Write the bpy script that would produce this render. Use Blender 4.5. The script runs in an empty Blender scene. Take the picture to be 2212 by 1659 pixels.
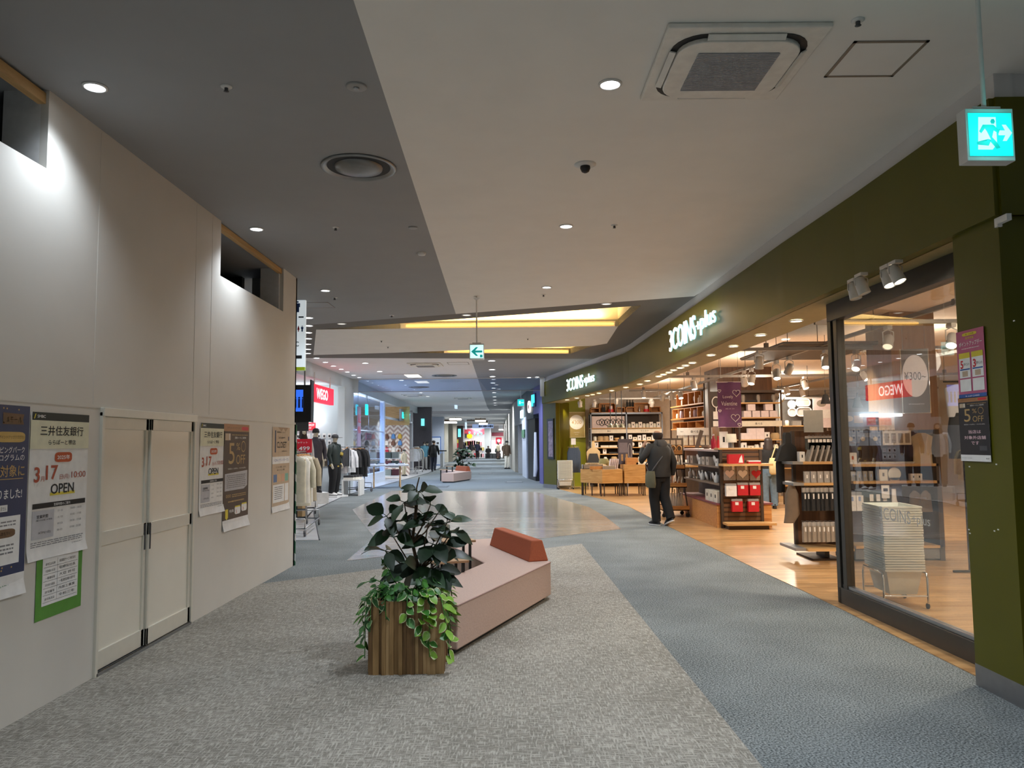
import bpy, bmesh, math, random
from mathutils import Vector, Matrix, Quaternion
R = random.Random(7)
SC = bpy.context.scene
COL = SC.collection
PI = math.pi
# ------------------------------------------------------------------ camera
CAM_H, FOC, PITCH, ROLL = 1.6, 1660.0, math.atan(126.5 / 1660.0), math.radians(-0.55)
_f = Vector((0, math.cos(PITCH), math.sin(PITCH)))
_u0 = Vector((0, -math.sin(PITCH), math.cos(PITCH)))
_r0 = Vector((1, 0, 0))
_r = _r0 * math.cos(ROLL) + _u0 * math.sin(ROLL)
_u = -_r0 * math.sin(ROLL) + _u0 * math.cos(ROLL)
cd = bpy.data.cameras.new('camera'); cam = bpy.data.objects.new('camera', cd); COL.objects.link(cam)
cam.matrix_world = Matrix(((_r.x, _u.x, -_f.x, 0), (_r.y, _u.y, -_f.y, 0), (_r.z, _u.z, -_f.z, CAM_H), (0, 0, 0, 1)))
cd.sensor_fit = 'HORIZONTAL'; cd.sensor_width = 36.0; cd.lens = FOC / 2212.0 * 36.0
cd.clip_start = 0.05; cd.clip_end = 400
SC.camera = cam
# ------------------------------------------------------------------ world and exposure
w = bpy.data.worlds.new('world'); SC.world = w; w.use_nodes = True
w.node_tree.nodes['Background'].inputs[0].default_value = (0.72, 0.79, 0.88, 1)
w.node_tree.nodes['Background'].inputs[1].default_value = 0.16
SC.view_settings.view_transform = 'Standard'; SC.view_settings.look = 'None'
SC.view_settings.gamma = 1.0; SC.view_settings.use_curve_mapping = False
SC.view_settings.exposure = 0.1
try:
    cy = SC.cycles
    cy.use_denoising = True; cy.max_bounces = 7; cy.diffuse_bounces = 4; cy.glossy_bounces = 3
    cy.transmission_bounces = 4; cy.transparent_max_bounces = 10
    cy.sample_clamp_indirect = 4.0; cy.sample_clamp_direct = 0.0
    cy.caustics_reflective = False; cy.caustics_refractive = False
    cy.use_adaptive_sampling = True; cy.adaptive_threshold = 0.02
except Exception:
    pass
COOL = (0.86, 0.95, 1.06); WARM = (1.0, 0.80, 0.55); AMBER = (1.0, 0.62, 0.2); WHITE = (1.0, 0.96, 0.9)
def lamp(kind, loc, power, color, size=0.1, spot=None, blend=0.6, to=None, sy=None):
    ld = bpy.data.lights.new('lamp_light', kind); ld.energy = power; ld.color = color
    o = bpy.data.objects.new('lamp_light', ld); COL.objects.link(o); o.location = loc
    if kind == 'AREA':
        ld.shape = 'RECTANGLE' if sy else 'DISK'; ld.size = size
        if sy: ld.size_y = sy
    else:
        ld.shadow_soft_size = size
    if kind == 'SPOT':
        ld.spot_size = math.radians(spot or 100); ld.spot_blend = blend
    if to is not None:
        o.rotation_euler = (Vector(to) - Vector(loc)).to_track_quat('-Z', 'Y').to_euler()
    return o
# ------------------------------------------------------------------ from a place in the photograph to a place in the building
ZC = 3.86
def ray(px, py):
    return _f + _r * ((px - 1106.0) / FOC) - _u * ((py - 829.5) / FOC)
EYE = Vector((0, 0, CAM_H))
def G(px, py, z=0.0):                                    # on the level z
    d = ray(px, py); return EYE + d * ((z - CAM_H) / d.z)
def Cl(px, py): return G(px, py, ZC)
def AY(px, py, y):                                       # on the cross plane at depth y
    d = ray(px, py); return EYE + d * (y / d.y)
def AX(px, py, x):                                       # on the long plane at x
    d = ray(px, py); return EYE + d * (x / d.x)
def AP(px, py, a, b):                                    # on the vertical plane through plan points a, b
    n = Vector((b[1] - a[1], a[0] - b[0], 0)); d = ray(px, py)
    return EYE + d * ((Vector((a[0], a[1], 0)) - EYE).dot(n) / d.dot(n))
# ------------------------------------------------------------------ large lights: ceiling downlights that light the mall, one of them added unseen
for x, y, pw in [(-2.61, 4.68, 56), (-2.66, 7.9, 58), (-2.73, 11.16, 75), (0.64, 4.71, 210), (0.58, 7.91, 190), (0.52, 11.08, 170),
                 (-2.6, 1.5, 80), (0.66, 1.5, 225), (0.66, -1.6, 205), (-2.5, -1.6, 110), (2.2, 2.4, 55)]:  # unseen: grid carried on overhead; last lamp added to brighten the pier return
    lamp('SPOT', (x, y, ZC - 0.06), pw, COOL, 0.07, 125, 0.85, (x, y, 0))
for x, y in [(-3.19, 14.31), (-0.79, 13.45), (1.56, 12.49), (-1.2, 16.8), (1.2, 16.8)]:
    lamp('SPOT', (x, y, ZC - 0.06), 170, COOL, 0.07, 140, 0.85, (x, y, 0))
for y in (23, 29, 36, 44, 53, 63, 74, 86):               # rows of downlights down the concourse
    for x in (-4.0, -1.3 , 0.1 - 0.02 * (y - 23)):
        lamp('SPOT', (x, y, ZC - (0.08 if y < 54 else 0.34)), 300 if y < 50 else 380, (0.86, 0.93, 1.0), 0.12, 150, 0.7, (x, y, 0))
# ------------------------------------------------------------------ materials
def lin(h):
    h = h.lstrip('#'); c = [int(h[i:i + 2], 16) / 255 for i in (0, 2, 4)]
    return tuple(((v + 0.055) / 1.055) ** 2.4 if v > 0.04045 else v / 12.92 for v in c) + (1,)
_M = {}
def nt(name):
    m = bpy.data.materials.new(name); m.use_nodes = True
    return m, m.node_tree.nodes, m.node_tree.links, m.node_tree.nodes['Principled BSDF']
def M(name, hx, rough=0.55, metal=0.0, var=0.06, scale=14.0, bump=0.0, coat=0.0, trans=None):
    if name in _M: return _M[name]
    m, n, l, b = nt(name)
    c = lin(hx)
    tc = n.new('ShaderNodeTexCoord'); t = n.new('ShaderNodeTexNoise'); t.inputs['Scale'].default_value = scale
    t.inputs['Detail'].default_value = 4
    l.new(tc.outputs['Object'], t.inputs['Vector'])
    r = n.new('ShaderNodeMapRange'); r.inputs[1].default_value = 0.3; r.inputs[2].default_value = 0.7
    r.inputs[3].default_value = 1 - var; r.inputs[4].default_value = 1 + var
    l.new(t.outputs['Fac'], r.inputs[0])
    v = n.new('ShaderNodeVectorMath'); v.operation = 'SCALE'; v.inputs[0].default_value = c[:3]
    l.new(r.outputs[0], v.inputs['Scale']); l.new(v.outputs[0], b.inputs['Base Color'])
    b.inputs['Roughness'].default_value = rough; b.inputs['Metallic'].default_value = metal
    if coat: b.inputs['Coat Weight'].default_value = coat
    if bump:
        bp = n.new('ShaderNodeBump'); bp.inputs['Strength'].default_value = bump; bp.inputs['Distance'].default_value = 0.01
        l.new(t.outputs['Fac'], bp.inputs['Height']); l.new(bp.outputs[0], b.inputs['Normal'])
    if trans: b.inputs['Alpha'].default_value = trans
    _M[name] = m; return m
def EM(name, hx, s=3.0, sample=False):
    if name in _M: return _M[name]
    m, n, l, b = nt(name); c = lin(hx)
    b.inputs['Base Color'].default_value = c; b.inputs['Emission Color'].default_value = c; b.inputs['Emission Strength'].default_value = s
    if not sample:
        try: m.cycles.emission_sampling = 'NONE'
        except Exception: pass
    _M[name] = m; return m
def GLASS(name, tint='#FFFFFF', refl=0.07, rough=0.0, haze=0.0):
    if name in _M: return _M[name]
    m, n, l, b = nt(name); n.remove(b); out = n['Material Output']
    tr = n.new('ShaderNodeBsdfTransparent'); tr.inputs[0].default_value = lin(tint)
    gl = n.new('ShaderNodeBsdfGlossy'); gl.inputs['Roughness'].default_value = rough
    fr = n.new('ShaderNodeLayerWeight'); fr.inputs[0].default_value = 0.25
    mr = n.new('ShaderNodeMapRange'); mr.inputs[3].default_value = refl; mr.inputs[4].default_value = 0.45
    l.new(fr.outputs['Fresnel'], mr.inputs[0])
    mx = n.new('ShaderNodeMixShader'); l.new(mr.outputs[0], mx.inputs[0]); l.new(tr.outputs[0], mx.inputs[1]); l.new(gl.outputs[0], mx.inputs[2])
    s = mx.outputs[0]
    if haze:
        df = n.new('ShaderNodeBsdfDiffuse'); df.inputs[0].default_value = lin(tint)
        m2 = n.new('ShaderNodeMixShader'); m2.inputs[0].default_value = haze
        l.new(s, m2.inputs[1]); l.new(df.outputs[0], m2.inputs[2]); s = m2.outputs[0]
    l.new(s, out.inputs[0])
    _M[name] = m; return m
def WOOD(name, c1, c2, rough=0.45, sx=3.0, sy=40.0, sz=40.0, plank=None, coat=0.0, bump=0.05):
    """grain runs along the axis with the small scale; plank = (length, width) lays boards along x"""
    if name in _M: return _M[name]
    m, n, l, b = nt(name)
    tc = n.new('ShaderNodeTexCoord'); mp = n.new('ShaderNodeMapping'); mp.inputs['Scale'].default_value = (sx, sy, sz)
    l.new(tc.outputs['Object'], mp.inputs[0])
    t = n.new('ShaderNodeTexNoise'); t.inputs['Scale'].default_value = 1.0; t.inputs['Detail'].default_value = 6; t.inputs['Distortion'].default_value = 0.6
    l.new(mp.outputs[0], t.inputs['Vector'])
    cr = n.new('ShaderNodeValToRGB'); cr.color_ramp.elements[0].position = 0.3; cr.color_ramp.elements[1].position = 0.7
    cr.color_ramp.elements[0].color = lin(c1); cr.color_ramp.elements[1].color = lin(c2)
    l.new(t.outputs['Fac'], cr.inputs[0]); o = cr.outputs[0]
    if plank:
        bk = n.new('ShaderNodeTexBrick'); bk.inputs['Scale'].default_value = 1.0
        bk.inputs['Brick Width'].default_value = plank[0]; bk.inputs['Row Height'].default_value = plank[1]
        bk.inputs['Mortar Size'].default_value = 0.002; bk.offset = 0.37
        bk.inputs['Color1'].default_value = (0.78, 0.78, 0.78, 1); bk.inputs['Color2'].default_value = (1.15, 1.15, 1.15, 1); bk.inputs['Mortar'].default_value = (0.6, 0.6, 0.6, 1)
        l.new(tc.outputs['Object'], bk.inputs['Vector'])
        mx = n.new('ShaderNodeMix'); mx.data_type = 'RGBA'; mx.blend_type = 'MULTIPLY'; mx.inputs[0].default_value = 0.8
        l.new(o, mx.inputs[6]); l.new(bk.outputs['Color'], mx.inputs[7]); o = mx.outputs[2]
    l.new(o, b.inputs['Base Color']); b.inputs['Roughness'].default_value = rough
    if coat: b.inputs['Coat Weight'].default_value = coat; b.inputs['Coat Roughness'].default_value = 0.15
    bp = n.new('ShaderNodeBump'); bp.inputs['Strength'].default_value = bump; bp.inputs['Distance'].default_value = 0.005
    l.new(t.outputs['Fac'], bp.inputs['Height']); l.new(bp.outputs[0], b.inputs['Normal'])
    _M[name] = m; return m
def CARPET(name, c1, c2, fine=(260, 260), streak=None, rough=0.95, c3=None):
    if name in _M: return _M[name]
    m, n, l, b = nt(name); tc = n.new('ShaderNodeTexCoord')
    def noise(sc, det=2, src=None):
        mp = n.new('ShaderNodeMapping'); mp.inputs['Scale'].default_value = sc; l.new(tc.outputs['Object'], mp.inputs[0])
        t = n.new('ShaderNodeTexNoise'); t.inputs['Scale'].default_value = 1; t.inputs['Detail'].default_value = det
        l.new(mp.outputs[0], t.inputs['Vector']); return t.outputs['Fac']
    a = noise((fine[0], fine[1], 50), 3); h = a
    def mixf(x, y, k):
        q = n.new('ShaderNodeMix'); q.inputs[0].default_value = k; l.new(x, q.inputs[2]); l.new(y, q.inputs[3]); return q.outputs[0]
    if streak:
        s1 = noise((streak[0], streak[1], 1), 1); s2 = noise((streak[1], streak[0], 1), 1)
        s = n.new('ShaderNodeMath'); s.operation = 'MAXIMUM'; l.new(s1, s.inputs[0]); l.new(s2, s.inputs[1])
        h = mixf(a, s.outputs[0], 0.7)
    big = noise((1.3, 1.3, 1), 2); h = mixf(h, big, 0.14)
    cr = n.new('ShaderNodeValToRGB'); e = cr.color_ramp.elements
    e[0].position, e[1].position = (0.47, 0.62) if streak else (0.38, 0.62); e[0].color = lin(c1); e[1].color = lin(c2)
    l.new(h, cr.inputs[0]); l.new(cr.outputs[0], b.inputs['Base Color'])
    b.inputs['Roughness'].default_value = rough; b.inputs['Specular IOR Level'].default_value = 0.15
    bp = n.new('ShaderNodeBump'); bp.inputs['Strength'].default_value = 0.35; bp.inputs['Distance'].default_value = 0.006
    l.new(h, bp.inputs['Height']); l.new(bp.outputs[0], b.inputs['Normal'])
    _M[name] = m; return m
# ------------------------------------------------------------------ mesh building
_TX = {}
def text_geo(body, bold=0.0):
    k = (body, bold)
    if k not in _TX:
        cu = bpy.data.curves.new('lettering', 'FONT'); cu.body = body; cu.align_x = 'CENTER'; cu.resolution_u = 3; cu.offset = bold
        o = bpy.data.objects.new('lettering', cu); COL.objects.link(o); bpy.context.view_layer.update()
        me = bpy.data.meshes.new_from_object(o.evaluated_get(bpy.context.evaluated_depsgraph_get()))
        vs = [v.co.copy() for v in me.vertices]; fs = [tuple(p.vertices) for p in me.polygons]
        bpy.data.objects.remove(o); bpy.data.curves.remove(cu); bpy.data.meshes.remove(me)
        _TX[k] = (vs, fs)
    return _TX[k]
class MB:
    def __init__(s): s.v, s.f, s.mi, s.sm, s.mats = [], [], [], [], []
    def add(s, vs, fs, mat, T=None, smooth=False):
        if mat not in s.mats: s.mats.append(mat)
        k = s.mats.index(mat); o = len(s.v)
        s.v += [tuple(T @ Vector(v)) if T is not None else tuple(v) for v in vs]
        for f in fs: s.f.append(tuple(i + o for i in f)); s.mi.append(k); s.sm.append(smooth)
        return s
    def box(s, x0, y0, z0, x1, y1, z1, mat, T=None):
        vs = [(x0, y0, z0), (x1, y0, z0), (x1, y1, z0), (x0, y1, z0), (x0, y0, z1), (x1, y0, z1), (x1, y1, z1), (x0, y1, z1)]
        return s.add(vs, [(0, 3, 2, 1), (4, 5, 6, 7), (0, 1, 5, 4), (1, 2, 6, 5), (2, 3, 7, 6), (3, 0, 4, 7)], mat, T)
    def prism(s, poly, z0, z1, mat, T=None):
        n = len(poly); a = sum(poly[i][0] * poly[(i + 1) % n][1] - poly[(i + 1) % n][0] * poly[i][1] for i in range(n))
        if a < 0: poly = poly[::-1]
        vs = [(p[0], p[1], z0) for p in poly] + [(p[0], p[1], z1) for p in poly]
        return s.add(vs, [tuple(range(n))[::-1], tuple(range(n, 2 * n))] + [(i, (i + 1) % n, n + (i + 1) % n, n + i) for i in range(n)], mat, T)
    def plate(s, poly, th, mat, T=None):                  # outline in local XZ, thickness along +Y, faces -Y
        T0 = Matrix(((1, 0, 0, 0), (0, 0, -1, th), (0, 1, 0, 0), (0, 0, 0, 1)))
        return s.prism(poly, 0, th, mat, (T @ T0) if T is not None else T0)
    def tube(s, pts, r, mat, n=8, T=None, caps=True, closed=False):
        pts = [Vector(p) for p in pts]; k = len(pts); rr = r if isinstance(r, (list, tuple)) else [r] * k
        vs, fs, prev = [], [], None
        for i, p in enumerate(pts):
            d = (pts[min(i + 1, k - 1)] - pts[max(i - 1, 0)])
            if closed: d = pts[(i + 1) % k] - pts[i - 1]
            d = d.normalized() if d.length > 1e-9 else Vector((0, 0, 1))
            if prev is None: u = d.orthogonal().normalized()
            else:
                u = prev - d * prev.dot(d); u = u.normalized() if u.length > 1e-6 else d.orthogonal().normalized()
            prev = u; v = d.cross(u)
            vs += [p + (u * math.cos(2 * PI * j / n) + v * math.sin(2 * PI * j / n)) * rr[i] for j in range(n)]
        for i in range(k if closed else k - 1):
            a, b = i * n, ((i + 1) % k) * n
            fs += [(a + j, a + (j + 1) % n, b + (j + 1) % n, b + j) for j in range(n)]
        s.add(vs, fs, mat, T, True)
        if caps and not closed: s.add(vs[:n], [tuple(range(n))[::-1]], mat, T); s.add(vs[-n:], [tuple(range(n))], mat, T)
        return s
    def lathe(s, prof, mat, c=(0, 0, 0), n=20, T=None, sx=1.0, sy=1.0, smooth=True, caps=True):
        vs, fs = [], []
        for r, z in prof: vs += [(c[0] + r * sx * math.cos(2 * PI * j / n), c[1] + r * sy * math.sin(2 * PI * j / n), c[2] + z) for j in range(n)]
        for i in range(len(prof) - 1): fs += [(i * n + j, i * n + (j + 1) % n, (i + 1) * n + (j + 1) % n, (i + 1) * n + j) for j in range(n)]
        s.add(vs, fs, mat, T, smooth)
        if caps and prof[0][0] > 1e-6: s.add(vs[:n], [tuple(range(n))[::-1]], mat, T)
        if caps and prof[-1][0] > 1e-6: s.add(vs[-n:], [tuple(range(n))], mat, T)
        return s
    def loft(s, rings, mat, n=16, caps=True, T=None):      # rings: (cx,cy,cz,rx,ry)
        vs, fs = [], []
        for cx, cy_, cz, rx, ry in rings: vs += [(cx + rx * math.cos(2 * PI * j / n), cy_ + ry * math.sin(2 * PI * j / n), cz) for j in range(n)]
        for i in range(len(rings) - 1): fs += [(i * n + j, i * n + (j + 1) % n, (i + 1) * n + (j + 1) % n, (i + 1) * n + j) for j in range(n)]
        s.add(vs, fs, mat, T, True)
        if caps: s.add(vs[:n], [tuple(range(n))[::-1]], mat, T, True); s.add(vs[-n:], [tuple(range(n))], mat, T, True)
        return s
    def text(s, body, cx, cz, h, mat, y=-0.002, w=None, bold=0.0, T=None, depth=0.0, left=False, wmax=None):
        """lettering facing -Y, centred on (cx, cz), h tall; w = forced width"""
        vs, fs = text_geo(body, bold)
        if not vs: return s
        x0 = min(v.x for v in vs); x1 = max(v.x for v in vs); z0 = min(v.y for v in vs); z1 = max(v.y for v in vs)
        kz = h / max(z1 - z0, 1e-6); kx = (w / (x1 - x0)) if w else kz
        if wmax and kx * (x1 - x0) > wmax: kx = wmax / (x1 - x0)
        ox = cx if not left else cx + kx * (x1 - x0) / 2
        P = [(ox + (v.x - (x0 + x1) / 2) * kx, y, cz + (v.y - (z0 + z1) / 2) * kz) for v in vs]
        if depth:
            E = {}
            for f in fs:
                for i in range(len(f)):
                    e = (f[i], f[(i + 1) % len(f)]); E[e] = E.get(e, 0) + 1
            m = len(P); B = [(p[0], y + depth, p[2]) for p in P]
            sd = [(a, m + a, m + b, b) for (a, b) in E if (b, a) not in E]
            s.add(P + B, list(fs) + sd + [tuple(m + i for i in f[::-1]) for f in fs], mat, T)
        else: s.add(P, fs, mat, T)
        return s
    def mesh(s, name):
        me = bpy.data.meshes.new(name); me.from_pydata(s.v, [], s.f)
        for m in s.mats: me.materials.append(m)
        me.polygons.foreach_set('material_index', s.mi); me.polygons.foreach_set('use_smooth', s.sm); me.update(); return me
    def build(s, name, parent=None, loc=None, rz=0.0, bevel=0.0, seg=2):
        o = bpy.data.objects.new(name, s.mesh(name)); COL.objects.link(o)
        if parent is not None: o.parent = parent
        if loc is not None: o.location = loc
        if rz: o.rotation_euler = (0, 0, rz)
        if bevel:
            b = o.modifiers.new('edge', 'BEVEL'); b.width = bevel; b.segments = seg; b.limit_method = 'ANGLE'; b.angle_limit = math.radians(40)
        return o
def tag(o, label, cat, group=None):
    o['label'] = label; o['category'] = cat
    if group: o['group'] = group
    return o
def thing(name, label, cat, loc=(0, 0, 0), rz=0.0, group=None):
    o = bpy.data.objects.new(name, None); COL.objects.link(o); o.location = loc; o.rotation_euler = (0, 0, rz); o.empty_display_size = 0.1
    return tag(o, label, cat, group)
def struct(o): o['kind'] = 'structure'; return o
def copy_tree(o, loc, rz=None, label=None, group=None):
    c = o.copy(); COL.objects.link(c); c.location = loc
    if rz is not None: c.rotation_euler = (0, 0, rz)
    if label: c['label'] = label
    if group: c['group'] = group
    for ch in o.children:
        d = ch.copy(); COL.objects.link(d); d.parent = c
        for g in ch.children:
            e = g.copy(); COL.objects.link(e); e.parent = d
    return c
ORD = ['first', 'second', 'third', 'fourth', 'fifth', 'sixth', 'seventh', 'eighth', 'ninth', 'tenth', 'eleventh', 'twelfth', 'thirteenth', 'fourteenth', 'fifteenth', 'sixteenth', 'seventeenth', 'eighteenth', 'nineteenth', 'twentieth',
       'twenty-first', 'twenty-second', 'twenty-third', 'twenty-fourth', 'twenty-fifth', 'twenty-sixth', 'twenty-seventh', 'twenty-eighth', 'twenty-ninth', 'thirtieth']
def rect(cx, cz, w, h): return [(cx - w / 2, cz - h / 2), (cx + w / 2, cz - h / 2), (cx + w / 2, cz + h / 2), (cx - w / 2, cz + h / 2)]
def circ(cx, cz, r, n=24, ry=None): return [(cx + r * math.cos(2 * PI * i / n), cz + (ry or r) * math.sin(2 * PI * i / n)) for i in range(n)]
def TL(x=0, y=0, z=0, rz=0): return Matrix.Translation((x, y, z)) @ Matrix.Rotation(rz, 4, 'Z')
white = M('white_paint', '#E8E8E6', 0.5); black = M('black_plastic', '#17181A', 0.45); steel = M('brushed_steel', '#A8AAAD', 0.3, 0.9)
chrome = M('chrome', '#D8DADC', 0.12, 1.0); paper = M('paper', '#EEEDEA', 0.8); darkgrey = M('dark_grey', '#4A4C50', 0.5)
ink = M('ink_black', '#1E1E20', 0.7); red = M('sign_red', '#D02838', 0.5); lwhite = M('printed_white', '#F4F4F2', 0.7)
# ================================================================== the building
m_grey = CARPET('grey_carpet', '#454A4B', '#999F9F', (88, 88))
m_greyf = CARPET('pale_grey_carpet', '#687075', '#7F868B', (150, 150))
m_beige = CARPET('beige_woven_carpet', '#7C786F', '#B2ADA3', (210, 210), (95, 14))
m_tile = WOOD('pale_plank_tile', '#998F83', '#B8B0A4', 0.2, 2.2, 30, 30, (1.2, 0.2), 0.3, 0.02)
m_oak = WOOD('oak_floor', '#A87C4E', '#D4AA76', 0.3, 1.2, 14, 14, (1.1, 0.13), 0.25, 0.02)
m_wtile = M('white_floor_tile', '#C9CACC', 0.25, 0, 0.05, 2)
m_cd = M('dark_ceiling_paint', '#9A9C9E', 0.85, 0, 0.02, 3); m_cl = M('pale_ceiling_paint', '#EDEBE6', 0.85, 0, 0.02, 3)
m_cf = M('far_ceiling_paint', '#E6E6E8', 0.75, 0, 0.02, 3); m_cfd = M('far_grey_ceiling_paint', '#92959A', 0.7, 0, 0.02, 3)
m_board = M('hoarding_board', '#D9D6CE', 0.6, 0, 0.02, 3); m_bulk = M('bulkhead_paint', '#D4D3D2', 0.8, 0, 0.02, 3)
m_olive = M('olive_panel', '#58560A', 0.42, 0, 0.05, 2.0); m_olive.node_tree.nodes['Principled BSDF'].inputs['Specular IOR Level'].default_value = 0.28; m_lime = M('lime_wall', '#8C9414', 0.55, 0, 0.05, 2.0)
def flat(name, poly, z0, z1, mat): 
    return struct(MB().prism([tuple(p)[:2] for p in poly], z0, z1, mat).build(name))
flat('floor', [(-14, -3), (14, -3), (14, 125), (-14, 125)], -0.1, 0.0, m_grey)
flat('floor_beige', [(-2.92, -2.5), (1.32, -2.5), (1.21, 3.89), (1.07, 12.24), (-2.94, 9.0)], 0.0, 0.004, m_beige)
flat('floor_plank', [G(748, 1212), G(808, 1162), G(761, 1101), G(847, 1060), G(1157, 1063), G(1273, 1096), G(1310, 1118), G(1342, 1143)], 0.0, 0.005, m_tile)
flat('floor_far', [(-5.1, 28.5), (-4.1, 26.8), (1.0, 26.8), (1.2, 30), (0.6, 35), (0, 44), (-1.2, 58), (-1.8, 80), (-9, 95), (-9, 62), (-3.6, 62), (-3.9, 42)], 0.0, 0.004, m_greyf)
WE = [(1205, 1056), (1240, 1065), (1300, 1078), (1357, 1094), (1406, 1119), (1653, 1239), (1740, 1279), (1821, 1318), (2174, 1494)]
flat('floor_oak', [G(*p) for p in WE] + [(3.12, 3.5), (13, 3.5), (13, 30), (1.9, 30)], 0.0, 0.006, m_oak)
LT = [(-3.25, 13.03), (-4.85, 18.82), (-5.24, 24.3), (-4.99, 30), (-4.57, 41.7), (-5.0, 60)]
flat('floor_tile', LT + [(-13, 60), (-13, 13.03)], 0.0, 0.006, m_wtile)
t = MB()
for a, b in zip(LT[:-1], LT[1:]): t.tube([(a[0], a[1], 0.004), (b[0], b[1], 0.004)], 0.014, darkgrey, 4)
struct(t.build('trim_1'))
# ceiling: a dark field over the hoarding, a pale field over the shop side, a dark band round two lit coves
A0, A1 = Cl(762, 0), Cl(981, 670); sp = (A1 - A0).normalized(); A0 = A0 - sp * 7
B0, B1 = Cl(665, 702), Cl(1500, 640)
CE = [(3.05, -3), (3.01, 4.43), (2.99, 6.53), (2.93, 8.0), (2.87, 11.91), (2.74, 17.75), (1.15, 26.3)]   # storefront bulkhead line
zt = ZC + 0.14
tlin = lambda a, b, x: a + (b - a) * ((x - a.x) / (b.x - a.x))
A1b = B0 + (B1 - B0) * ((A1.x - B0.x) / (B1.x - B0.x))
flat('ceiling_dark', [A0, A1b, B0, (-13, B0.y + 3), (-13, A0.y)], ZC, zt, m_cd)
flat('ceiling_pale', [A0, (3.6, A0.y), (3.6, 4.4), (3.3, 6.5), (3.2, 8), B1, A1b], ZC, zt, m_cl)
m_band = M('band_ceiling_paint', '#726F6B', 0.85, 0, 0.02, 3)
# the dark band is cut round the coves
U = [Cl(715, 710), Cl(1385, 660), Cl(1335, 705)]; UL = Cl(683, 712)
PR = Cl(1311, 742); PL = Cl(677, 767); S0, S1, S2 = Cl(850, 762), Cl(1282, 747), Cl(1232, 764)
E0, E1 = Vector((-8, 19.7, ZC)), Vector((2.6, 20.95, ZC))
flat('ceiling_band_front', [B0, B1, (3.1, 12.0), U[1], UL, (-13, B0.y + 3)], ZC, zt, m_band)
flat('ceiling_band_right', [(3.1, 12.0), (3.1, 17.8), E1, S2, S1, PR, U[2], U[1]], ZC, zt, m_band)
flat('ceiling_band_left', [(-13, B0.y + 3), UL, PL, E0, (-13, 19.7)], ZC, zt, m_band)
flat('ceiling_band_back', [PL, S0, S2, E1, E0], ZC, zt, m_band)
flat('ceiling_panel', [UL, U[2], PR, S1, S0, PL], ZC, zt, m_cl)
m_cove = M('cove_lining', '#F0E6CC', 0.7, 0, 0.02); m_strip = EM('cove_strip_glow', '#FFC860', 2.2)
def cove(name, poly, back, sgn):
    """a lined recess above an opening, a lip along its back edge with an amber strip behind it"""
    c = sum((Vector(p[:2] + (0,)) if isinstance(p, tuple) else Vector((p.x, p.y, 0)) for p in poly), Vector()) / len(poly)
    mb = MB(); q = [Vector((p.x, p.y, 0)) for p in poly]; n = len(q)
    big = [c + (p - c) * 1.0 for p in q]; H = 0.42
    for i in range(n):
        a, b = big[i], big[(i + 1) % n]
        mb.add([(a.x, a.y, ZC), (b.x, b.y, ZC), (b.x, b.y, ZC + H), (a.x, a.y, ZC + H)], [(0, 1, 2, 3)], m_cove)
    mb.add([(p.x, p.y, ZC + H) for p in big], [tuple(range(n))], m_cove)
    struct(mb.build('ceiling_' + name))
    a, b = Vector((back[0].x, back[0].y, 0)), Vector((back[1].x, back[1].y, 0)); d = (b - a).normalized(); nn = Vector((-d.y, d.x, 0))
    if nn.dot(c - a) < 0: nn = -nn
    return a, b, d, nn
for nm, poly, back in (('cove_front', [UL, U[1], U[2]], (UL, U[2])), ('cove_rear', [S0, S1, S2], (S0, S2))):
    a, b, d, nn = cove(nm, poly, back, 1)
    L = (b - a).length; mb = MB()
    ln = thing('cove_light', 'long amber strip light hidden in the %s ceiling cove' % ('wider' if nm == 'cove_front' else 'narrower far'), 'light', a + Vector((0, 0, ZC)), math.atan2(d.y, d.x), 'cove strip lights')
    s = 1 if nn.dot(Vector((-d.y, d.x, 0))) > 0 else -1
    MB().box(L * 0.28, min(0, s * .02), 0.0, L * 0.99, max(0, s * .02), 0.1, m_cl).build('lip', ln)
    MB().box(L * 0.3, min(s * .03, s * .07), 0.03, L * 0.985, max(s * .03, s * .07), 0.06, m_strip).build('strip', ln)
    mid = a + d * L * 0.62 + nn * 0.14
    lo = lamp('AREA', (mid.x, mid.y, ZC + 0.14), 60 if nm == 'cove_front' else 40, (1, .74, .36), L * 0.66, sy=0.05); lo.rotation_euler = (PI, 0, math.atan2(d.y, d.x))
# far ceiling, split into a pale and a grey field
F0, F1 = Cl(1018, 775), Cl(1052, 878)
flat('ceiling_far_pale', [E0, tlin(E0, E1, F0.x), F1, (-1.6, 54.2), (-13, 54.2), (-13, 40), (-13, 19.7)], ZC, zt, m_cf)
flat('ceiling_far_grey', [tlin(E0, E1, F0.x), E1, (2.6, 30), (3.4, 54.2), (-1.6, 54.2), F1], ZC, zt, m_cfd)
flat('ceiling_hall', [(-13, 54), (4, 54), (4, 122), (-13, 122)], ZC - 0.30, ZC - 0.22, m_cf)
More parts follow.
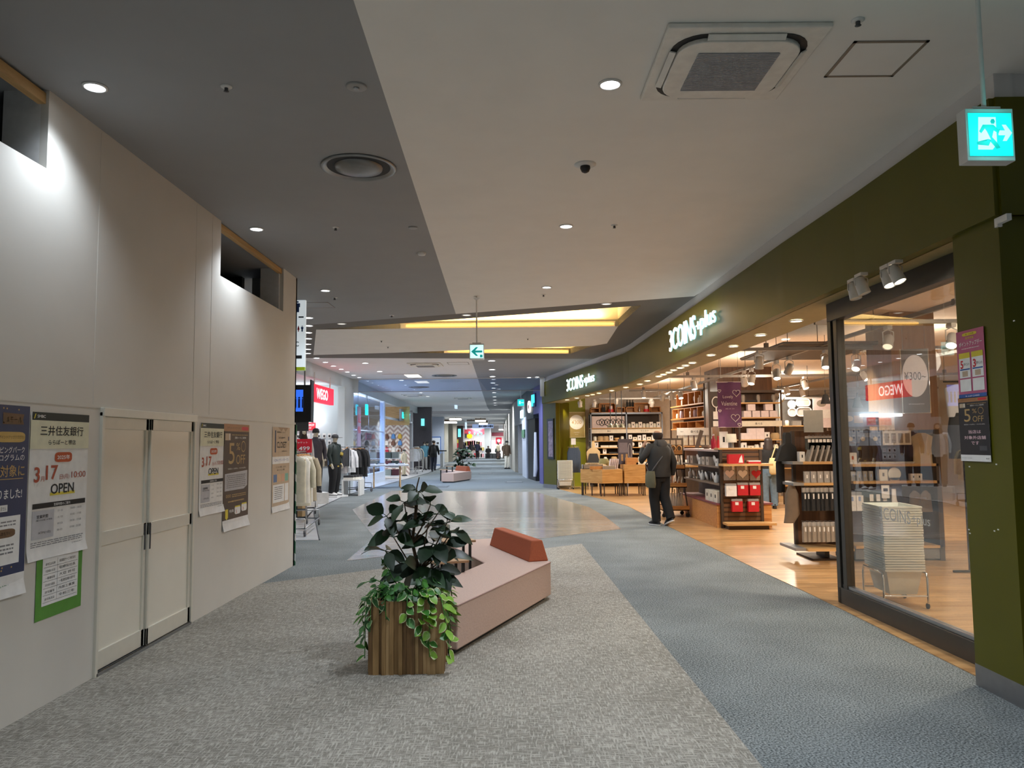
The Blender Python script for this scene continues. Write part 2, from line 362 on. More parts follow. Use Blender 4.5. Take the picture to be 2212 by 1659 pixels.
# storefront: white bulkhead over the olive fascia, along the bent shop line
def strip(name, line, off, z0, z1, th, mat):
    L = [Vector((p[0], p[1], 0)) for p in line]; N = []
    for i in range(len(L)):
        d = (L[min(i + 1, len(L) - 1)] - L[max(i - 1, 0)]).normalized(); N.append(Vector((-d.y, d.x, 0)))   # towards the concourse
    mb = MB()
    for i in range(len(L) - 1):
        q = [L[i] + N[i] * off, L[i + 1] + N[i + 1] * off, L[i + 1] + N[i + 1] * (off - th), L[i] + N[i] * (off - th)]
        mb.prism([(p.x, p.y) for p in q], z0, z1, mat)
    return struct(mb.build(name))
FL = [(3.0, 4.62), (2.98, 6.5), (2.93, 8.1), (2.88, 11.9), (2.75, 17.75)] + [(2.7, 18.35), (1.08, 27.2)]
strip('wall_right_bulkhead', FL, -0.01, 3.69, ZC, 0.12, m_bulk)
strip('wall_right_fascia', FL, 0.03, 2.96, 3.70, 0.10, m_olive)
m_soff = M('soffit_paint', '#9A9068', 0.6)
strip('ceiling_shop_soffit', FL, -0.06, 2.96, 3.0, 0.55, m_soff)
mb = MB(); mb.box(3.0, 4.6, 2.96, 4.4, 4.66, 3.70, m_olive); mb.box(3.02, 4.63, 3.69, 4.4, 4.7, ZC, m_bulk); struct(mb.build('wall_right_return'))
# near olive pier
mb = MB(); mb.box(3.0, 4.64, 0.14, 3.6, 5.13, 2.97, m_olive)
for px, py in ((2094, 1008), (2093, 1144), (2095, 1152), (2148, 1147), (2156, 1144), (2152, 1003), (2190, 693)):
    q = AX(px, py, 2.999); mb.box(2.999, q.y - .008, q.z - .004, 3.001, q.y + .008, q.z + .004, white)
struct(mb.build('wall_right_pier'))
mb = MB(); mb.box(3.0, 4.63, 0.0, 3.6, 5.135, 0.14, M('steel_skirting', '#8E8E90', 0.35, 0.7)); struct(mb.build('baseboard_right'))
# far olive pier with its lime inner face
EP0, EP1 = (1.1, 27.5), (1.5, 26.6)
struct(MB().prism([EP0, EP1, (1.62, 26.75), (2.05, 27.7), (1.6, 28.6), (1.15, 28.4)], 0.13, 3.0, m_olive).build('wall_right_end_pier'))
struct(MB().prism([(1.08, 27.5), (1.5, 26.57), (1.63, 26.73), (2.07, 27.7), (1.6, 28.6)], 0.0, 0.13, M('steel_skirting', '#8E8E90')).build('baseboard_far'))
struct(MB().prism([(1.63, 26.75), (1.95, 27.95), (2.66, 28.0), (2.66, 28.1), (1.9, 28.1), (1.55, 26.9)], 0.0, 3.3, m_lime).build('wall_shop_lime'))
# shop shell
m_shopc = M('shop_ceiling_paint', '#EBD8C2', 0.8); m_shopw = M('shop_wall_paint', '#CFC8BE', 0.8)
m_walnut = WOOD('walnut_board', '#4A2F1B', '#6E4A2D', 0.5, 14, 14, 1.2)
flat('ceiling_shop', [(3.25, 4.7), (3.15, 8), (3.1, 12), (2.95, 17.9), (1.5, 28.2), (13, 28.2), (13, 4.7)], 3.5, 3.6, m_shopc)
flat('wall_shop_back', [(2.0, 28.1), (13, 28.1), (13, 28.25), (2.0, 28.25)], 0, 3.5, m_shopw)
flat('wall_shop_side', [(12.85, 4.7), (13, 4.7), (13, 28.1), (12.85, 28.1)], 0, 3.5, m_shopw)
flat('wall_shop_near', [(3.6, 4.7), (13, 4.7), (13, 4.85), (3.6, 4.85)], 0, 3.5, m_shopw)
struct(MB().box(5.35, 19.9, 0, 6.75, 21.3, 3.5, m_walnut).build('wall_shop_column'))
struct(MB().box(5.66, 11.4, 0, 6.32, 12.2, 3.5, WOOD('ash_board', '#8A6A4A', '#A98762', 0.5, 14, 14, 1.2)).build('wall_shop_column_near'))
# glass shopfront beside the near pier
GA, GB = Vector((3.24, 7.69, 0)), Vector((3.31, 5.14, 0)); gd = (GB - GA).normalized(); gl = (GB - GA).length
m_frame = M('bronze_frame', '#4E4A44', 0.4, 0.5)
sw = thing('window_1', 'tall fixed glass shopfront pane in a dark bronze frame beside the olive pier', 'window', GA, math.atan2(gd.y, gd.x)); sw['kind'] = 'structure'
MB().box(0, -0.05, 0, gl, 0.05, 0.16, m_frame).box(0, -0.03, 0.16, gl, 0.03, 0.19, steel).build('sill', sw, bevel=0.004)
MB().box(-0.02, -0.05, 0, 0.06, 0.05, 2.96, m_frame).box(0.09, -0.04, 0, 0.17, 0.04, 2.96, m_frame).box(0.06, -0.02, 0, 0.09, 0.02, 2.96, black).build('jamb', sw, bevel=0.004)
MB().box(0, -0.06, 2.78, gl, 0.06, 2.96, m_frame).build('header', sw, bevel=0.004)
MB().box(0.17, -0.0015, 0.19, gl, 0.0015, 2.78, GLASS('shop_glass', '#FBFCFB', 0.02)).build('pane', sw)
pa, pb = AP(1899, 1107, GA, GB), AP(2009, 1122, GA, GB); lw = (pb - pa).length
gt = MB(); gt.text('3COINS', lw * .33, 0, 0.105, M('etched_white', '#C4C4C0', 0.6), 0, lw * .64); gt.text('+plus', lw * .84, -0.012, 0.1, M('etched_white', '#C4C4C0'), 0, lw * .32)
tx = gt.build('lettering', sw, loc=((pa - GA).dot(gd), -0.0022, pa.z))
def STRIPE(name, c1, c2, sc, rough=.6, axis=(0.6, 0.6, 1)):
    m, n, l, b = nt(name); tc = n.new('ShaderNodeTexCoord'); mp = n.new('ShaderNodeMapping'); mp.inputs['Scale'].default_value = axis; l.new(tc.outputs['Object'], mp.inputs[0])
    wv = n.new('ShaderNodeTexWave'); wv.bands_direction = 'DIAGONAL'; wv.inputs['Scale'].default_value = sc; l.new(mp.outputs[0], wv.inputs[0])
    cr = n.new('ShaderNodeValToRGB'); cr.color_ramp.interpolation = 'CONSTANT'; cr.color_ramp.elements[0].color = lin(c1); cr.color_ramp.elements[1].color = lin(c2); cr.color_ramp.elements[1].position = .7
    l.new(wv.outputs['Fac'], cr.inputs[0]); l.new(cr.outputs[0], b.inputs['Base Color']); b.inputs['Roughness'].default_value = rough; return m
# hoarding on the left
HX = -2.92
hb = MB(); T = 0.05
def hbox(y0, y1, z0, z1, mat=m_board, x=HX): hb.box(x - T, y0, z0, x, y1, z1, mat)
ya, yb = AX(103, 300, HX).y, AX(477, 540, HX).y; zg = AX(97, 362, HX).z; zb2 = AX(540, 632, HX).z; yc = AX(612, 640, HX).y; ye = 10.36
D0, D1 = AX(207, 1200, HX).y, AX(414, 1200, HX).y; DZ = AX(209, 889, HX).z
hbox(-2.5, ya, 0, zg); hbox(ya, D0, 0, ZC); hbox(D0, D1, DZ, ZC); hbox(D1, yb, 0, ZC); hbox(yb, yc, 0, zb2); hbox(yc, ye, 0, ZC)
for yy in (ya + 0.62, yb - 0.22, AX(420, 700, HX).y): hb.box(HX, yy, DZ + .05, HX + 0.002, yy + 0.05, ZC - 0.02, m_board)
hb.box(HX, -2.5, DZ + 0.025, HX + 0.002, ye, DZ + 0.05, m_board)
hb.box(HX - 0.6, ye - T, 0, HX, ye, ZC, m_board)
hb.box(HX - T - 0.24, yc - 0.02, zb2, HX - T, yc, ZC, white); hb.box(HX - T - 0.24, ya, zg, HX - T, ya + 0.02, ZC, white)
struct(hb.build('wall_left_hoarding'))
wd = MB(); pine = WOOD('pine_batten', '#B8925A', '#D2B07A', 0.6, 20, 2, 20)
wd.box(HX - T - 0.02, -2.5, ZC - 0.09, HX - 0.02, ya, ZC - 0.02, pine); wd.box(HX - T - 0.02, yb, ZC - 0.07, HX - 0.02, yc, ZC - 0.01, pine); struct(wd.build('trim_2'))
struct(MB().box(HX - 3.2, -2.5, 0, HX - 3.1, 10.3, ZC, M('void_black', '#101114', 0.9)).box(HX - 3.1, 10.2, 0, HX - .7, 10.3, ZC, M('void_black', '#101114')).build('wall_left_void'))
MB().box(HX - 0.02, ye + .002, 0, HX + 0.012, ye + 0.03, DZ + 0.02, STRIPE('green_tape', '#2E6B4A', '#D8DCD8', 2.4)).build('x')
o = bpy.data.objects['x']; o.name = 'corner_guard'; tag(o, 'green protective corner strip on the far edge of the white hoarding', 'corner guard')
# double sliding door in the hoarding
m_door = M('cream_door_panel', '#ECE8DA', 0.22, 0, 0.02, 3); m_dframe = M('cream_door_frame', '#DEDACC', 0.35, 0, 0.02)
dr = thing('door_1', 'cream double sliding door set in the white hoarding', 'door', (HX, D0, 0), PI / 2); dr['kind'] = 'structure'
DW = D1 - D0; MB().box(0, -0.02, 0, 0.035, 0.05, DZ, m_dframe).box(DW - 0.035, -0.02, 0, DW, 0.05, DZ, m_dframe).box(0, -0.03, DZ - 0.03, DW, 0.05, DZ + 0.03, m_dframe).build('frame', dr, bevel=0.003)
MB().box(0.02, -0.02, 0.0, DW - .02, 0.05, 0.025, steel).box(0.02, -0.012, 0.025, DW - .02, -0.004, 0.03, black).build('track', dr)
dm = AX(318, 1200, HX).y - D0; rz0 = AX(260, 1156, HX).z
for i, (x0, x1, dy) in enumerate(((0.035, dm, 0.02), (dm + .005, DW - 0.035, 0.0))):
    lf = MB(); fr = 0.07
    lf.box(x0, dy + .008, 0.03, x1, dy + .02, DZ - 0.03, m_door)
    lf = lf.build('leaf', dr)
    f2 = MB(); mid = rz0
    for bx in ((x0, 0.03, x0 + fr * .45, DZ - .03), (x1 - fr * .6, 0.03, x1, DZ - .03), (x0, 0.03, x1, 0.16), (x0, mid - .05, x1, mid + .05), (x0, DZ - .12, x1, DZ - .03)):
        f2.box(bx[0], dy - .006, bx[1], bx[2], dy + .012, bx[3], m_dframe)
    f2.build('stile', lf, bevel=0.003)
    MB().box((x0 + .012) if i else (x1 - .03), dy - .012, 0.78, (x0 + .028) if i else (x1 - .015), dy - .004, 0.98, darkgrey).build('handle', lf, bevel=0.002)
# left shops: white bulkhead and party walls
m_sw = M('shop_white', '#C8D0D4', 0.7, 0, 0.02, 2)
LB = [(-5.55, 13.0), (-5.55, 26.9), (-5.75, 34.5), (-5.95, 51.0)]
mb = MB()
for a, b in zip(LB[:-1], LB[1:]): mb.prism([a, b, (b[0] - .15, b[1]), (a[0] - .15, a[1])], 3.48, ZC, m_sw)
struct(mb.build('wall_left_bulkhead'))
struct(MB().box(-13, 25.78, 0, -5.7, 25.9, 3.6, m_sw).box(-5.75, 25.3, 0, -5.52, 26.7, 3.5, m_sw).build('wall_left_party'))
flat('ceiling_left_shop', [(-13, 13), (-5.6, 13), (-5.6, 26), (-5.8, 34.5), (-6, 50), (-13, 50)], 3.6, 3.7, m_cf)
flat('wall_left_outer', [(-13.1, -3), (-13, -3), (-13, 122), (-13.1, 122)], 0, ZC, m_sw)
flat('wall_end', [(-13, 90), (6, 90), (6, 90.2), (-13, 90.2)], 0, ZC, M('end_wall', '#C9C9CC', 0.7))
flat('wall_right_far', [(2.0, 29.3), (2.6, 29.3), (2.6, 90), (2.0, 90)], 0, ZC, m_sw)
flat('wall_rear', [(-13, -3.1), (13, -3.1), (13, -3.0), (-13, -3.0)], 0, ZC, M('rear_wall', '#8A8884', 0.8))
# glass smoke curtain across the concourse
sg = struct(MB().box(-5.55, 26.75, 3.42, 1.1, 26.77, ZC, GLASS('smoke_glass', '#E6EEF8', 0.10)).build('window_2'))
struct(MB().box(-5.56, 26.73, 3.40, 1.1, 26.79, 3.42, steel).box(-5.56, 26.72, ZC - .02, 1.1, 26.8, ZC, m_cf).box(-5.6, 26.7, 3.38, -5.36, 26.82, ZC, m_sw).box(0.98, 26.7, 3.2, 1.12, 26.85, ZC, m_sw).build('trim_3'))
MB().box(-.06, 0, -.02, .06, .03, .02, white).box(-.06, 0, -.035, -.03, .03, -.02, white).build('cable_clip', None, AX(2161, 474, 2.985), -PI / 2)
tag(bpy.data.objects['cable_clip'], 'small white plastic clip at the head of the near olive pier', 'clip')
# ================================================================== printed notices
m_navy = M('navy_print', '#22365E', 0.5); m_cream = M('cream_print', '#E6E3C6', 0.8); m_orange = M('orange_print', '#C25A30', 0.7)
m_rust = M('rust_print', '#B5573C', 0.7); m_yel = M('yellow_print', '#E6D44A', 0.7); m_tapeg = M('green_masking_tape', '#5C9A3C', 0.7)
m_brown = M('brown_print', '#4A3A2E', 0.55); m_gold = M('gold_print', '#B99A62', 0.5); m_pink = M('pink_print', '#C86A8C', 0.6)
m_blk = M('black_print', '#23242A', 0.5); m_tan = M('tan_print', '#C9B49A', 0.7); m_grp = M('grey_print', '#8A8A8C', 0.8); m_pblue = M('blue_print', '#2F5FA8', 0.6)
m_lg = M('light_grey_print', '#C4C4C8', 0.8)
def sheet(root, w, h, mat, curl=0.02, wav=0.004, name='sheet'):
    mb = MB(); nx, nz = 8, 14; vs = []
    for j in range(nz + 1):
        for i in range(nx + 1):
            u, v = i / nx, j / nz; c = curl * max(0, (0.1 - v) / 0.1) ** 2 * (1.0 - 0.4 * math.sin(u * 5))
            vs.append((-w / 2 + w * u, -0.001 - c - wav * (0.5 + 0.5 * math.sin(u * 7 + v * 9)) * (0.0 if v > .97 else 0.3), v * h))
    fs = [(j * (nx + 1) + i, j * (nx + 1) + i + 1, (j + 1) * (nx + 1) + i + 1, (j + 1) * (nx + 1) + i) for j in range(nz) for i in range(nx)]
    return mb.add(vs, fs, mat, None, True).build(name, root)
class Pr:
    """print on a sheet w by h, coordinates as fractions from the top left"""
    def __init__(s, w, h): s.w, s.h, s.mb, s.y = w, h, MB(), -0.0035
    def X(s, u): return (u - 0.5) * s.w
    def Z(s, v): return (1 - v) * s.h
    def r(s, u0, v0, u1, v1, mat, lift=0):
        s.mb.add([(s.X(u0), s.y - lift, s.Z(v1)), (s.X(u1), s.y - lift, s.Z(v1)), (s.X(u1), s.y - lift, s.Z(v0)), (s.X(u0), s.y - lift, s.Z(v0))], [(0, 1, 2, 3)], mat); return s
    def poly(s, pts, mat, lift=0):
        s.mb.add([(s.X(u), s.y - lift, s.Z(v)) for u, v in pts][::-1], [tuple(range(len(pts)))], mat); return s
    def el(s, u, v, ru, rv, mat, lift=0, n=24): return s.poly([(u + ru * math.cos(2 * PI * i / n), v + rv * math.sin(2 * PI * i / n)) for i in range(n)], mat, lift)
    def rr(s, u0, v0, u1, v1, mat, lift=0):
        ru = (u1 - u0) * .2; rv = (v1 - v0) * .3; P = []
        for cx, cy_, a in ((u1 - ru, v1 - rv, 0), (u0 + ru, v1 - rv, 90), (u0 + ru, v0 + rv, 180), (u1 - ru, v0 + rv, 270)):
            P += [(cx + ru * math.cos(math.radians(a + k * 30)), cy_ + rv * math.sin(math.radians(a + k * 30))) for k in range(4)]
        return s.poly(P, mat, lift)
    def t(s, body, u, v, hh, mat, wd=None, bold=0.0, lift=0.001):
        s.mb.text(body, s.X(u), s.Z(v), hh * s.h, mat, s.y - lift, wd * s.w if wd else None, bold); return s
    def lines(s, u0, v0, u1, v1, n, mat, seed=1):
        q = random.Random(seed)
        for i in range(n):
            v = v0 + (v1 - v0) * (i + .5) / n; hh = (v1 - v0) / n * .22
            u = u0
            while u < u1 - .02:
                d = q.uniform(.02, .09); s.r(u, v - hh, min(u + d, u1 - q.uniform(0, .03)), v + hh, mat, .0006); u += d + .012
        return s
    def done(s, root, name='print'): return s.mb.build(name, root)
def wall_poster(name, label, cat, x, tl, br, rz, mat, curl=0.02, group=None):
    a, b = AX(tl[0], tl[1], x), AX(br[0], br[1], x); w_, h_ = abs(a.y - b.y), None
    z1 = a.z; z0 = AX(br[0], br[1], x).z; h_ = z1 - z0
    t = thing(name, label, cat, (x + (0.002 if rz > 0 else -0.002), (a.y + b.y) / 2, z0), rz, group)
    sheet(t, w_, h_, mat, curl); return t, w_, h_
def smbc(label, tl, br):
    t, w_, h_ = wall_poster('bank_poster', label, 'poster', HX, tl, br, PI / 2, paper, 0.014); p = Pr(w_, h_)
    p.r(0.02, 0.0, 1, .055, M('bank_green_black', '#1F2C2A', .6)).t('SMBC', .16, .028, .02, lwhite, .13, .01).poly([(.04, .045), (.06, .012), (.075, .012), (.055, .045)], m_yel, .001)
    p.r(0.0, .055, 1, .25, m_cream).t('三井住友銀行', .52, .125, .07, ink, .74, .012).t('ららぽーと堺店', .52, .205, .036, ink, .47, .01)
    p.rr(.40, .275, .70, .345, m_orange).t('2025年', .55, .31, .034, lwhite, .22, .01)
    p.t('3', .12, .425, .105, m_rust, .09, .02).t('月', .21, .455, .035, m_rust, .06).t('17', .36, .415, .1, m_rust, .2, .02).t('日', .52, .45, .034, m_rust, .05).t('(月)', .61, .45, .036, m_rust, .1).t('10:00', .83, .44, .045, m_rust, .26)
    p.r(.34, .555, .77, .575, m_yel).t('OPEN', .55, .53, .07, ink, .4, .012)
    p.r(.07, .62, .97, .655, ink).t('営業時間のご案内', .55, .638, .02, lwhite, .28)
    p.r(.07, .67, .42, .86, m_lg, .0002).t('営業時間', .23, .71, .024, ink, .18, .01).t('(個人のお客さま専用)', .26, .735, .014, ink, .26).t('ATM(1台)', .27, .82, .022, ink, .2)
    for k, (a, b) in enumerate((('月〜金', '10:00 - 18:00'), ('土日', '10:00 - 17:00'), ('祝日', '10:00 - 17:00'), ('毎日', '10:00 - 21:00'))): p.t(a, .52, .685 + k * .045, .014, m_grp, .09).t(b, .8, .68 + k * .045, .014, m_grp, .2)
    p.lines(.06, .875, .95, .915, 3, m_grp, 3).t('三井住友銀行', .84, .935, .018, ink, .2)
    p.done(t); return t
# navy poster at the very left
t, w_, h_ = wall_poster('programme_poster', 'dark navy poster with gold writing beside the hoarding door, first on the left', 'poster', HX, (-75, 868), (48, 1280), PI / 2, paper, 0.014)
p = Pr(w_, h_); p.r(0, 0, 1, .885, m_navy).poly([(.55, .04), (.9, .045), (.88, .075), (.9, .1), (.55, .1)], M('ribbon_brown', '#6E5236'), .001).t('&モール', .74, .075, .03, m_gold, .25, 0)
p.rr(.45, .14, .93, .195, M('gold_balloon', '#C9A75E'), .001).t('ポイントアップクラブの', .7, .168, .02, m_navy, .4)
p.t('ショッピングパーク', .62, .235, .034, lwhite, .62).t('プログラムの', .68, .275, .034, lwhite, .5).t('対象に', .74, .345, .062, m_gold, .4, .01).t('なりました!', .66, .465, .05, lwhite, .5, .01).r(.3, .385, .92, .389, m_gold, .001)
p.r(.5, .52, .68, .555, lwhite, .0005).t('ありません', .585, .538, .02, ink, .15)
p.r(.05, .58, .9, .83, lwhite, .0005).rr(.3, .645, .82, .69, M('ribbon_brown', '#6E5236'), .001).t('お買い物に使えない', .56, .668, .018, lwhite, .4).lines(.3, .6, .85, .635, 2, m_grp, 5).lines(.45, .72, .82, .78, 3, m_grp, 8)
p.r(.1, .72, .35, .81, m_tan, .001)
for k in range(14): p.el(R.uniform(.05, .97), R.choice([R.uniform(.01, .13), R.uniform(.84, .87)]), .012, .005, m_gold, .001, 8)
p.r(0, .885, 1, 1, paper).t('EARTH', .66, .945, .022, M('earth_green', '#4A8A5A'), .16).lines(.78, .935, .95, .95, 1, m_grp, 4).el(.75, .945, .014, .012, ink); p.done(t)
smbc('crumpled white bank opening poster left of the cream sliding door', (66, 889), (182, 1185))
smbc('narrow white bank opening poster right of the cream sliding door, beside the brown poster', (432, 913), (481, 1104))
# permit notice edged with green tape
t, w_, h_ = wall_poster('permit_notice', 'printed permit form framed with green masking tape under the large bank poster', 'notice', HX, (79, 1183), (173, 1308), PI / 2, m_tapeg, 0)
p = Pr(w_, h_); p.r(.12, .08, .9, .82, lwhite)
p.t('建設業の許可票', .5, .15, .05, ink, .35); rows = [('商号又は名称', '高田建設サービス株式会社'), ('代表者の氏名', '取締役社長'), ('一般建設業', '大臣 許可'), ('許可を受けた建設業', '一般建設業の許可'), ('許可番号', '内装工事業'), ('許可年月日', '令和三年')]
for k, (a, b) in enumerate(rows): p.t(a, .28, .26 + k * .095, .035, ink, .2).t(b, .65, .25 + k * .095, .04, ink, .36).r(.14, .3 + k * .095, .88, .304 + k * .095, ink, .0006)
p.r(.43, .2, .434, .78, ink, .0006).done(t)
# five percent poster, brown, on the hoarding
def five(root, w_, h_, body, tail, band):
    p = Pr(w_, h_); p.r(0, 0, 1, .9, body).r(0, 0, 1, .07, band, .0005).t('三井ショッピングパーク', .36, .035, .02, M('brown_print', '#4A3A2E'), .5).rr(.68, .02, .96, .055, red, .001)
    p.r(.05, .09, .25, .155, m_tan, .001).r(.2, .09, .22, .15, lwhite, .0015).t('提携カードにご請求時', .64, .13, .022, lwhite, .45).lines(.3, .095, .95, .11, 1, m_gold, 2)
    p.t('5', .3, .28, .2, m_gold, .22).t('%', .55, .215, .07, m_gold, .15).t('OFF', .66, .34, .09, m_gold, .36)
    p.el(.76, .215, .09, .055, m_gold, .001).el(.76, .215, .078, .046, body, .0015).t('割引', .76, .215, .03, lwhite, .1)
    p.t('2025.1.1(水) - 12.31(水)', .52, .425, .018, lwhite, .7)
    if tail:
        p.poly([(.06, .47), (.94, .45), (.94, .6), (.8, .63), (.06, .63)], m_lg, .001); p.mb; q = p.y; p.y -= .0015; p.lines(.12, .48, .88, .61, 7, m_grp, 6); p.y = q
        p.t('000', .2, .68, .03, m_gold, .18).lines(.34, .665, .9, .7, 2, m_gold, 7).lines(.2, .72, .85, .75, 1, m_gold, 8)
        p.rr(.45, .785, .68, .865, lwhite, .001).rr(.72, .77, .94, .85, lwhite, .001).t('5', .52, .84, .03, m_orange, .04, 0, .002).t('3', .78, .825, .03, m_orange, .04, 0, .002).r(.46, .785, .67, .798, m_yel, .0015).r(.73, .77, .93, .783, m_yel, .0015)
        p.poly([(.1, .8), (.2, .8), (.2, .88), (.15, .9), (.1, .88)], m_yel, .001).t('特典', .33, .825, .03, lwhite, .17)
    else:
        p.t('当店は', .52, .54, .055, M('pale_pink_print', '#E9C9D0'), .42, .01).t('対象外店舗', .52, .63, .055, M('pale_pink_print', '#E9C9D0'), .72, .01).t('です', .52, .715, .055, M('pale_pink_print', '#E9C9D0'), .26, .01).r(.66, .76, .9, .83, darkgrey, .001)
    p.r(0, .9, 1, 1, paper).t('&mall', .9, .95, .02, ink, .1).lines(.04, .945, .4, .955, 1, m_grp, 3).done(root)
t, w_, h_ = wall_poster('discount_poster', 'dark brown discount poster with a gold 5% OFF on the white hoarding', 'poster', HX, (483, 915), (534, 1133), PI / 2, paper, 0.02); five(t, w_, h_, m_brown, True, M('bronze_band', '#A9784E', .5))
t, w_, h_ = wall_poster('closet_poster', 'beige clothing event poster near the far end of the white hoarding', 'poster', HX, (588, 922), (623, 1098), PI / 2, paper, 0.014)
p = Pr(w_, h_); p.r(0, 0, 1, .93, m_tan).poly([(.3, 0), (.5, .05), (.6, .01), (.75, .05), (.9, 0)], M('sand_print', '#A98E72'), .0005).t('期間限定ショップ', .5, .06, .02, ink, .5).t('LaLaport', .53, .125, .035, ink, .38, .01).t('CLOSET', .53, .21, .075, ink, .56, .02).t('collection', .68, .285, .02, ink, .3)
p.r(0, .35, 1, .435, lwhite, .0006).t('11.29 fri グランドオープン', .52, .392, .035, m_pblue, .86).t('いつもの服、たまに', .5, .475, .02, ink, .6).t('あたらしい服。', .5, .51, .02, ink, .45)
for k, c in enumerate(('#5F7FB0', '#D8B48A', '#D9A98A', '#7FBBA8')): p.r(.08 + k * .22, .56, .27 + k * .22, .65, M('swatch_' + str(k), c), .0005)
p.r(.06, .68, .7, .89, lwhite, .0005).r(.74, .68, .95, .89, lwhite, .0005).lines(.15, .7, .62, .86, 7, m_grp, 12).r(.13, .04, .19, .3, m_navy, .001).r(.9, .11, .95, .16, m_navy, .001).r(.9, .19, .93, .22, m_gold, .001).done(t)
# near olive pier
t, w_, h_ = wall_poster('points_poster', 'pink points campaign poster on the olive pier above the black poster', 'poster', 2.995, (2066, 719), (2134, 856), -PI / 2, m_pink, 0)
p = Pr(w_, h_); p.rr(.24, .04, .76, .085, m_yel, .001).t('& mall', .5, .062, .02, ink, .3).t('ポイントアップデー', .52, .2, .07, lwhite, .82, .015).t('毎月開催', .5, .12, .035, m_yel, .3).lines(.2, .26, .85, .28, 1, lwhite, 3)
for k, n in enumerate('53'):
    u = .08 + k * .46; p.r(u, .33, u + .4, .7, lwhite, .0008).r(u, .33, u + .4, .41, m_yel, .0012).t(n, u + .1, .5, .12, red, .11, .03, .002).t('ポイント', u + .27, .5, .045, ink, .2, .01, .002).r(u + .02, .565, u + .38, .585, m_pblue, .0012).r(u + .1, .6, u + .3, .68, m_tan, .0012).r(u, .72, u + .4, .9, lwhite, .0008).lines(u + .04, .75, u + .36, .87, 4, m_grp, k + 4)
p.r(0, .94, 1, 1, m_pblue, .0005).t('& mall CARD', .5, .97, .02, lwhite, .5).done(t)
t, w_, h_ = wall_poster('exclusion_poster', 'black 5% OFF poster with pink writing on the olive pier', 'poster', 2.995, (2071, 861), (2143, 998), -PI / 2, paper, 0); five(t, w_, h_, m_blk, False, M('bronze_band', '#A9784E'))
# ================================================================== bench, tables, planter and plants in the middle of the concourse
m_mauve = M('dusty_pink_fabric', '#C2A79A', 0.9, 0, 0.05, 60, 0.15); m_terra = M('terracotta_fabric', '#A9593A', 0.9, 0, 0.05, 60, 0.15)
m_seam = M('pink_piping', '#A3857C', 0.9)
bx, by = -0.43, 5.92
BP = [(0, 0), (0.81, 2.08), (0.14, 4.04), (-0.46, 3.82), (0.13, 2.04), (-0.50, 0.18)]
bench = thing('bench', 'large dusty pink V-shaped upholstered bench with a terracotta backrest beside the wooden planter', 'bench', (bx, by, 0), 0, 'upholstered benches along the concourse')
seat = MB().prism(BP, 0.045, 0.38, m_mauve).build('seat', bench, bevel=0.012, seg=3)
MB().tube([(x, y, 0.372) for x, y in BP], 0.005, m_seam, 6, closed=True).build('piping', seat)
ins = [(x * .9 + 0.02, 0.15 + y * .93) for x, y in BP]
MB().prism([(-.03, .06), (.74, 2.06), (.1, 3.96), (-.38, 3.8), (.19, 2.04), (-.44, .2)], 0.0, 0.05, black).build('plinth', bench)
P0, P1 = Vector((.79, 2.12, .38)), Vector((.35, 3.44, .38)); d = (P1 - P0).normalized(); nn = Vector((-d.y, d.x, 0)); q = []
for P, e in ((P0, 1), (P1, -1)):
    for off, z, s in ((.0, 0, 0), (.22, 0, 0), (.17, .21, .04), (.05, .21, .04)): q.append(P + nn * off + d * (s * e) + Vector((0, 0, z)))
MB().add(q, [(0, 1, 2, 3), (4, 7, 6, 5), (0, 4, 5, 1), (1, 5, 6, 2), (2, 6, 7, 3), (3, 7, 4, 0)], m_terra).build('backrest', bench, bevel=0.012, seg=3)
m_top = WOOD('side_table_top', '#A07C5A', '#BF9C78', 0.4, 6, 50, 6)
def side_table(label, x, y, h, rz, w_=0.34):
    t = thing('side_table', label, 'table', (x, y, 0.004), rz, 'nested side tables')
    MB().box(-w_ / 2, -w_ / 2, h - .022, w_ / 2, w_ / 2, h, m_top).build('tabletop', t, bevel=.003)
    for sx in (-1, 1):
        for sy in (-1, 1): MB().box(sx * (w_ / 2 - .05) - .012, sy * (w_ / 2 - .05) - .012, 0, sx * (w_ / 2 - .05) + .012, sy * (w_ / 2 - .05) + .012, h - .022, black).build('leg', t)
    return t
ta = G(966, 1208, .49); tb_ = G(984, 1165, .60)
st1 = side_table('lower wood-topped side table with black legs inside the pink bench, next to the plant', ta.x, ta.y, .49, .35); st2 = side_table('taller wood-topped side table inside the pink bench, behind the lower one', tb_.x, tb_.y, .60, .35)
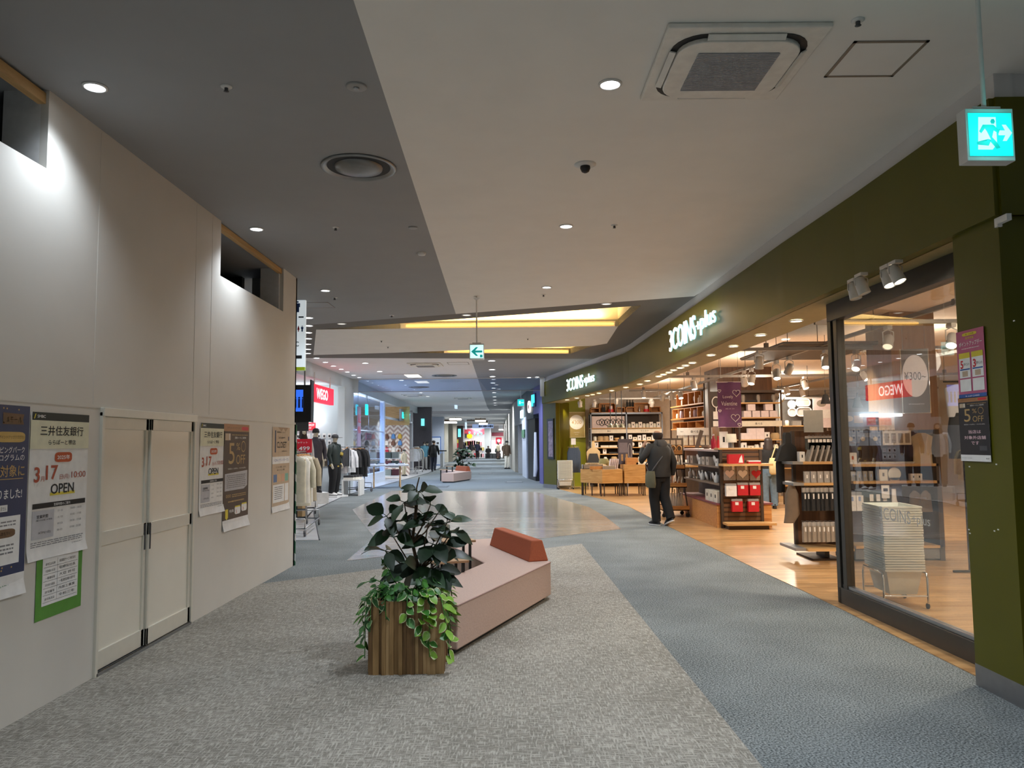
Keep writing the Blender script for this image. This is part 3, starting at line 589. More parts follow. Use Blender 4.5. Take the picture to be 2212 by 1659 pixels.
# slatted planter
m_slat = WOOD('planter_slat', '#7E6038', '#B08C5C', 0.55, 25, 25, 2.5)
m_slat2 = WOOD('planter_slat_pale', '#957448', '#C8A676', 0.55, 25, 25, 2.5); m_slat3 = WOOD('planter_slat_dark', '#6A4E2E', '#957248', 0.55, 25, 25, 2.5)
pw, pd, ph = .50, .46, .50
def planter(label, x, y, rz):
    t = thing('planter', label, 'planter', (x, y, 0.004), rz, 'slatted planters')
    MB().box(-pw / 2 + .03, -pd / 2 + .03, .01, pw / 2 - .03, pd / 2 - .03, ph - .05, black).build('liner', t)
    sl = MB(); q = random.Random(4)
    def run(n, f):
        u = 0
        while u < n - .01:
            w_ = min(q.choice([.018, .025, .03, .045, .06]), n - u); f(u, u + w_ - .0015, q.uniform(0, .022), q.choice([m_slat, m_slat2, m_slat3])); u += w_
    run(pw, lambda a, b, e, m: sl.box(-pw / 2 + a, -pd / 2 - e, 0, -pw / 2 + b, -pd / 2 + .03, ph, m))
    run(pw, lambda a, b, e, m: sl.box(-pw / 2 + a, pd / 2 - .03, 0, -pw / 2 + b, pd / 2 + e, ph, m))
    run(pd, lambda a, b, e, m: sl.box(pw / 2 - .03, -pd / 2 + a, 0, pw / 2 + e, -pd / 2 + b, ph, m))
    run(pd, lambda a, b, e, m: sl.box(-pw / 2 - e, -pd / 2 + a, 0, -pw / 2 + .03, -pd / 2 + b, ph, m))
    sl.build('slatted_casing', t); MB().box(-pw / 2 + .03, -pd / 2 + .03, ph - .08, pw / 2 - .03, pd / 2 - .03, ph - .05, M('soil', '#2E241C', .95, 0, .2, 60)).build('soil', t); return t
PX, PY, PRZ = -0.765, 5.70, 0.02
planter('square planter of vertical brown wood slats at the near end of the pink bench', PX, PY, PRZ)
m_leaf = M('dark_rubber_leaf', '#142C15', 0.45, 0, 0.25, 8); m_leafb = M('rubber_leaf', '#203C1E', 0.45, 0, 0.2, 8); m_bark = M('plant_bark', '#4A3A28', 0.8, 0, .15, 60)
m_poth = M('pothos_leaf', '#3F7A2E', 0.4, 0, 0.3, 18); m_pothl = M('pothos_bright_leaf', '#7FB03C', 0.4, 0, 0.25, 18); m_vari = M('variegated_leaf', '#4A7A48', 0.4, 0, 0.35, 30); m_ivy = M('ivy_leaf', '#2F5A2C', 0.45, 0, 0.25, 18)
m_edge = M('pale_leaf_edge', '#C9CFA0', 0.5)
def leaf(mb, p, d, L, w_, mat, up=Vector((0, 0, 1)), droop=0.25, fold=0.25, edge=None):
    d = d.normalized(); s = d.cross(up); s = s.normalized() if s.length > 1e-3 else Vector((1, 0, 0)); n = s.cross(d).normalized()
    vs = []; prof = [(0, 0), (.15, .55), (.4, 1), (.65, .9), (.85, .5), (1, 0)]
    for u, k in prof:
        c = p + d * (L * u) - Vector((0, 0, 1)) * (droop * L * u * u); hw = w_ / 2 * k
        vs += [c - s * hw + n * hw * fold, c, c + s * hw + n * hw * fold]
    fs = []
    for i in range(5): a = i * 3; fs += [(a, a + 1, a + 4, a + 3), (a + 1, a + 2, a + 5, a + 4)]
    mb.add(vs, fs, mat, None, True)
    if edge:
        e = []
        for i in range(1, 5):
            a = i * 3
            for k in (0, 2): e.append((vs[a + k], vs[a + k] + (vs[a + 1] - vs[a + k]) * .22 + n * .001))
        for k in (0, 1):
            q = [v for j in range(4) for v in e[j * 2 + k]]; mb.add(q, [(j * 2, j * 2 + 1, j * 2 + 3, j * 2 + 2) for j in range(3)], edge)
def rubber(label, loc, seed, targets, name='rubber_plant', group=None, H=0.9):
    """targets: (dx, dz, number of leaves, leaf length, dy)"""
    q = random.Random(seed); t = thing(name, label, 'plant', loc, 0, group); st, fo = MB(), MB()
    base = Vector((0, 0, 0)); tr = [base, Vector((.02, .0, .22)), Vector((-.03, .01, .42)), Vector((-.01, .02, .62)), Vector((.0, .02, .82)), Vector((.02, .02, H))]
    st.tube(tr, [.016, .014, .012, .009, .006, .004], m_bark, 8)
    for dx, dz, n, L, dy in targets:
        e = Vector((dx, dy, dz)); k = min(range(len(tr)), key=lambda i: abs(tr[i].z - dz * .55)); s0 = tr[k]
        mid = s0.lerp(e, .5) + Vector((0, 0, -.03)); st.tube([s0, mid, e], [.009, .006, .004], m_bark, 6)
        n2 = n + 1
        for i in range(n2):
            a = 2 * PI * (i + q.random() * .5) / n2; el = q.uniform(-.45, .75)
            dr_ = Vector((math.cos(a) * math.cos(el), math.sin(a) * math.cos(el) * .9, math.sin(el)))
            leaf(fo, e + dr_ * .03, dr_, L * q.uniform(.85, 1.2), L * q.uniform(.55, .7), q.choice([m_leaf, m_leaf, m_leafb]), Vector((q.uniform(-.3, .3), q.uniform(-1, .1), q.uniform(.25, .8))), q.uniform(.15, .5), .2)
            st.tube([e, e + dr_ * .04], .003, m_leafb, 5)
    st.build('stem', t); fo.build('foliage', t); return t
zb = ph - .05
def tgt(px, py, n, L, y=5.72): a = AY(px, py, y); return (a.x - PX - .05, a.z - zb, n, L, 0)
TG = [tgt(905, 1062, 5, .13), (tgt(873, 1085, 4, .14)), tgt(930, 1090, 3, .15), tgt(835, 1115, 4, .16), tgt(880, 1125, 2, .15), tgt(945, 1110, 4, .12), tgt(925, 1130, 4, .17), tgt(965, 1130, 4, .15), tgt(850, 1160, 5, .17), tgt(832, 1190, 4, .15),
      tgt(935, 1175, 4, .19), tgt(975, 1150, 3, .15), tgt(905, 1240, 5, .24, 5.62), tgt(940, 1235, 3, .2, 5.6), tgt(960, 1205, 3, .19), tgt(955, 1180, 2, .16)]
rubber('tall dark green rubber plant standing in the slatted planter', (PX + .05, PY + .02, zb), 11, TG)
def trailer(name, label, mats, edge, seeds, loc, L, w_):
    t = thing(name, label, 'plant', loc, 0, 'trailing plants in the near planter'); st, fo = MB(), MB(); q = random.Random(seeds[0])
    for pts in seeds[1]:
        P = [Vector(p) for p in pts]; st.tube(P, .0035, m_poth, 5)
        for i in range(len(P) - 1):
            n = max(2, int((P[i + 1] - P[i]).length / (L * .42)))
            for k in range(n):
                c = P[i].lerp(P[i + 1], (k + .5) / n); a = q.uniform(0, 2 * PI); out = Vector((c.x, c.y, 0)); out = out.normalized() if out.length > .05 else Vector((0, -1, 0))
                dr_ = (out * q.uniform(.3, 1) + Vector((math.cos(a), math.sin(a), q.uniform(-.9, .5)))).normalized()
                leaf(fo, c, dr_, L * q.uniform(.7, 1.2), w_ * q.uniform(.8, 1.15), q.choice(mats), out * .8 + Vector((0, 0, .6)), .3, .15, edge if q.random() < .7 else None)
    st.build('vine', t); fo.build('foliage', t); return t
def hang(x0, y0, drop, q, sp=.05): # over the rim and down the outside
    s = Vector((x0, y0, 0)); o = s.normalized(); k = max(abs(x0) / (pw / 2), abs(y0) / (pd / 2)); rim = s / k; P = [s * .4 + Vector((0, 0, .04)), rim * .9 + Vector((0, 0, .1))]
    P.append(rim * 1.12 + Vector((0, 0, .06))); n = max(1, int(drop / .09)); c = rim * 1.14
    for i in range(n): c = c + Vector((q.uniform(-sp, sp) * .5, q.uniform(-sp, sp) * .3, -drop / n)); k = max(abs(c.x) / (pw / 2 + .03), abs(c.y) / (pd / 2 + .03)); c = Vector((c.x / min(k, 1), c.y / min(k, 1), c.z)) if k < 1 else c; P.append(c.copy())
    return P
q = random.Random(3); lc = (PX, PY, ph - .03)
trailer('pothos', 'bright green trailing pothos spilling over the front right of the slatted planter', [m_pothl, m_pothl, m_poth], m_edge, (5, [hang(.16, -.22, .34, q), hang(.12, -.22, .22, q), hang(.2, -.2, .36, q), hang(.24, -.05, .3, q), hang(.24, .08, .26, q), hang(.25, -.14, .22, q), hang(.02, -.23, .1, q), hang(.22, .15, .2, q)]), lc, .075, .06)
trailer('hoya', 'pale-edged trailing plant hanging down the left corner of the slatted planter', [m_vari, m_poth, m_ivy], m_edge, (6, [hang(-.24, -.16, .36, q), hang(-.22, -.22, .2, q), hang(-.24, 0, .2, q), hang(-.2, -.22, .14, q), hang(-.12, -.23, .08, q)]), lc, .075, .042)
trailer('ivy', 'dark green ivy sprawling over the top of the slatted planter', [m_ivy, m_poth, m_ivy], None, (7, [[(-.05, -.05, 0), (-.15, -.1, .12), (-.22, -.15, .17), (-.3, -.18, .15)], [(0, -.1, 0), (-.1, -.2, .1), (-.14, -.26, .08)], [(0, 0, 0), (.08, -.15, .1), (.1, -.25, .07)], [(0, .05, 0), (-.12, .05, .16), (-.2, .1, .24), (-.22, .1, .28)], [(0, -.05, 0), (-.1, -.12, .17), (-.13, -.16, .25)], [(.05, 0, 0), (.0, -.12, .12), (0, -.2, .12)], [(.05, .05, 0), (.18, 0, .1), (.24, -.05, .07)], [(-.1, .1, 0), (-.2, 0, .1), (-.27, -.05, .07)], [(0, 0, .0), (-.05, -.18, .08), (-.05, -.24, .03)], [(.1, -.1, 0), (.14, -.2, .08), (.18, -.24, .04)], [(-.1, -.1, .02), (-.04, -.2, .16), (.04, -.24, .1)], [(.0, -.05, .02), (.1, -.15, .18), (.16, -.2, .14)], [(-.15, -.05, .02), (-.18, -.18, .16), (-.1, -.24, .12)], [(.1, .0, .02), (.2, -.1, .16), (.25, -.1, .1)]]), lc, .07, .055)
# the second group further down the concourse
A2 = G(980, 1043)
copy_tree(bench, (A2.x, A2.y, 0), 0.1, 'small-looking dusty pink bench with an orange backrest far down the concourse')
copy_tree(st1, (A2.x - .55, A2.y + 1.6, .004), 0, 'nearer dark-legged side table behind the far pink bench'); copy_tree(st2, (A2.x - .35, A2.y + 2.3, .004), 0.2, 'farther dark-legged side table behind the far pink bench')
pl2 = planter('slatted planter standing behind the far pink bench', A2.x + .05, A2.y + 4.9, .1)
rubber('bushy dark green rubber plant behind the far pink bench', (A2.x + .05, A2.y + 4.9, zb), 21, [(q.uniform(-.35, .4), q.uniform(.05, .85), 4, .24, q.uniform(-.25, .2)) for _ in range(20)], 'rubber_plant')
# ================================================================== things in and under the ceiling
m_lens = EM('downlight_lens', '#F6FAFF', 14.0); m_off = M('unlit_lens', '#B8B8B4', 0.3); m_ring = M('fitting_white', '#DADAD8', 0.45); m_fgrey = M('fitting_grey', '#9A9A98', 0.45)
def downlight(label, p, r=.062, group='ceiling downlights', lens=None):
    t = thing('downlight', label, 'ceiling light', (p.x, p.y, p.z), 0, group)
    MB().lathe([(r * .98, 0.0), (r * 1.22, 0.0), (r * 1.22, -.006), (r, -.012), (r * .98, -.004)], m_ring, n=24, caps=False).build('trim_ring', t)
    MB().lathe([(r, -.003), (0.001, -.004)], lens or m_lens, n=24).build('lens', t); return t
for i, (px, py) in enumerate([(205, 187), (554, 494), (703, 627)]): downlight('%s lit downlight along the white hoarding, counted from the near end' % ORD[i], Cl(px, py))
for i, (px, py) in enumerate([(1318, 181), (1223, 488), (1181, 620)]): downlight('%s lit downlight in the pale ceiling field, counted from the near end' % ORD[i], Cl(px, py))
for i, (px, py) in enumerate([(738, 699), (1008, 680), (1310, 656)]): downlight('%s dim downlight from the left in the dark band before the coves' % ORD[i], Cl(px, py), .075, lens=EM('dim_lens', '#F0EDE4', 1.2))
for i, (px, py) in enumerate([(667, 686), (667, 703), (666, 718), (666, 731), (665, 743), (665, 754), (665, 763)]): downlight('%s bright downlight from the front beside the hanging direction sign' % ORD[i], Cl(px, py), .075, 'downlights beside the direction sign')
for i, (px, py) in enumerate([(684, 773), (703, 782), (720, 790), (737, 797), (750, 803), (764, 810), (776, 815)]): downlight('%s downlight from the front in the row along the white left bulkhead' % ORD[i], Cl(px, py), .08, 'downlights along the left bulkhead')
for i, (px, py) in enumerate([(789, 784), (820, 802), (867, 821), (891, 835), (909, 848), (924, 856)]): downlight('%s downlight from the front in the pale far ceiling left of centre' % ORD[i], Cl(px, py), .09, 'downlights in the pale far ceiling')
for i, (px, py) in enumerate([(1062, 779), (1063, 798), (1064, 813), (1065, 827), (1066, 838), (1067.5, 848), (1068.5, 857), (1069, 864), (1069.5, 870), (1070, 875)]): downlight('%s downlight from the front in the long row down the grey far ceiling' % ORD[i], Cl(px, py), .1, 'downlights in the grey far ceiling')
for i, (px, py) in enumerate([(1160, 814), (1143, 815), (1170, 817)]): downlight('%s downlight beside the far olive pier' % ORD[i], Cl(px, py), .08, 'downlights at the far olive pier')
def sprinkler(label, p, r=.035, cat='sprinkler', nm='sprinkler', dark=True):
    t = thing(nm, label, cat, p, 0, 'sprinklers')
    MB().lathe([(r, 0), (r, -.004), (r * .6, -.01), (0.001, -.01)], m_ring, n=18).build('plate', t); MB().lathe([(r * .35, -.008), (r * .35, -.03), (r * .5, -.032), (0.001, -.036)], steel if not dark else darkgrey, n=10).build('head', t)
for (px, py), l in (((489, 187), 'sprinkler in the dark ceiling between the near downlight and the round emergency light'), ((725, 491), 'sprinkler in the dark ceiling under the round air diffuser'), ((1327, 486), 'tiny sprinkler in the pale ceiling right of the second downlight'), ((1853, 43), 'sprinkler in the pale ceiling beside the air conditioner'), ((1174, 636), 'tiny sprinkler in the pale ceiling behind the third downlight'), ((1096, 644), 'sprinkler'), ):
    if l != 'sprinkler': sprinkler(l, Cl(px, py))
for (px, py), l in (((723, 643), 'first tiny sprinkler beyond the third hoarding downlight'), ((846, 681), 'tiny sprinkler just before the dark ceiling band')): sprinkler(l, Cl(px, py), .045)
for k, (px, py) in enumerate([(824, 736), (838, 749), (1140, 731)]): sprinkler('%s tiny dark sprinkler from the left on the pale panel between the coves' % ORD[k], Cl(px, py), .03)
def disc(nm, label, cat, p, r, inner=True):
    t = thing(nm, label, cat, p); MB().lathe([(r, 0), (r, -.008), (r * .9, -.012), (.001, -.013)], m_fgrey, n=28).build('cover', t)
    if inner: MB().lathe([(r * .3, -.012), (r * .3, -.022), (r * .18, -.026), (.001, -.02)], steel, n=16).build('lamp', t)
disc('emergency_light', 'round grey emergency light near the edge of the dark ceiling', 'emergency light', Cl(770, 186), .065); disc('speaker', 'small flat round speaker in the dark ceiling near the pale edge', 'speaker', Cl(892, 491), .05, False)
t = thing('smoke_detector', 'small domed smoke detector in the dark ceiling before the coves', 'detector', Cl(911, 546)); MB().lathe([(.05, 0), (.05, -.015), (.04, -.03), (.001, -.04)], m_ring, n=20).build('dome', t); MB().lathe([(.042, -.02), (.036, -.031)], black, n=20, caps=False).build('vent', t)
t = thing('dome_camera', 'black dome security camera on a white ring in the pale ceiling', 'camera', Cl(1264, 355)); MB().lathe([(.09, 0), (.09, -.005), (.06, -.018), (.04, -.018)], m_ring, n=28).build('ring', t); MB().lathe([(.04, -.015), (.042, -.035), (.03, -.062), (.012, -.072), (.001, -.073)], black, n=20).build('dome', t)
def diffuser(label, p, r):
    t = thing('air_diffuser', label, 'air diffuser', p)
    MB().lathe([(r * .86, 0), (r, 0), (r * 1.0, -.012), (r * .95, -.02), (r * .9, -.012), (r * .84, 0.0)], M('diffuser_rim', '#8E9090', .3, .8), n=40, caps=False).build('rim', t)
    MB().lathe([(r * .84, -.001), (r * .64, -.002)], M('diffuser_gap', '#2A2B2D', .7), n=40, caps=False).build('gap', t); MB().lathe([(r * .64, -.002), (r * .62, -.02), (r * .45, -.035), (r * .26, -.05), (.001, -.055)], M('diffuser_cone', '#7C7D7D', .35, .6), n=40).build('cone', t)
diffuser('large round metal air diffuser in the dark ceiling', Cl(775, 361), .305)
for i, (px, py) in enumerate([(960, 811), (905, 836)]): diffuser('%s round air diffuser in the pale far ceiling' % ORD[i], Cl(px, py), .42)
def cassette(label, c, s, rz=0.0):
    t = thing('air_conditioner', label, 'air conditioner', c, rz, 'ceiling cassette air conditioners'); h = s / 2
    MB().box(-h, -h, -.03, h, h, 0, m_cl2).build('panel', t, bevel=.01)
    def rr(k, e, z, n=6):
        P = []
        for cx, cy_, a in ((k - e, k - e, 0), (-k + e, k - e, 90), (-k + e, -k + e, 180), (k - e, -k + e, 270)): P += [(cx + e * math.cos(math.radians(a + i * 90 / n)), cy_ + e * math.sin(math.radians(a + i * 90 / n))) for i in range(n + 1)]
        return P
    MB().prism(rr(h * .86, h * .4, 0), -.034, -.028, M('slot_black', '#1C1D1F', .6)).build('air_slot', t)
    MB().prism(rr(h * .78, h * .35, 0), -.06, -.03, m_cl2).build('fascia', t, bevel=.006)
    g = MB().prism(rr(h * .52, .01, 0), -.064, -.058, M('filter_grey', '#A09FA2', .7)).build('grille', t)
    gb = MB()
    for i in range(30): y = -h * .52 + h * 1.04 * (i + .5) / 30; gb.box(-h * .52, y - .003, -.067, h * .52, y + .003, -.064, M('filter_bar', '#B4B3B6', .6))
    gb.build('bars', g)
    for k in range(4):
        T = Matrix.Rotation(k * PI / 2, 4, 'Z') @ Matrix.Translation((0, h * .835, -.045)) @ Matrix.Rotation(.5 if k != 1 else .2, 4, 'X')
        MB().box(-h * .48, -h * .04, -.004, h * .48, h * .04, .004, m_cl2, T).build('flap', t)
m_cl2 = M('unit_white', '#E8E5DE', .5)
c = (Cl(1437, 44) + Cl(1811, 39) + Cl(1377, 214) + (Cl(1377, 214) + Cl(1811, 39) - Cl(1437, 44))) / 4
cassette('large square ceiling air conditioner with a grey grille near the square access hatch', c, .9, .006)
cassette('far ceiling air conditioner in the pale ceiling beyond the coves', Cl(919, 787), .95)
for i, (px, py) in enumerate([(893, 853), (1000, 859)]): cassette('%s small-looking air conditioner far down the pale ceiling' % ['left', 'right'][i], Cl(px, py), 1.0)
def hatch(label, c, s, rz=0, pm=None):
    t = thing('access_hatch', label, 'access hatch', c, rz, 'ceiling access hatches'); h = s / 2; f = M('hatch_trim', '#8C857C', .4, .4)
    MB().box(-h, -h, -.006, h, -h + .018, 0, f).box(-h, h - .018, -.006, h, h, 0, f).box(-h, -h, -.006, -h + .018, h, 0, f).box(h - .018, -h, -.006, h, h, 0, f).build('frame', t); MB().box(-h + .018, -h + .018, -.003, h - .018, h - .018, 0, pm or m_cl).build('panel', t)
hatch('square access hatch in the pale ceiling beside the air conditioner', (Cl(1841, 86) + Cl(1932, 166)) / 2, .43); hatch('access hatch in the pale far ceiling right of the far air conditioner', Cl(990, 785), .6, 0, m_cf); hatch('access hatch in the dark ceiling behind the hanging direction sign', Cl(683, 659), .5, 0, m_cd)
t = thing('ceiling_light', 'square ceiling panel with one lit half in the pale far ceiling', 'ceiling light', Cl(871, 811)); MB().box(-.6, -.6, -.02, .6, .6, 0, m_cf).build('frame', t); MB().box(.1, -.5, -.024, .55, .5, -.02, EM('panel_glow', '#FFF8E8', 4)).build('diffuser', t)
# exit signs
m_cyan = EM('exit_cyan', '#12D6D2', .85); m_exw = EM('exit_white', '#B8ECF8', .95); m_exman = EM('exit_deep_cyan', '#0A9490', .6); m_exwhite = EM('exit_bright', '#C8F8F0', .95)
def exit_sign(label, c, s, face, rod, kind, rz=0.0):
    t = thing('exit_sign', label, 'exit sign', c, rz, 'hanging exit signs'); h = s / 2
    MB().box(-h, -.035, -h - .012, h, .035, h + .012, m_ring).box(-h * .6, -.02, h + .012, h * .6, .02, h + .03, m_ring).build('housing', t, bevel=.004)
    MB().plate(rect(0, 0, s * .9, s * .9), .002, face, TL(0, -.038, 0)).build('face', t)
    g = MB(); T = TL(0, -.0395, 0)
    def pl(P, m, k=0): g.plate([(x * s, z * s) for x, z in P], .0006, m, TL(0, -.0392 - .0006 * k, 0))
    if kind == 'man':
        pl([(-.28, -.32), (.02, -.32), (.12, -.2), (.12, .36), (-.24, .36)], m_exw)
        pl([(.02, .22), (.0, .27), (.03, .32), (.08, .32), (.1, .27), (.08, .22)], m_exman, 1)
        pl([(-.16, .2), (.06, .2), (.16, .1), (.2, .12), (.16, .02), (.06, .08), (.02, -.06), (.14, -.2), (.18, -.28), (.1, -.3), (-.06, -.1), (-.1, -.14), (-.3, -.16), (-.28, -.22), (-.06, -.24), (0, -.12), (-.08, .06), (-.12, .12), (-.2, .02), (-.24, .06)], m_exman, 2)
        pl([(.16, -.02), (.3, -.02), (.24, -.14), (.32, -.14), (.44, .03), (.32, .2), (.24, .2), (.3, .08), (.16, .08)], m_exw, 1)
    elif kind == 'left':
        pl([(-.38, 0), (-.05, .3), (.1, .3), (-.1, .07), (.38, .07), (.38, -.07), (-.1, -.07), (.1, -.3), (-.05, -.3)], m_exman, 1); pl([(.22, -.4), (.4, -.4), (.4, -.22), (.22, -.22)], m_exman, 1)
    else:
        pl([(-.25, -.2), (-.02, -.2), (-.02, .25), (-.25, .25)], m_exw, 1); pl([(.05, -.05), (.4, -.05), (.4, .06), (.05, .06)], m_exw, 1)
    g.build('pictogram', t)
    MB().tube([(0, 0, h + .03), (0, 0, rod)], .011, m_ring, 10).lathe([(.05, rod - .03), (.03, rod - .05), (.012, rod - .06)], m_ring, n=16).build('rod', t); return t
p = AY(2129, 297, 3.62); exit_sign('large-looking lit cyan exit sign with a running figure hanging before the olive fascia', p, .235, m_cyan, ZC - p.z, 'man', .03)
lamp('POINT', (p.x, p.y - .09, p.z), 1.2, (.1, 1, .9), .08)
p = AY(1030, 760, 11.74); exit_sign('white lit exit sign with a green left arrow hanging before the coves', p, .225, m_exwhite, ZC - p.z, 'left')
p = AY(1125, 870, 33.0); exit_sign('far green exit sign hanging in front of the purple shop', p, .3, m_cyan, ZC - p.z, 'far')
# direction sign hanging past the end of the hoarding
p = AY(661, 643, 11.95); z0 = AY(661, 800, 11.95).z; W_ = .78; H_ = ZC - z0
t = thing('direction_sign', 'tall white hanging direction sign with pictograms past the end of the hoarding', 'sign', (p.x - W_ / 2, 11.95, z0))
MB().box(-W_ / 2, -.03, 0, W_ / 2, .03, H_, EM('sign_white', '#D8E2E6', .55)).build('board', t); MB().box(-W_ / 2, -.032, 0, W_ / 2, .032, .05, M('lime_band', '#B4C81E', .5)).build('foot_band', t)
g = MB(); Z = lambda py: AY(661, py, 11.95).z - z0; Xx = lambda px: AY(px, 700, 11.95).x - (p.x - W_ / 2)
def fig(px, py0, py1, mat, skirt=False):
    x, za, zb_ = Xx(px), Z(py1), Z(py0); h = zb_ - za; T = TL(0, -.032, 0)
    g.plate(circ(x, za + h * .92, h * .08), .001, mat, T)
    if skirt: g.plate([(x - h * .1, za + h * .82), (x + h * .1, za + h * .82), (x + h * .2, za + h * .3), (x - h * .2, za + h * .3)], .001, mat, T)
    else: g.plate([(x - h * .2, za + h * .8), (x + h * .2, za + h * .8), (x + h * .2, za + h * .45), (x + h * .12, za + h * .45), (x + h * .12, za), (x - h * .12, za), (x - h * .12, za + h * .45), (x - h * .2, za + h * .45)], .001, mat, T)
    if skirt: g.plate(rect(x, za + h * .15, h * .16, h * .3), .001, mat, T)
mb_, mr_ = M('picto_blue', '#2A4C8C'), M('picto_red', '#B0303C')
fig(644, 651, 675, mb_); fig(632, 651, 675, mr_, True); fig(654, 704, 717, mb_); fig(646, 704, 717, mr_, True)
x = Xx(632); T = TL(0, -.032, 0); g.plate([(Xx(622), Z(771)), (Xx(630), Z(758)), (Xx(640), Z(758)), (Xx(634), Z(768)), (Xx(654), Z(768)), (Xx(654), Z(775)), (Xx(634), Z(775)), (Xx(640), Z(784)), (Xx(630), Z(784))], .001, ink, T)
g.text('C', Xx(643), Z(743.5), .075, ink, -.034, bold=.01); g.plate(rect(Xx(634), Z(742), .05, .09), .001, ink, T); g.plate(rect(Xx(633), Z(711), .05, .15), .001, ink, T); g.plate([(Xx(646), Z(687)), (Xx(657), Z(687)), (Xx(657), Z(684)), (Xx(646), Z(684))][::-1], .001, ink, T); g.plate(circ(Xx(636), Z(685), .03), .001, ink, T)
g.build('pictograms', t); MB().tube([(-.3, 0, H_ - .02), (-.3, 0, H_)], .012, steel).tube([(.3, 0, H_ - .02), (.3, 0, H_)], .012, steel).build('hanger', t)
# floor access lids on the far carpet
m_lid = M('floor_lid', '#4E565C', .6, .2)
for k, (px, py) in enumerate([(948, 1051), (1111, 1041), (1049, 1023), (1072, 1013.5), (1072, 1005), (1029, 1010), (960, 1003), (1035, 1001.5), (1073, 998.5), (960, 1006.5)]):
    p = G(px, py, .004); tag(MB().box(-.36, -.5, 0, .36, .5, .006, m_lid).box(-.3, -.42, .006, .3, .42, .008, M('floor_lid_top', '#5A636A', .5)).build('floor_hatch', None, p), '%s dark floor hatch on the far pale carpet, counted from the near end' % ORD[k], 'floor hatch', 'floor hatches')
# ================================================================== the variety shop on the right
m_let = EM('sign_letter_glow', '#F4FDFF', 1.5); m_letb = EM('sign_halo', '#9FE8F0', 0.7)
def shop_sign(label, a, b, l_px, r_px, group):
    """raised lit letters along the fascia between two picks (px, y top of 3, y bottom of 3) .. right end"""
    A = AP(l_px[0], (l_px[1] + l_px[2]) / 2, a, b); zt_, zb_ = AP(l_px[0], l_px[1], a, b).z, AP(l_px[0], l_px[2], a, b).z; B = AP(r_px[0], r_px[1], a, b)
    W_ = (Vector((B.x, B.y, 0)) - Vector((A.x, A.y, 0))).length; h = zt_ - zb_; ang = math.atan2(B.y - A.y, B.x - A.x)
    t = thing('shop_sign', label, 'shop sign', (A.x, A.y, (zt_ + zb_) / 2), ang, group); x = 0
    w1, w2, w3 = W_ * .62, W_ * .07, W_ * .28
    f = MB(); f.text('3COINS', w1 / 2, 0, h, m_let, -.05, w1, 0, None, .014).text('+', w1 + W_ * .02 + w2 / 2, -.02 * h, h * .32, m_let, -.05, w2, 0, None, .014).text('plus', w1 + w2 + W_ * .03 + w3 / 2, -h * .04, h * .88, m_let, -.05, w3, 0, None, .014); f.build('lettering', t)
    k = MB(); k.text('3COINS', w1 / 2, 0, h, m_letb, -.036, w1, 0, None, .012).text('+', w1 + W_ * .02 + w2 / 2, -.02 * h, h * .32, m_letb, -.036, w2, 0, None, .012).text('plus', w1 + w2 + W_ * .03 + w3 / 2, -h * .04, h * .88, m_letb, -.036, w3, 0, None, .012); k.build('backing', t)
    c = Vector((A.x, A.y, 0)).lerp(Vector((B.x, B.y, 0)), .5); n = Vector((math.sin(ang), -math.cos(ang), 0))
    lo = lamp('AREA', (c.x + n.x * .16, c.y + n.y * .16, (zt_ + zb_) / 2), W_ * 1.3, (.9, .98, 1), W_, sy=h); lo.rotation_euler = (PI / 2, 0, ang)
FA, FB = (2.83, 18.0), (2.91, 8.0)
shop_sign('larger lit white shop name on the nearer olive fascia', (2.72, 17.75), (2.90, 8.1), (1451, 715, 761), (1552, 688), 'lit shop names on the olive fascia')
shop_sign('smaller-looking lit white shop name on the far stretch of olive fascia', (2.66, 18.35), (1.05, 27.2), (1227, 820, 846), (1287, 822), 'lit shop names on the olive fascia')
SOF = [(1720, 692.6), (1643, 723.5), (1584.5, 747.6), (1536, 767), (1495.7, 783.7), (1481, 789.5), (1469.6, 794.7), (1455, 799.6), (1445, 804.6), (1433, 809), (1423, 813), (1398.7, 822.8), (1382, 830), (1352, 837), (1321.5, 844), (1294, 849.4), (1280, 852.6), (1268.5, 855), (1246, 860), (1225, 864)]
m_warm = EM('warm_lens', '#FFF3DC', 14.0)
for i, (px, py) in enumerate(SOF): downlight('%s warm downlight from the near end under the olive fascia' % ORD[i], G(px, py, 2.955), .065, 'downlights under the olive fascia', m_warm)
for i, (px, py) in enumerate([(1697, 733), (1824, 694), (1903, 763), (1908, 797)]): downlight('%s recessed downlight in the peach shop ceiling from the left' % ORD[i], G(px, py, 3.495), .075, 'downlights in the shop ceiling', m_warm)
for x, y, p in ((3.6, 10.2, 34), (3.5, 14, 34), (3.4, 17.5, 34), (3.0, 21, 40), (2.4, 24.8, 45)): lamp('SPOT', (x, y, 2.93), p, WARM, .06, 110, .7, (x, y, 0))
SL = (1.0, .9, .75)
for x, y, p in ((4.4, 6.0, 200), (4.0, 7.2, 180), (5.8, 7.2, 200), (4.9, 12.3, 260), (7.5, 13.5, 240), (5.0, 16.6, 300), (8.2, 17.5, 260), (4.2, 20.5, 300), (7.5, 21.5, 260), (3.6, 25.0, 260), (5.5, 25.5, 260), (9, 25.5, 220)):
    lamp('SPOT', (x, y, 2.98), p, SL, .12, 150, .8, (x, y, 0))
for x, y, p in ((5.6, 7.4, 70), (7, 13, 100), (5.5, 17, 100), (8, 22, 100), (4.3, 24, 100)): lamp('POINT', (x, y, 2.9), p, SL, .25)
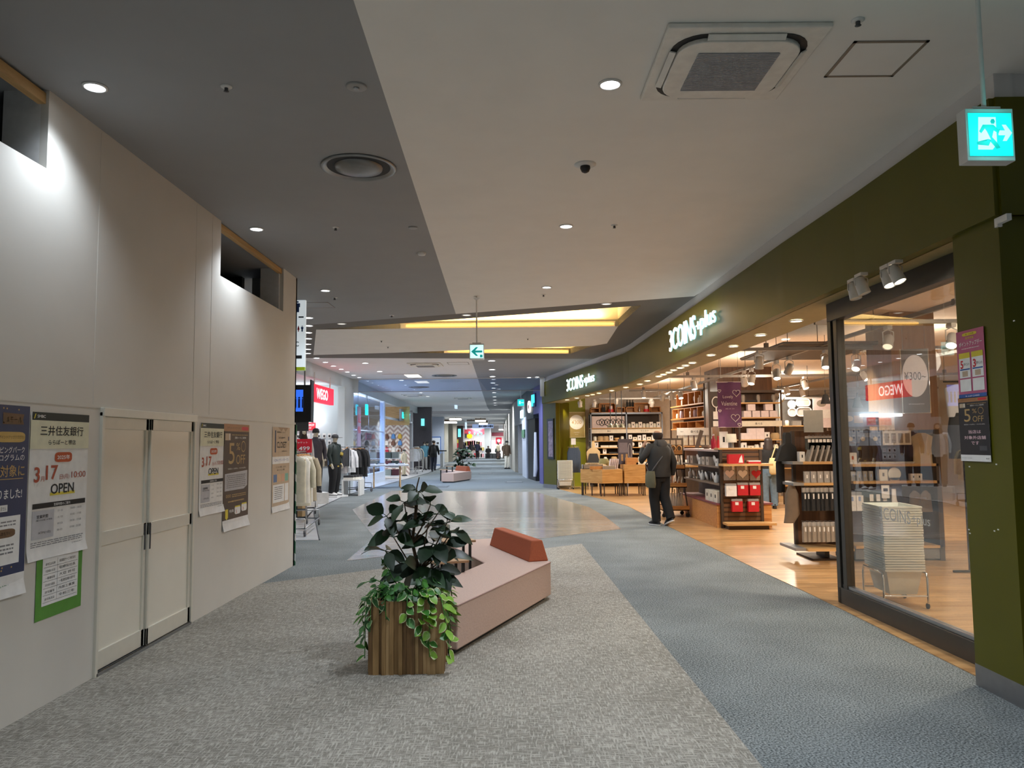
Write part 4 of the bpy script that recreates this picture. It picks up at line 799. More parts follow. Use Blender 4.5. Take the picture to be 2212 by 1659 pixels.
# ceiling tracks, their hangers and spotlights
m_track = M('track_grey', '#8F8A84', .5, .3); m_rod = M('hanger_rod', '#6E6862', .5, .4)
TRK = [('x', 9.3, 3.7, 11), ('x', 12.0, 3.6, 12), ('x', 17.0, 3.5, 12), ('x', 21.6, 3.3, 12), ('x', 25.6, 2.9, 12), ('y', 4.85, 6, 26.5), ('y', 7.6, 6, 27), ('y', 10.2, 7, 27)]
for i, (ax, c, a, b) in enumerate(TRK):
    n = sum(1 for t in TRK[:i] if t[0] == ax)
    t = thing('lighting_track', ('%s grey lighting track across the shop ceiling from the near end' if ax == 'x' else '%s grey lighting track running into the shop from the left') % ORD[n], 'lighting track', (0, 0, 3.0), 0, 'shop ceiling tracks')
    mb = MB(); (mb.box(a, c - .025, 0, b, c + .025, .05, m_track) if ax == 'x' else mb.box(c - .025, a, .055, c + .025, b, .105, m_track)); mb.build('rail', t)
    k = a + .4
    while k < b and k < a + 20:
        q = (k, c) if ax == 'x' else (c, k); MB().tube([(q[0], q[1], .05), (q[0], q[1], .5)], .006, m_rod, 6).box(q[0] - .03, q[1] - .03, .05, q[0] + .03, q[1] + .03, .12, m_rod).build('hanger', t); k += 1.9
m_can = M('spot_white', '#CFCBC4', .4); m_hot = EM('spot_hot_lens', '#FFF6E4', 16.0); m_warmoff = EM('spot_dim_lens', '#FFE9C8', 1.5)
def spotlight(label, p, aim, lens, s=1.0, zt_=3.0, group='shop spotlights'):
    t = thing('spotlight', label, 'spotlight', p, 0, group); d = Vector(aim).normalized(); T = d.to_track_quat('-Z', 'Y').to_matrix().to_4x4()
    can = MB().lathe([(.02 * s, .08 * s), (.045 * s, .07 * s), (.05 * s, .03 * s), (.055 * s, -.08 * s), (.05 * s, -.083 * s), (.047 * s, -.07 * s)], m_can, n=18, T=T, caps=False).build('can', t)
    MB().lathe([(.047 * s, -.072 * s), (.001, -.074 * s)], lens, n=18, T=T).build('lens', can)
    up = zt_ - p[2]; MB().tube([(-.058 * s, 0, 0), (-.058 * s, 0, up * .6), (0, 0, up * .75), (.058 * s, 0, up * .6), (.058 * s, 0, 0)], .006 * s, m_can, 6).box(-.03, -.06, up * .75, .03, .06, up, m_can).build('yoke', t); return t
def on_track(px, py):
    c = [(AY(px, py, v), 3.0) if ax == 'x' else (AX(px, py, v), 3.055) for ax, v, a_, b_ in TRK]
    c = [q for q in c if 2.7 < q[0].z < 2.96] or [(G(px, py, 2.86), 3.5)]
    return min(c, key=lambda q: abs(q[0].z - 2.86))
SP = [(1499, 832, 1), (1391, 852, 1), (1470, 854, 1), (1450, 856, 0), (1432, 858, 0), (1408, 872, 0), (1640, 783, 0), (1624, 820, 1), (1608, 824, 0), (1678, 808, 1), (1705, 797, 0), (1784, 782, 1), (1738, 831, 1), (1700, 845, 1), (1733, 848, 1), (1690, 860, 0), (1713, 862, 1), (1724, 868, 1), (1331, 866, 0), (1253, 873, 0), (1284, 873, 0), (1406, 866, 0)]
SP.sort()
for i, (px, py, lit) in enumerate(SP):
    p, zr = on_track(px, py); spotlight('%s white track spotlight from the left above the open shopfront%s' % (ORD[i], ', lit' if lit else ', turned away'), p, (R.uniform(-.5, .3), R.uniform(-.5, -.1) if lit else R.uniform(.2, .6), -.9), m_hot if lit else m_warmoff, 1.25, zr)
for i, (px, py, lit) in enumerate([(1850, 788, 1), (1867, 812, 1), (1919, 738, 0), (1946, 832, 1), (2056, 735, 1)]):
    p, zr = on_track(px, py); spotlight('%s white track spotlight from the left seen through the glass pane' % ORD[i], p, (.3 if i % 2 else -.4, -.5, -.8), m_hot if lit else m_warmoff, 1.2, zr)
for i, (px, py, lit) in enumerate([(1845, 628, 0), (1861, 617, 0), (1917, 600, 1), (1935, 592, 1)]):
    p = G(px, py, 2.86); p.x = min(p.x, 3.2); spotlight('%s stubby white spotlight from the left under the fascia by the glass pane' % ORD[i], p, (.25 if i % 2 else .1, -.15 - .2 * (i // 2), -.9), m_hot if lit else m_can, .9, 2.96, 'spotlights under the near fascia')
lamp('SPOT', (3.5, 6.3, 2.9), 12, WARM, .04, 60, .7, (4.2, 6.6, 1.8))
# hanging air ducts / dark panels
mb = MB(); a, b = G(1505, 800, 3.06), G(1625, 782, 3.06)
t = thing('mesh_baffle', 'dark mesh panel hung below the shop ceiling above the gift display', 'panel', (4.9, 13.0, 3.06)); MB().box(-.7, -1.2, 0, .9, 1.0, .03, M('mesh_dark', '#4C453D', .6, .3)).build('mesh', t); MB().tube([(-.7, -1.2, .03), (.9, -1.2, .03), (.9, 1, .03), (-.7, 1, .03)], .025, m_track, 8, closed=True).build('frame', t); MB().tube([(-.6, -1.1, .03), (-.6, -1.1, .44)], .006, m_rod).tube([(.8, .9, .03), (.8, .9, .44)], .006, m_rod).build('hanger', t)
# ------------------------------------------------------------------ goods
m_lwood = WOOD('pale_wood_shelf', '#B98C54', '#D9B27A', .5, 3, 40, 40); m_crate = WOOD('orange_pine', '#B5783E', '#D49B5C', .55, 3, 30, 30); m_dkback = M('dark_shelf_back', '#43352A', .6); m_blgrey = M('blue_grey_metal', '#8A93A2', .4, .3)
m_cre = M('cream_card', '#E3DCCB', .7); m_wcard = M('white_card', '#EDEBE8', .7); m_pinkc = M('blush_card', '#E8DADB', .7); m_redc = M('gift_red', '#C0222C', .45); m_kraft = M('kraft', '#B59A72', .8); m_glassy = M('clear_bag', '#D9D6D2', .15, 0, .1, 30, 0, .3, .45)
m_drk = M('dark_fabric', '#2B2C2E', .8); m_grayf = M('warm_grey_fabric', '#9A9084', .85); m_taupe = M('taupe_fabric', '#7A6A5A', .85); m_bluep = M('blue_pouch', '#8DA5D2', .6); m_wax = M('milky_plastic', '#E2E2D6', .4)
def carton(w_, d, h, m, mark=None, mm=None):
    mb = MB().box(-w_ / 2, -d / 2, 0, w_ / 2, d / 2, h, m)
    if mark: mb.add([(x * w_, -d / 2 - .001, z * h) for x, z in mark], [tuple(range(len(mark)))], mm or ink)
    return mb
MK = [(-.12, .4), (.12, .4), (.12, .7), (-.12, .7)]
def line(n, p0, p1, mk, label, cat, group, name, rz=0.0, jit=0.0, labels=None):
    """n copies of one thing from p0 to p1; label holds {o} for the ordinal"""
    first = None; p0, p1 = Vector(p0), Vector(p1); out = []
    for i in range(n):
        p = p0.lerp(p1, i / max(n - 1, 1)) + Vector((R.uniform(-jit, jit), R.uniform(-jit, jit) * .5, 0)); lb = label.replace('{o}', ORD[i])
        if first is None: first = mk().build(name); o = first
        else: o = first.copy(); COL.objects.link(o)
        o.location = p; o.rotation_euler = (0, 0, rz + R.uniform(-jit, jit) * 3); tag(o, lb, cat, group); out.append(o)
    return out
def pack(w_, h, d, m, hd=None):                            # a bagged product hanging from a hook: bag, content and header card
    mb = MB().box(-w_ / 2, -d / 2, -h, w_ / 2, d / 2, -h * .22, m)
    mb.box(-w_ / 2, -d * .35, -h * .22, w_ / 2, d * .35, -.01, m_glassy)
    mb.box(-w_ * .22, -d / 2 - .004, -h * .5, w_ * .1, -d / 2 - .001, -h * .28, hd or m_wcard); mb.tube([(0, -.02, 0), (0, .05, .0)], .003, steel, 5); return mb
def bottle(r, h, m, cap=None): return MB().lathe([(r * .9, 0), (r, .01), (r, h * .6), (r * .4, h * .75), (r * .35, h * .9)], m, n=12).lathe([(r * .45, h * .88), (r * .45, h), (.001, h)], cap or m, n=12)
def jar(r, h, m): return MB().lathe([(r * .9, 0), (r, .02), (r, h * .8), (r * .8, h * .85), (r * .8, h), (.001, h)], m, n=14)
def bowl(r, h, m): return MB().lathe([(r * .4, 0), (r * .8, h * .4), (r, h), (r * .95, h), (r * .6, h * .3), (.001, h * .15)], m, n=16)
def plate_up(r, m): return MB().lathe([(.001, -.005), (r, -.012), (r, -.004), (.001, .006)], m, n=22, T=Matrix.Translation((0, 0, r)) @ Matrix.Rotation(PI / 2 + .25, 4, 'X'))
def shelving(name, label, loc, rz, W_, D, H, shelves, mats, posts=True, back=True, bays=1, top=True):
    mp_, ms, mbk = mats; t = thing(name, label, 'display shelf', loc, rz)
    for k in range(bays + 1):
        x = W_ * k / bays
        for y in (0, D): MB().box(x - .02, y - .02, 0, x + .02, y + .02, H, mp_).build('post', t)
    if back: MB().box(0, D - .02, .05, W_, D, H - .02, mbk).build('back_panel', t)
    for z in shelves: MB().box(0, 0, z - .03, W_, D - .02, z, ms).build('shelf', t)
    if top: MB().box(-.02, -.02, H - .06, W_ + .02, D, H, mp_).build('top_rail', t)
    return t
def put(t, x, y, z): return (Matrix.Translation(t.location) @ Matrix.Rotation(t.rotation_euler.z, 4, 'Z')) @ Vector((x, y, z))
# ---- blue-grey wall unit at the back left
yb_ = 27.3; xl, xm, xr = AY(1277, 950, yb_).x, AY(1353.6, 950, yb_).x, AY(1431, 950, yb_).x; ZY = lambda py, px=1350, y=yb_: AY(px, py, y).z
W_ = xr - xl; lv = [ZY(v) for v in (924, 951.5, 966, 980, 996)] + [.3]
u1 = shelving('wall_shelf', 'tall blue-grey metal shelf against the back wall beside the lime wall', (xl, yb_, 0), 0, W_, .6, ZY(891), lv, (m_blgrey, m_lwood, m_dkback), bays=2)
MB().box(.02, -.03, ZY(935.5), W_ / 2 - .02, 0, ZY(927), m_cre).text('飾る', W_ * .25, ZY(931), .06, ink, -.033).build('sign_band', u1); MB().box(W_ / 2 + .02, -.03, ZY(935.5), W_ - .02, 0, ZY(927), m_cre).text('ととのう', W_ * .75, ZY(931), .06, ink, -.033).build('sign_band', u1)
art = MB().box(0, 0, 0, W_ * .46, .02, .42, m_pinkc)
for k in range(9): art.tube([(.25 + .1 * k + .09 * math.cos(a / 3), -.003, .2 + .12 * math.sin(a / 3) * (1 if k % 2 else .7)) for a in range(20)], .012, ink if k % 2 else darkgrey, 5, closed=True)
tag(art.build('picture_panel', None, (xl + .05, yb_ + .1, lv[0])), 'monochrome swirling picture panel on the top left of the blue-grey wall shelf', 'picture')
zt_ = ZY(891)
def crate(w_, h, d=.4):
    return MB().box(-w_ / 2, 0, 0, -w_ / 2 + .02, d, h, m_crate).box(w_ / 2 - .02, 0, 0, w_ / 2, d, h, m_crate).box(-w_ / 2, 0, 0, w_ / 2, d, .02, m_crate).box(-w_ / 2, 0, h - .02, w_ / 2, d, h, m_crate).box(-w_ / 2, d - .02, 0, w_ / 2, d, h, m_crate)
for i, (px, w_, h) in enumerate([(1286, .32, .17), (1313, .58, .34), (1342, .3, .19), (1363, .32, .2), (1388, .56, .34), (1417, .34, .2)]):
    tag(crate(w_, h).build('wooden_crate', None, (AY(px, 890, yb_).x, yb_ + .05, zt_)), '%s pine crate from the left on top of the blue-grey wall shelf' % ORD[i], 'crate', 'crates on the wall shelf')
for i, (px, m) in enumerate([(1303, m_drk), (1307, m_drk), (1357, m_drk), (1363, m_drk), (1369, m_drk), (1383, steel)]):
    tag(bottle(.04, .26 if i < 5 else .2, m).build('bottle', None, (AY(px, 890, yb_).x, yb_ + (.15 if i not in (2, 3, 4) else .2), zt_ + (.02 if i not in (2, 3, 4) else .2))), '%s dark bottle from the left among the crates on the wall shelf' % ORD[i], 'bottle', 'bottles among the crates')
for i, px in enumerate((1321, 1398)):
    x = AY(px, 890, yb_).x; t = thing('stacked_tins', 'red and white stacked tins in the %s tall crate on the wall shelf' % ('left', 'right')[i], 'tins', (x, yb_ + .15, zt_ + .02)); MB().lathe([(.1, 0), (.1, .1)], m_redc, n=14).build('lower_tin', t); MB().lathe([(.06, .1), (.06, .22)], m_pinkc, n=14).build('upper_tin', t)
def fill(u, W0, W1, z, kinds, n, where, y=.08, jit=.01, grp=None):
    """n assorted goods on one shelf of unit u"""
    for i in range(n):
        nm, cat, mk, ds = kinds[i % len(kinds)]; p = put(u, W0 + (W1 - W0) * (i + .5) / n, y + R.uniform(0, .05), z)
        o = mk().build(nm, None, p, u.rotation_euler.z + R.uniform(-jit, jit)); tag(o, '%s, %s from the left on %s' % (ds, ORD[i], where), cat, grp or ('goods on ' + where))
K = lambda nm, cat, ds, mk: (nm, cat, mk, ds)
kwhite = K('carton', 'box', 'white carton', lambda: carton(.12, .1, .2, m_wcard, MK)); kcre = K('carton', 'box', 'cream carton', lambda: carton(.15, .12, .12, m_cre, MK)); kjar = K('glass_jar', 'jar', 'pale glass jar', lambda: jar(.06, .15, m_wax)); kbowl = K('bowl', 'bowl', 'pale wooden bowl', lambda: bowl(.1, .1, m_lwood)); kbask = K('basket', 'basket', 'woven basket', lambda: jar(.11, .16, m_kraft)); kcard = K('price_card', 'card', 'white price card', lambda: carton(.13, .02, .18, m_wcard, MK)); kdark = K('dark_tray', 'tray', 'dark tray', lambda: carton(.3, .15, .06, m_drk)); kplt = K('plate', 'plate', 'upright white plate', lambda: plate_up(.09, m_wcard)); kpale = K('tray', 'tray', 'pale lidded tray', lambda: carton(.28, .15, .07, m_cre))
h2 = W_ / 2
fill(u1, h2 + .05, W_ - .05, lv[0], [kjar, kwhite, kjar, kwhite, kjar], 9, 'the right top shelf of the wall unit')
fill(u1, .05, h2 - .05, lv[1], [kjar, kbask, kbask, kcard, kbowl], 6, 'the left eye-level shelf of the wall unit')
fill(u1, h2 + .05, W_ - .05, lv[1], [kwhite, kcre, kcard], 7, 'the right eye-level shelf of the wall unit')
fill(u1, .05, h2 - .05, lv[2], [kcard, kpale, kpale, kcard], 4, 'the left waist shelf of the wall unit')
fill(u1, h2 + .05, W_ - .05, lv[2], [kplt, kcard, kplt], 4, 'the right waist shelf of the wall unit')
fill(u1, .05, h2 - .05, lv[3], [kbowl, kcard, kdark, kcard], 4, 'the left lower shelf of the wall unit')
fill(u1, h2 + .05, W_ - .05, lv[3], [kcre, kdark, kwhite], 5, 'the right lower shelf of the wall unit')
fill(u1, .05, W_ - .05, lv[4], [kdark, kjar, kbask, kcard], 8, 'the lowest stocked shelf of the wall unit')
# black pendant shades hung before the wall unit
for i, px in enumerate((1319, 1331, 1343.5)):
    p = AY(px, 920, 24.6); t = thing('pendant_lamp', '%s dark pendant lamp from the left hanging in the open shopfront' % ORD[i], 'lamp', p, 0, 'dark pendant lamps'); MB().lathe([(.11, -.05), (.09, 0), (.05, .05), (.015, .08)], M('pendant_olive', '#5A5848', .35, .4), n=18, caps=False).build('shade', t); MB().tube([(0, 0, .08), (0, 0, 3.5 - p.z)], .012, black, 6).build('cord', t)
# ---- pine display facing the entrance
a, b = Vector((5.0, 24.3, 0)), Vector((5.36, 21.4, 0)); ang = math.atan2(b.y - a.y, b.x - a.x); L = (b - a).length
u2 = shelving('pine_shelf', 'long dark-framed shelf of orange pine boxes left of the walnut column', a, ang, L, .45, 3.2, [1.0, 1.45, 1.97, 2.28, 2.67], (m_dkback, m_crate, m_walnut), top=False)
def cubes(n, x0, x1, z, h, where, d=.35):
    for i in range(n):
        w_ = (x1 - x0) / n; o = MB().box(-w_ / 2, 0, 0, -w_ / 2 + .015, d, h, m_crate).box(w_ / 2 - .015, 0, 0, w_ / 2, d, h, m_crate).box(-w_ / 2, 0, h - .015, w_ / 2, d, h, m_crate).box(-w_ / 2, d - .01, 0, w_ / 2, d, h, m_crate).box(-w_ / 2, 0, 0, w_ / 2, d, .012, m_crate).build('pine_box', None, put(u2, x0 + w_ * (i + .5), .03, z), ang)
        tag(o, '%s open pine box from the left on %s' % (ORD[i], where), 'box', 'open pine boxes')
cubes(4, .5, 2.6, 2.67, .36, 'the top shelf by the walnut column'); cubes(5, .1, 2.8, 2.28, .3, 'the middle shelf by the walnut column'); cubes(4, .1, 2.8, 1.97, .2, 'the third shelf by the walnut column')
kcup = K('cup_stack', 'cups', 'stack of pale patterned cups', lambda: jar(.06, .22, M('pale_lilac', '#CFC6DC', .5)))
fill(u2, .2, 2.7, 2.295, [kjar, kcup, kcup, kcard, kcup, kcup], 7, 'the middle pine box row', .1); fill(u2, .6, 2.5, 2.69, [K('figurine', 'ornament', 'white ornament', lambda: bottle(.06, .22, m_wcard)), K('bottle', 'bottle', 'small dark bottle', lambda: bottle(.035, .2, m_drk)), K('heart_plaque', 'ornament', 'white heart plaque', lambda: MB().plate([(0, 0), (.12, .12), (.12, .2), (.05, .22), (0, .17), (-.05, .22), (-.12, .2), (-.12, .12)], .03, m_wcard))], 4, 'the top pine box row', .1)
p = AY(1516, 932, 20.6); t = thing('category_sign', 'long white sign board under the pine boxes left of the purple banner', 'sign', (p.x, 20.6, p.z)); w_ = AY(1569, 932, 20.6).x - AY(1462, 932, 20.6).x; MB().box(-w_ / 2, 0, -.1, w_ / 2, .02, .1, m_wcard).build('board', t); MB().text('食べる', -w_ * .15, 0, .07, ink, -.002).text('EAT', -w_ * .4, 0, .03, ink, -.002).build('lettering', t); MB().box(-w_ / 2, .02, -.9, -w_ / 2 + .03, .05, .1, m_dkback).box(w_ / 2 - .03, .02, -.9, w_ / 2, .05, .1, m_dkback).box(-w_ / 2, .02, -.95, w_ / 2, .3, -.9, m_lwood).box(-w_ / 2, .05, -1.75, w_ / 2, .3, -.95, m_dkback).build('counter', t)
line(9, (p.x - w_ * .45, 20.55, p.z - .1), (p.x + w_ * .45, 20.55, p.z - .1), lambda: pack(.11, .26, .02, m_cre, m_wcard), '{o} white hanging pack from the left under the long white sign board', 'pack', 'packs under the sign board', 'hanging_pack')
fill(t, -w_ * .48, w_ * .48, -.9, [kwhite, kjar, kcre, kwhite], 9, 'the counter under the white sign board', .1)
# dark post with rings and cards beside the banner
p = AY(1545, 880, 19.6); t = thing('display_post', 'dark tall post hung with white rings and cards left of the purple banner', 'display post', (p.x, 19.6, 0)); MB().box(-.17, 0, 0, -.12, .05, 3.3, m_dkback).box(-.12, .03, 1.95, .16, .05, 2.85, m_dkback).build('post', t)
MB().tube([(.02 + .1 * math.cos(a / 10 * PI), -.01, 2.58 + .13 * math.sin(a / 10 * PI)) for a in range(20)], .015, m_wcard, 8, closed=True).build('ring', t); MB().box(-.06, -.01, 2.14, .07, .01, 2.34, m_wcard).build('card', t); MB().box(-.07, -.01, 1.96, .1, .01, 2.1, m_wcard).build('card', t); MB().tube([(.02, -.01, 2.45), (.02, -.01, 2.34)], .02, m_wcard).build('tag', t)
# purple banner
yv = 14.6; q4 = [AY(*c, yv) for c in ((1551, 834), (1597, 821), (1602, 919), (1553, 922))]; o = sum(q4, Vector()) / 4
def HEART(x, z, s): return [(x + s * 16 * math.sin(a) ** 3 / 16, z + s * (13 * math.cos(a) - 5 * math.cos(2 * a) - 2 * math.cos(3 * a) - math.cos(4 * a)) / 16) for a in [2 * PI * i / 28 for i in range(28)]]
t = thing('banner', 'purple valentine banner with white script hanging in the shop', 'banner', o); bw, bh = .45, .86
m_purp = M('plum_print', '#6A3A66', .45, 0, .3, 3); vs = []
for j in range(9):
    for i in range(7): vs.append(((i / 6 - .5) * bw, .012 * math.sin(i * 1.4) - .01 * math.sin(j), bh / 2 - bh * j / 8))
MB().add(vs, [(j * 7 + i, (j + 1) * 7 + i, (j + 1) * 7 + i + 1, j * 7 + i + 1) for j in range(8) for i in range(6)], m_purp, None, True).build('sheet', t)
g = MB().text('Lovely', -.03, .14, .07, m_pinkc, -.02).text('Valentine', -.01, .02, .08, m_pinkc, -.02, .3).text('2025.1.20 - 2.14', 0, -.08, .018, m_pinkc, -.02)
for x, z, s in ((.13, .22, .07), (.1, -.25, .08), (-.19, .26, .03), (.17, -.38, .03), (-.19, -.12, .025)): g.tube([(x_, -.02, z_) for x_, z_ in HEART(x, z, s)], .006, m_pinkc, 5, closed=True)
g.build('print', t); MB().tube([(-bw / 2 - .02, 0, bh / 2), (bw / 2 + .02, 0, bh / 2)], .008, m_pinkc).tube([(-bw / 2, 0, -bh / 2), (bw / 2, 0, -bh / 2)], .006, m_pinkc).tube([(-.18, 0, bh / 2), (-.18, 0, 3.5 - o.z)], .003, m_rod, 5).tube([(.18, 0, bh / 2), (.18, 0, 3.5 - o.z)], .003, m_rod, 5).build('rods', t)
# ---- shelves on the walnut column
yc_ = 19.3; xl, xr = AY(1596, 900, yc_).x, AY(1688, 900, yc_).x; W_ = xr - xl; lv = [AY(1640, v, yc_).z for v in (869, 901, 949, 973)] + [.95, .5]
u3 = shelving('column_shelf', 'dark walnut shelf unit with pale shelves in front of the walnut column', (xl, yc_, 0), 0, W_, .5, AY(1640, 843, yc_).z, lv, (m_dkback, m_lwood, m_walnut))
z0, z1 = AY(1640, 921, yc_).z, AY(1640, 909, yc_).z; MB().box(0, -.03, z0, W_, 0, z1, m_cre).text('食べる', W_ * .45, (z0 + z1) / 2, .06, ink, -.033).build('sign_band', u3)
for k, px in enumerate((1626, 1664)):
    c = AY(px, 900, yc_).x - xl
    for j, (dx, dz) in enumerate(((-.11, 0), (.11, 0), (0, .17))):
        tag(carton(.19, .16, .16, m_pinkc).build('gift_box', None, put(u3, c + dx, .14, lv[1] + dz)), '%s blush gift box of the %s pyramid on the walnut column shelf' % (('left', 'right', 'top')[j], ('left', 'right')[k]), 'box', 'blush gift boxes')
fill(u3, .05, W_ - .05, lv[2], [K('carton', 'box', 'blush carton', lambda: carton(.2, .15, .16, m_pinkc)), K('carton', 'box', 'tall blush carton', lambda: carton(.2, .15, .28, m_pinkc)), K('carton', 'box', 'tall blush carton', lambda: carton(.2, .15, .28, m_pinkc)), kcard, kbask], 5, 'the eye-level column shelf')
fill(u3, .05, W_ - .05, lv[0], [K('glass_bottle', 'bottle', 'faint glass bottle', lambda: jar(.05, .2, m_grayf)), kdark], 5, 'the top column shelf'); fill(u3, .05, W_ - .05, lv[3], [kwhite, kcre, kjar], 6, 'the lower column shelf'); fill(u3, .05, W_ - .05, lv[4], [kjar, kcre], 5, 'the fifth column shelf')
# ---- grey container wall behind the right hand shelves
yg = 22.2; xl, xr = AY(1684, 900, yg).x, AY(1990, 900, yg).x; W_ = xr - xl; sz = AY(1720, 919, yg).z; zt_ = AY(1720, 858, yg).z
u4 = shelving('container_wall', 'wide grey shelf wall of lunch containers right of the walnut column', (xl, yg, 0), 0, W_, .5, zt_, [sz, 1.55, 1.2, .8, .3], (M('shelf_grey', '#8E8780', .5), m_lwood, M('panel_grey', '#8A8580', .6)), bays=3)
def ring_box(w_, h, e=.09):
    P = []
    for cx, cz, a in ((w_ / 2 - e, h / 2 - e, 0), (-w_ / 2 + e, h / 2 - e, 90), (-w_ / 2 + e, -h / 2 + e, 180), (w_ / 2 - e, -h / 2 + e, 270)): P += [(cx + e * math.cos(math.radians(a + i * 18)), cz + e * math.sin(math.radians(a + i * 18))) for i in range(6)]
    return MB().plate(P, .06, M('container_grey', '#B5AFA8', .4)).tube([(x, -.01, z) for x, z in P], .018, m_wcard, 6, closed=True)
for i, (px, py, w_, h) in enumerate([(1710, 874, .2, .2), (1735, 870, .4, .2), (1711, 891, .22, .22), (1737, 890, .42, .24)]):
    p = AY(px, py, yg - .02); tag(ring_box(w_, h, .085).build('lunch_container', None, p), '%s rounded white-rimmed lunch container on the grey shelf wall' % ('upper left', 'upper right', 'lower left', 'lower right')[i], 'container', 'lunch containers')
fill(u4, .1, 1.2, sz, [kjar, K('glass_box', 'container', 'clear food box', lambda: carton(.25, .15, .14, m_glassy))], 4, 'the container wall shelf'); fill(u4, .1, 3.2, 1.55, [kwhite, kcre, kjar, kcard], 10, 'the second container wall shelf'); fill(u4, .1, 3.2, 1.2, [kjar, kcre, kwhite], 10, 'the third container wall shelf')
p = AY(1779, 890, yg - .05); tag(MB().box(-.3, 0, -.45, .3, .02, .4, m_pinkc).plate(circ(-.05, .25, .14, 16, .1), .001, m_grayf, TL(0, -.002, 0)).plate(rect(.08, -.05, .3, .25), .001, m_wcard, TL(0, -.002, 0)).build('picture_panel', None, p), 'pale pink picture panel on the grey shelf wall beside the glass frame', 'picture')
# ---- red gift gondola with its end panel towards the concourse
m_slatw = STRIPE('walnut_slat', '#6A4A30', '#3E2A1C', 7.5, .5, (0, 0, 1)); 
gx, gy, gw, gD = 3.80, 14.2, .78, 3.1
ge = thing('gift_gondola', 'free-standing walnut display with red gifts on its slatted end panel', 'display unit', (gx, gy, 0)); ZG = lambda py, px=1600: AY(px, py, gy).z
H_ = ZG(971); MB().box(0, 0, .06, gw, .04, H_, m_slatw).build('end_panel', ge); MB().box(0, -.02, 0, .05, .06, H_, m_dkback).box(gw - .05, -.02, 0, gw, .06, H_, m_dkback).build('end_post', ge); MB().box(-.02, -.02, H_, gw + .02, .3, H_ + .03, m_lwood).build('cap', ge)
sh1 = ZG(1001); MB().box(-.02, -.32, sh1 - .04, gw + .1, 0, sh1, m_lwood).build('end_shelf', ge); MB().box(.02, -.34, .08, gw + .12, 0, .12, m_lwood).box(.06, -.28, .0, gw, 0, .08, m_dkback).build('base_shelf', ge)
MB().box(.08, .05, 0, gw - .08, gD, .1, m_dkback).box(gw * .45, .05, .1, gw * .55, gD, H_ - .03, m_dkback).build('core', ge)
for z in (1.12, .80): MB().box(0, .06, z - .03, gw, gD, z, WOOD('grey_wood_shelf', '#6B5D50', '#8A7A6A', .5, 3, 40, 40)).build('shelf', ge)
MB().box(0, .06, H_ - .04, gw, gD, H_, M('blush_top', '#C8B4B2', .6)).build('top', ge); MB().box(-.06, .04, 0, gw + .16, gD + .06, .42, m_crate).build('base_box', ge); MB().box(-.08, .02, .42, gw + .18, gD + .08, .45, M('wine_mat', '#7A3E42', .6)).build('mat', ge)
MB().box(0, gD - .05, 0, .05, gD, H_, m_dkback).box(gw - .05, gD - .05, 0, gw, gD, H_, m_dkback).build('rear_post', ge)
def gp(px, py, dy=-.03): p = AY(px, py, gy + dy); return p
p = AY(1588, 998, gy - .14); o = carton(.28, .12, .17, m_redc); o.add([(.04, -.062, .02), (.12, -.062, .02), (.1, -.062, .16), (.06, -.062, .1)], [(0, 1, 2, 3)], m_wcard); tag(o.build('gift_box', None, (p.x, gy - .16, sh1)), 'wide red gift box standing on the end shelf of the gift display', 'gift box')
p = AY(1627, 998, gy - .14); tag(MB().box(-.11, -.07, 0, .11, .07, .035, m_redc).box(-.11, -.07, .035, .11, .07, .055, m_wcard).build('gift_box', None, (p.x, gy - .16, sh1)), 'flat red and white gift box on the right of the end shelf', 'gift box')
def heart_bag(m): 
    mb = MB().plate([(x, z - .13) for x, z in HEART(0, 0, .085)], .03, m); mb.box(-.11, .01, -.25, .11, .02, .0, m_glassy); return mb.tube([(0, -.03, .0), (0, .03, 0)], .003, steel, 5).box(.04, -.012, -.06, .08, -.01, .02, m_wcard)
for i, (px, m, ds) in enumerate(((1576, m_pinkc, 'blush'), (1604, m_wcard, 'white'), (1633, m_redc, 'red'))):
    p = gp(px, 1008); tag(heart_bag(m).build('heart_pack', None, (p.x, gy - .03, p.z)), '%s heart in a clear bag hanging on the slatted end panel' % ds, 'hanging pack', 'heart packs')
for i, (px, py, m, ds) in enumerate(((1577, 1043, m_wcard, 'white pack hanging left in the middle row of the end panel'), (1602, 1041, m_redc, 'red pack hanging at the centre of the middle row of the end panel'), (1628, 1041, m_redc, 'red pack hanging right in the middle row of the end panel'), (1590, 1076, m_redc, 'red pack hanging left in the bottom row of the end panel'), (1625, 1076, m_redc, 'red pack hanging right in the bottom row of the end panel'))):
    p = gp(px, py); tag(pack(.19, .24, .1, m).build('gift_pack', None, (p.x, gy - .06, p.z)), ds, 'hanging pack', 'red gift packs')
line(3, (gx + .06, gy + .25, .45), (gx + .06, gy + .85, .45), lambda: carton(.28, .18, .21, m_cre, MK), '{o} cream carton from the near end on the base of the gift display', 'box', 'cream cartons', 'carton', -PI / 2)
fillg = lambda n, z, kinds, where: [tag(k[2]().build(k[0], None, (gx + .1, gy + .2 + (gD - .4) * (i + .5) / n, z), -PI / 2), '%s, %s from the near end on %s' % (k[3], ORD[i], where), k[1], 'goods on ' + where) for i in range(n) for k in [kinds[i % len(kinds)]]]
kmug = K('gift_carton', 'box', 'pale grey carton', lambda: carton(.2, .12, .16, M('pale_taupe', '#C4BAB0', .7), MK))
fillg(8, 1.12, [K('carton', 'box', 'small white carton', lambda: carton(.16, .12, .14, m_wcard, MK)), K('oval_plate', 'plate', 'upright oval plate', lambda: plate_up(.1, m_wcard)), kmug, kmug], 'the upper side shelf of gift display')
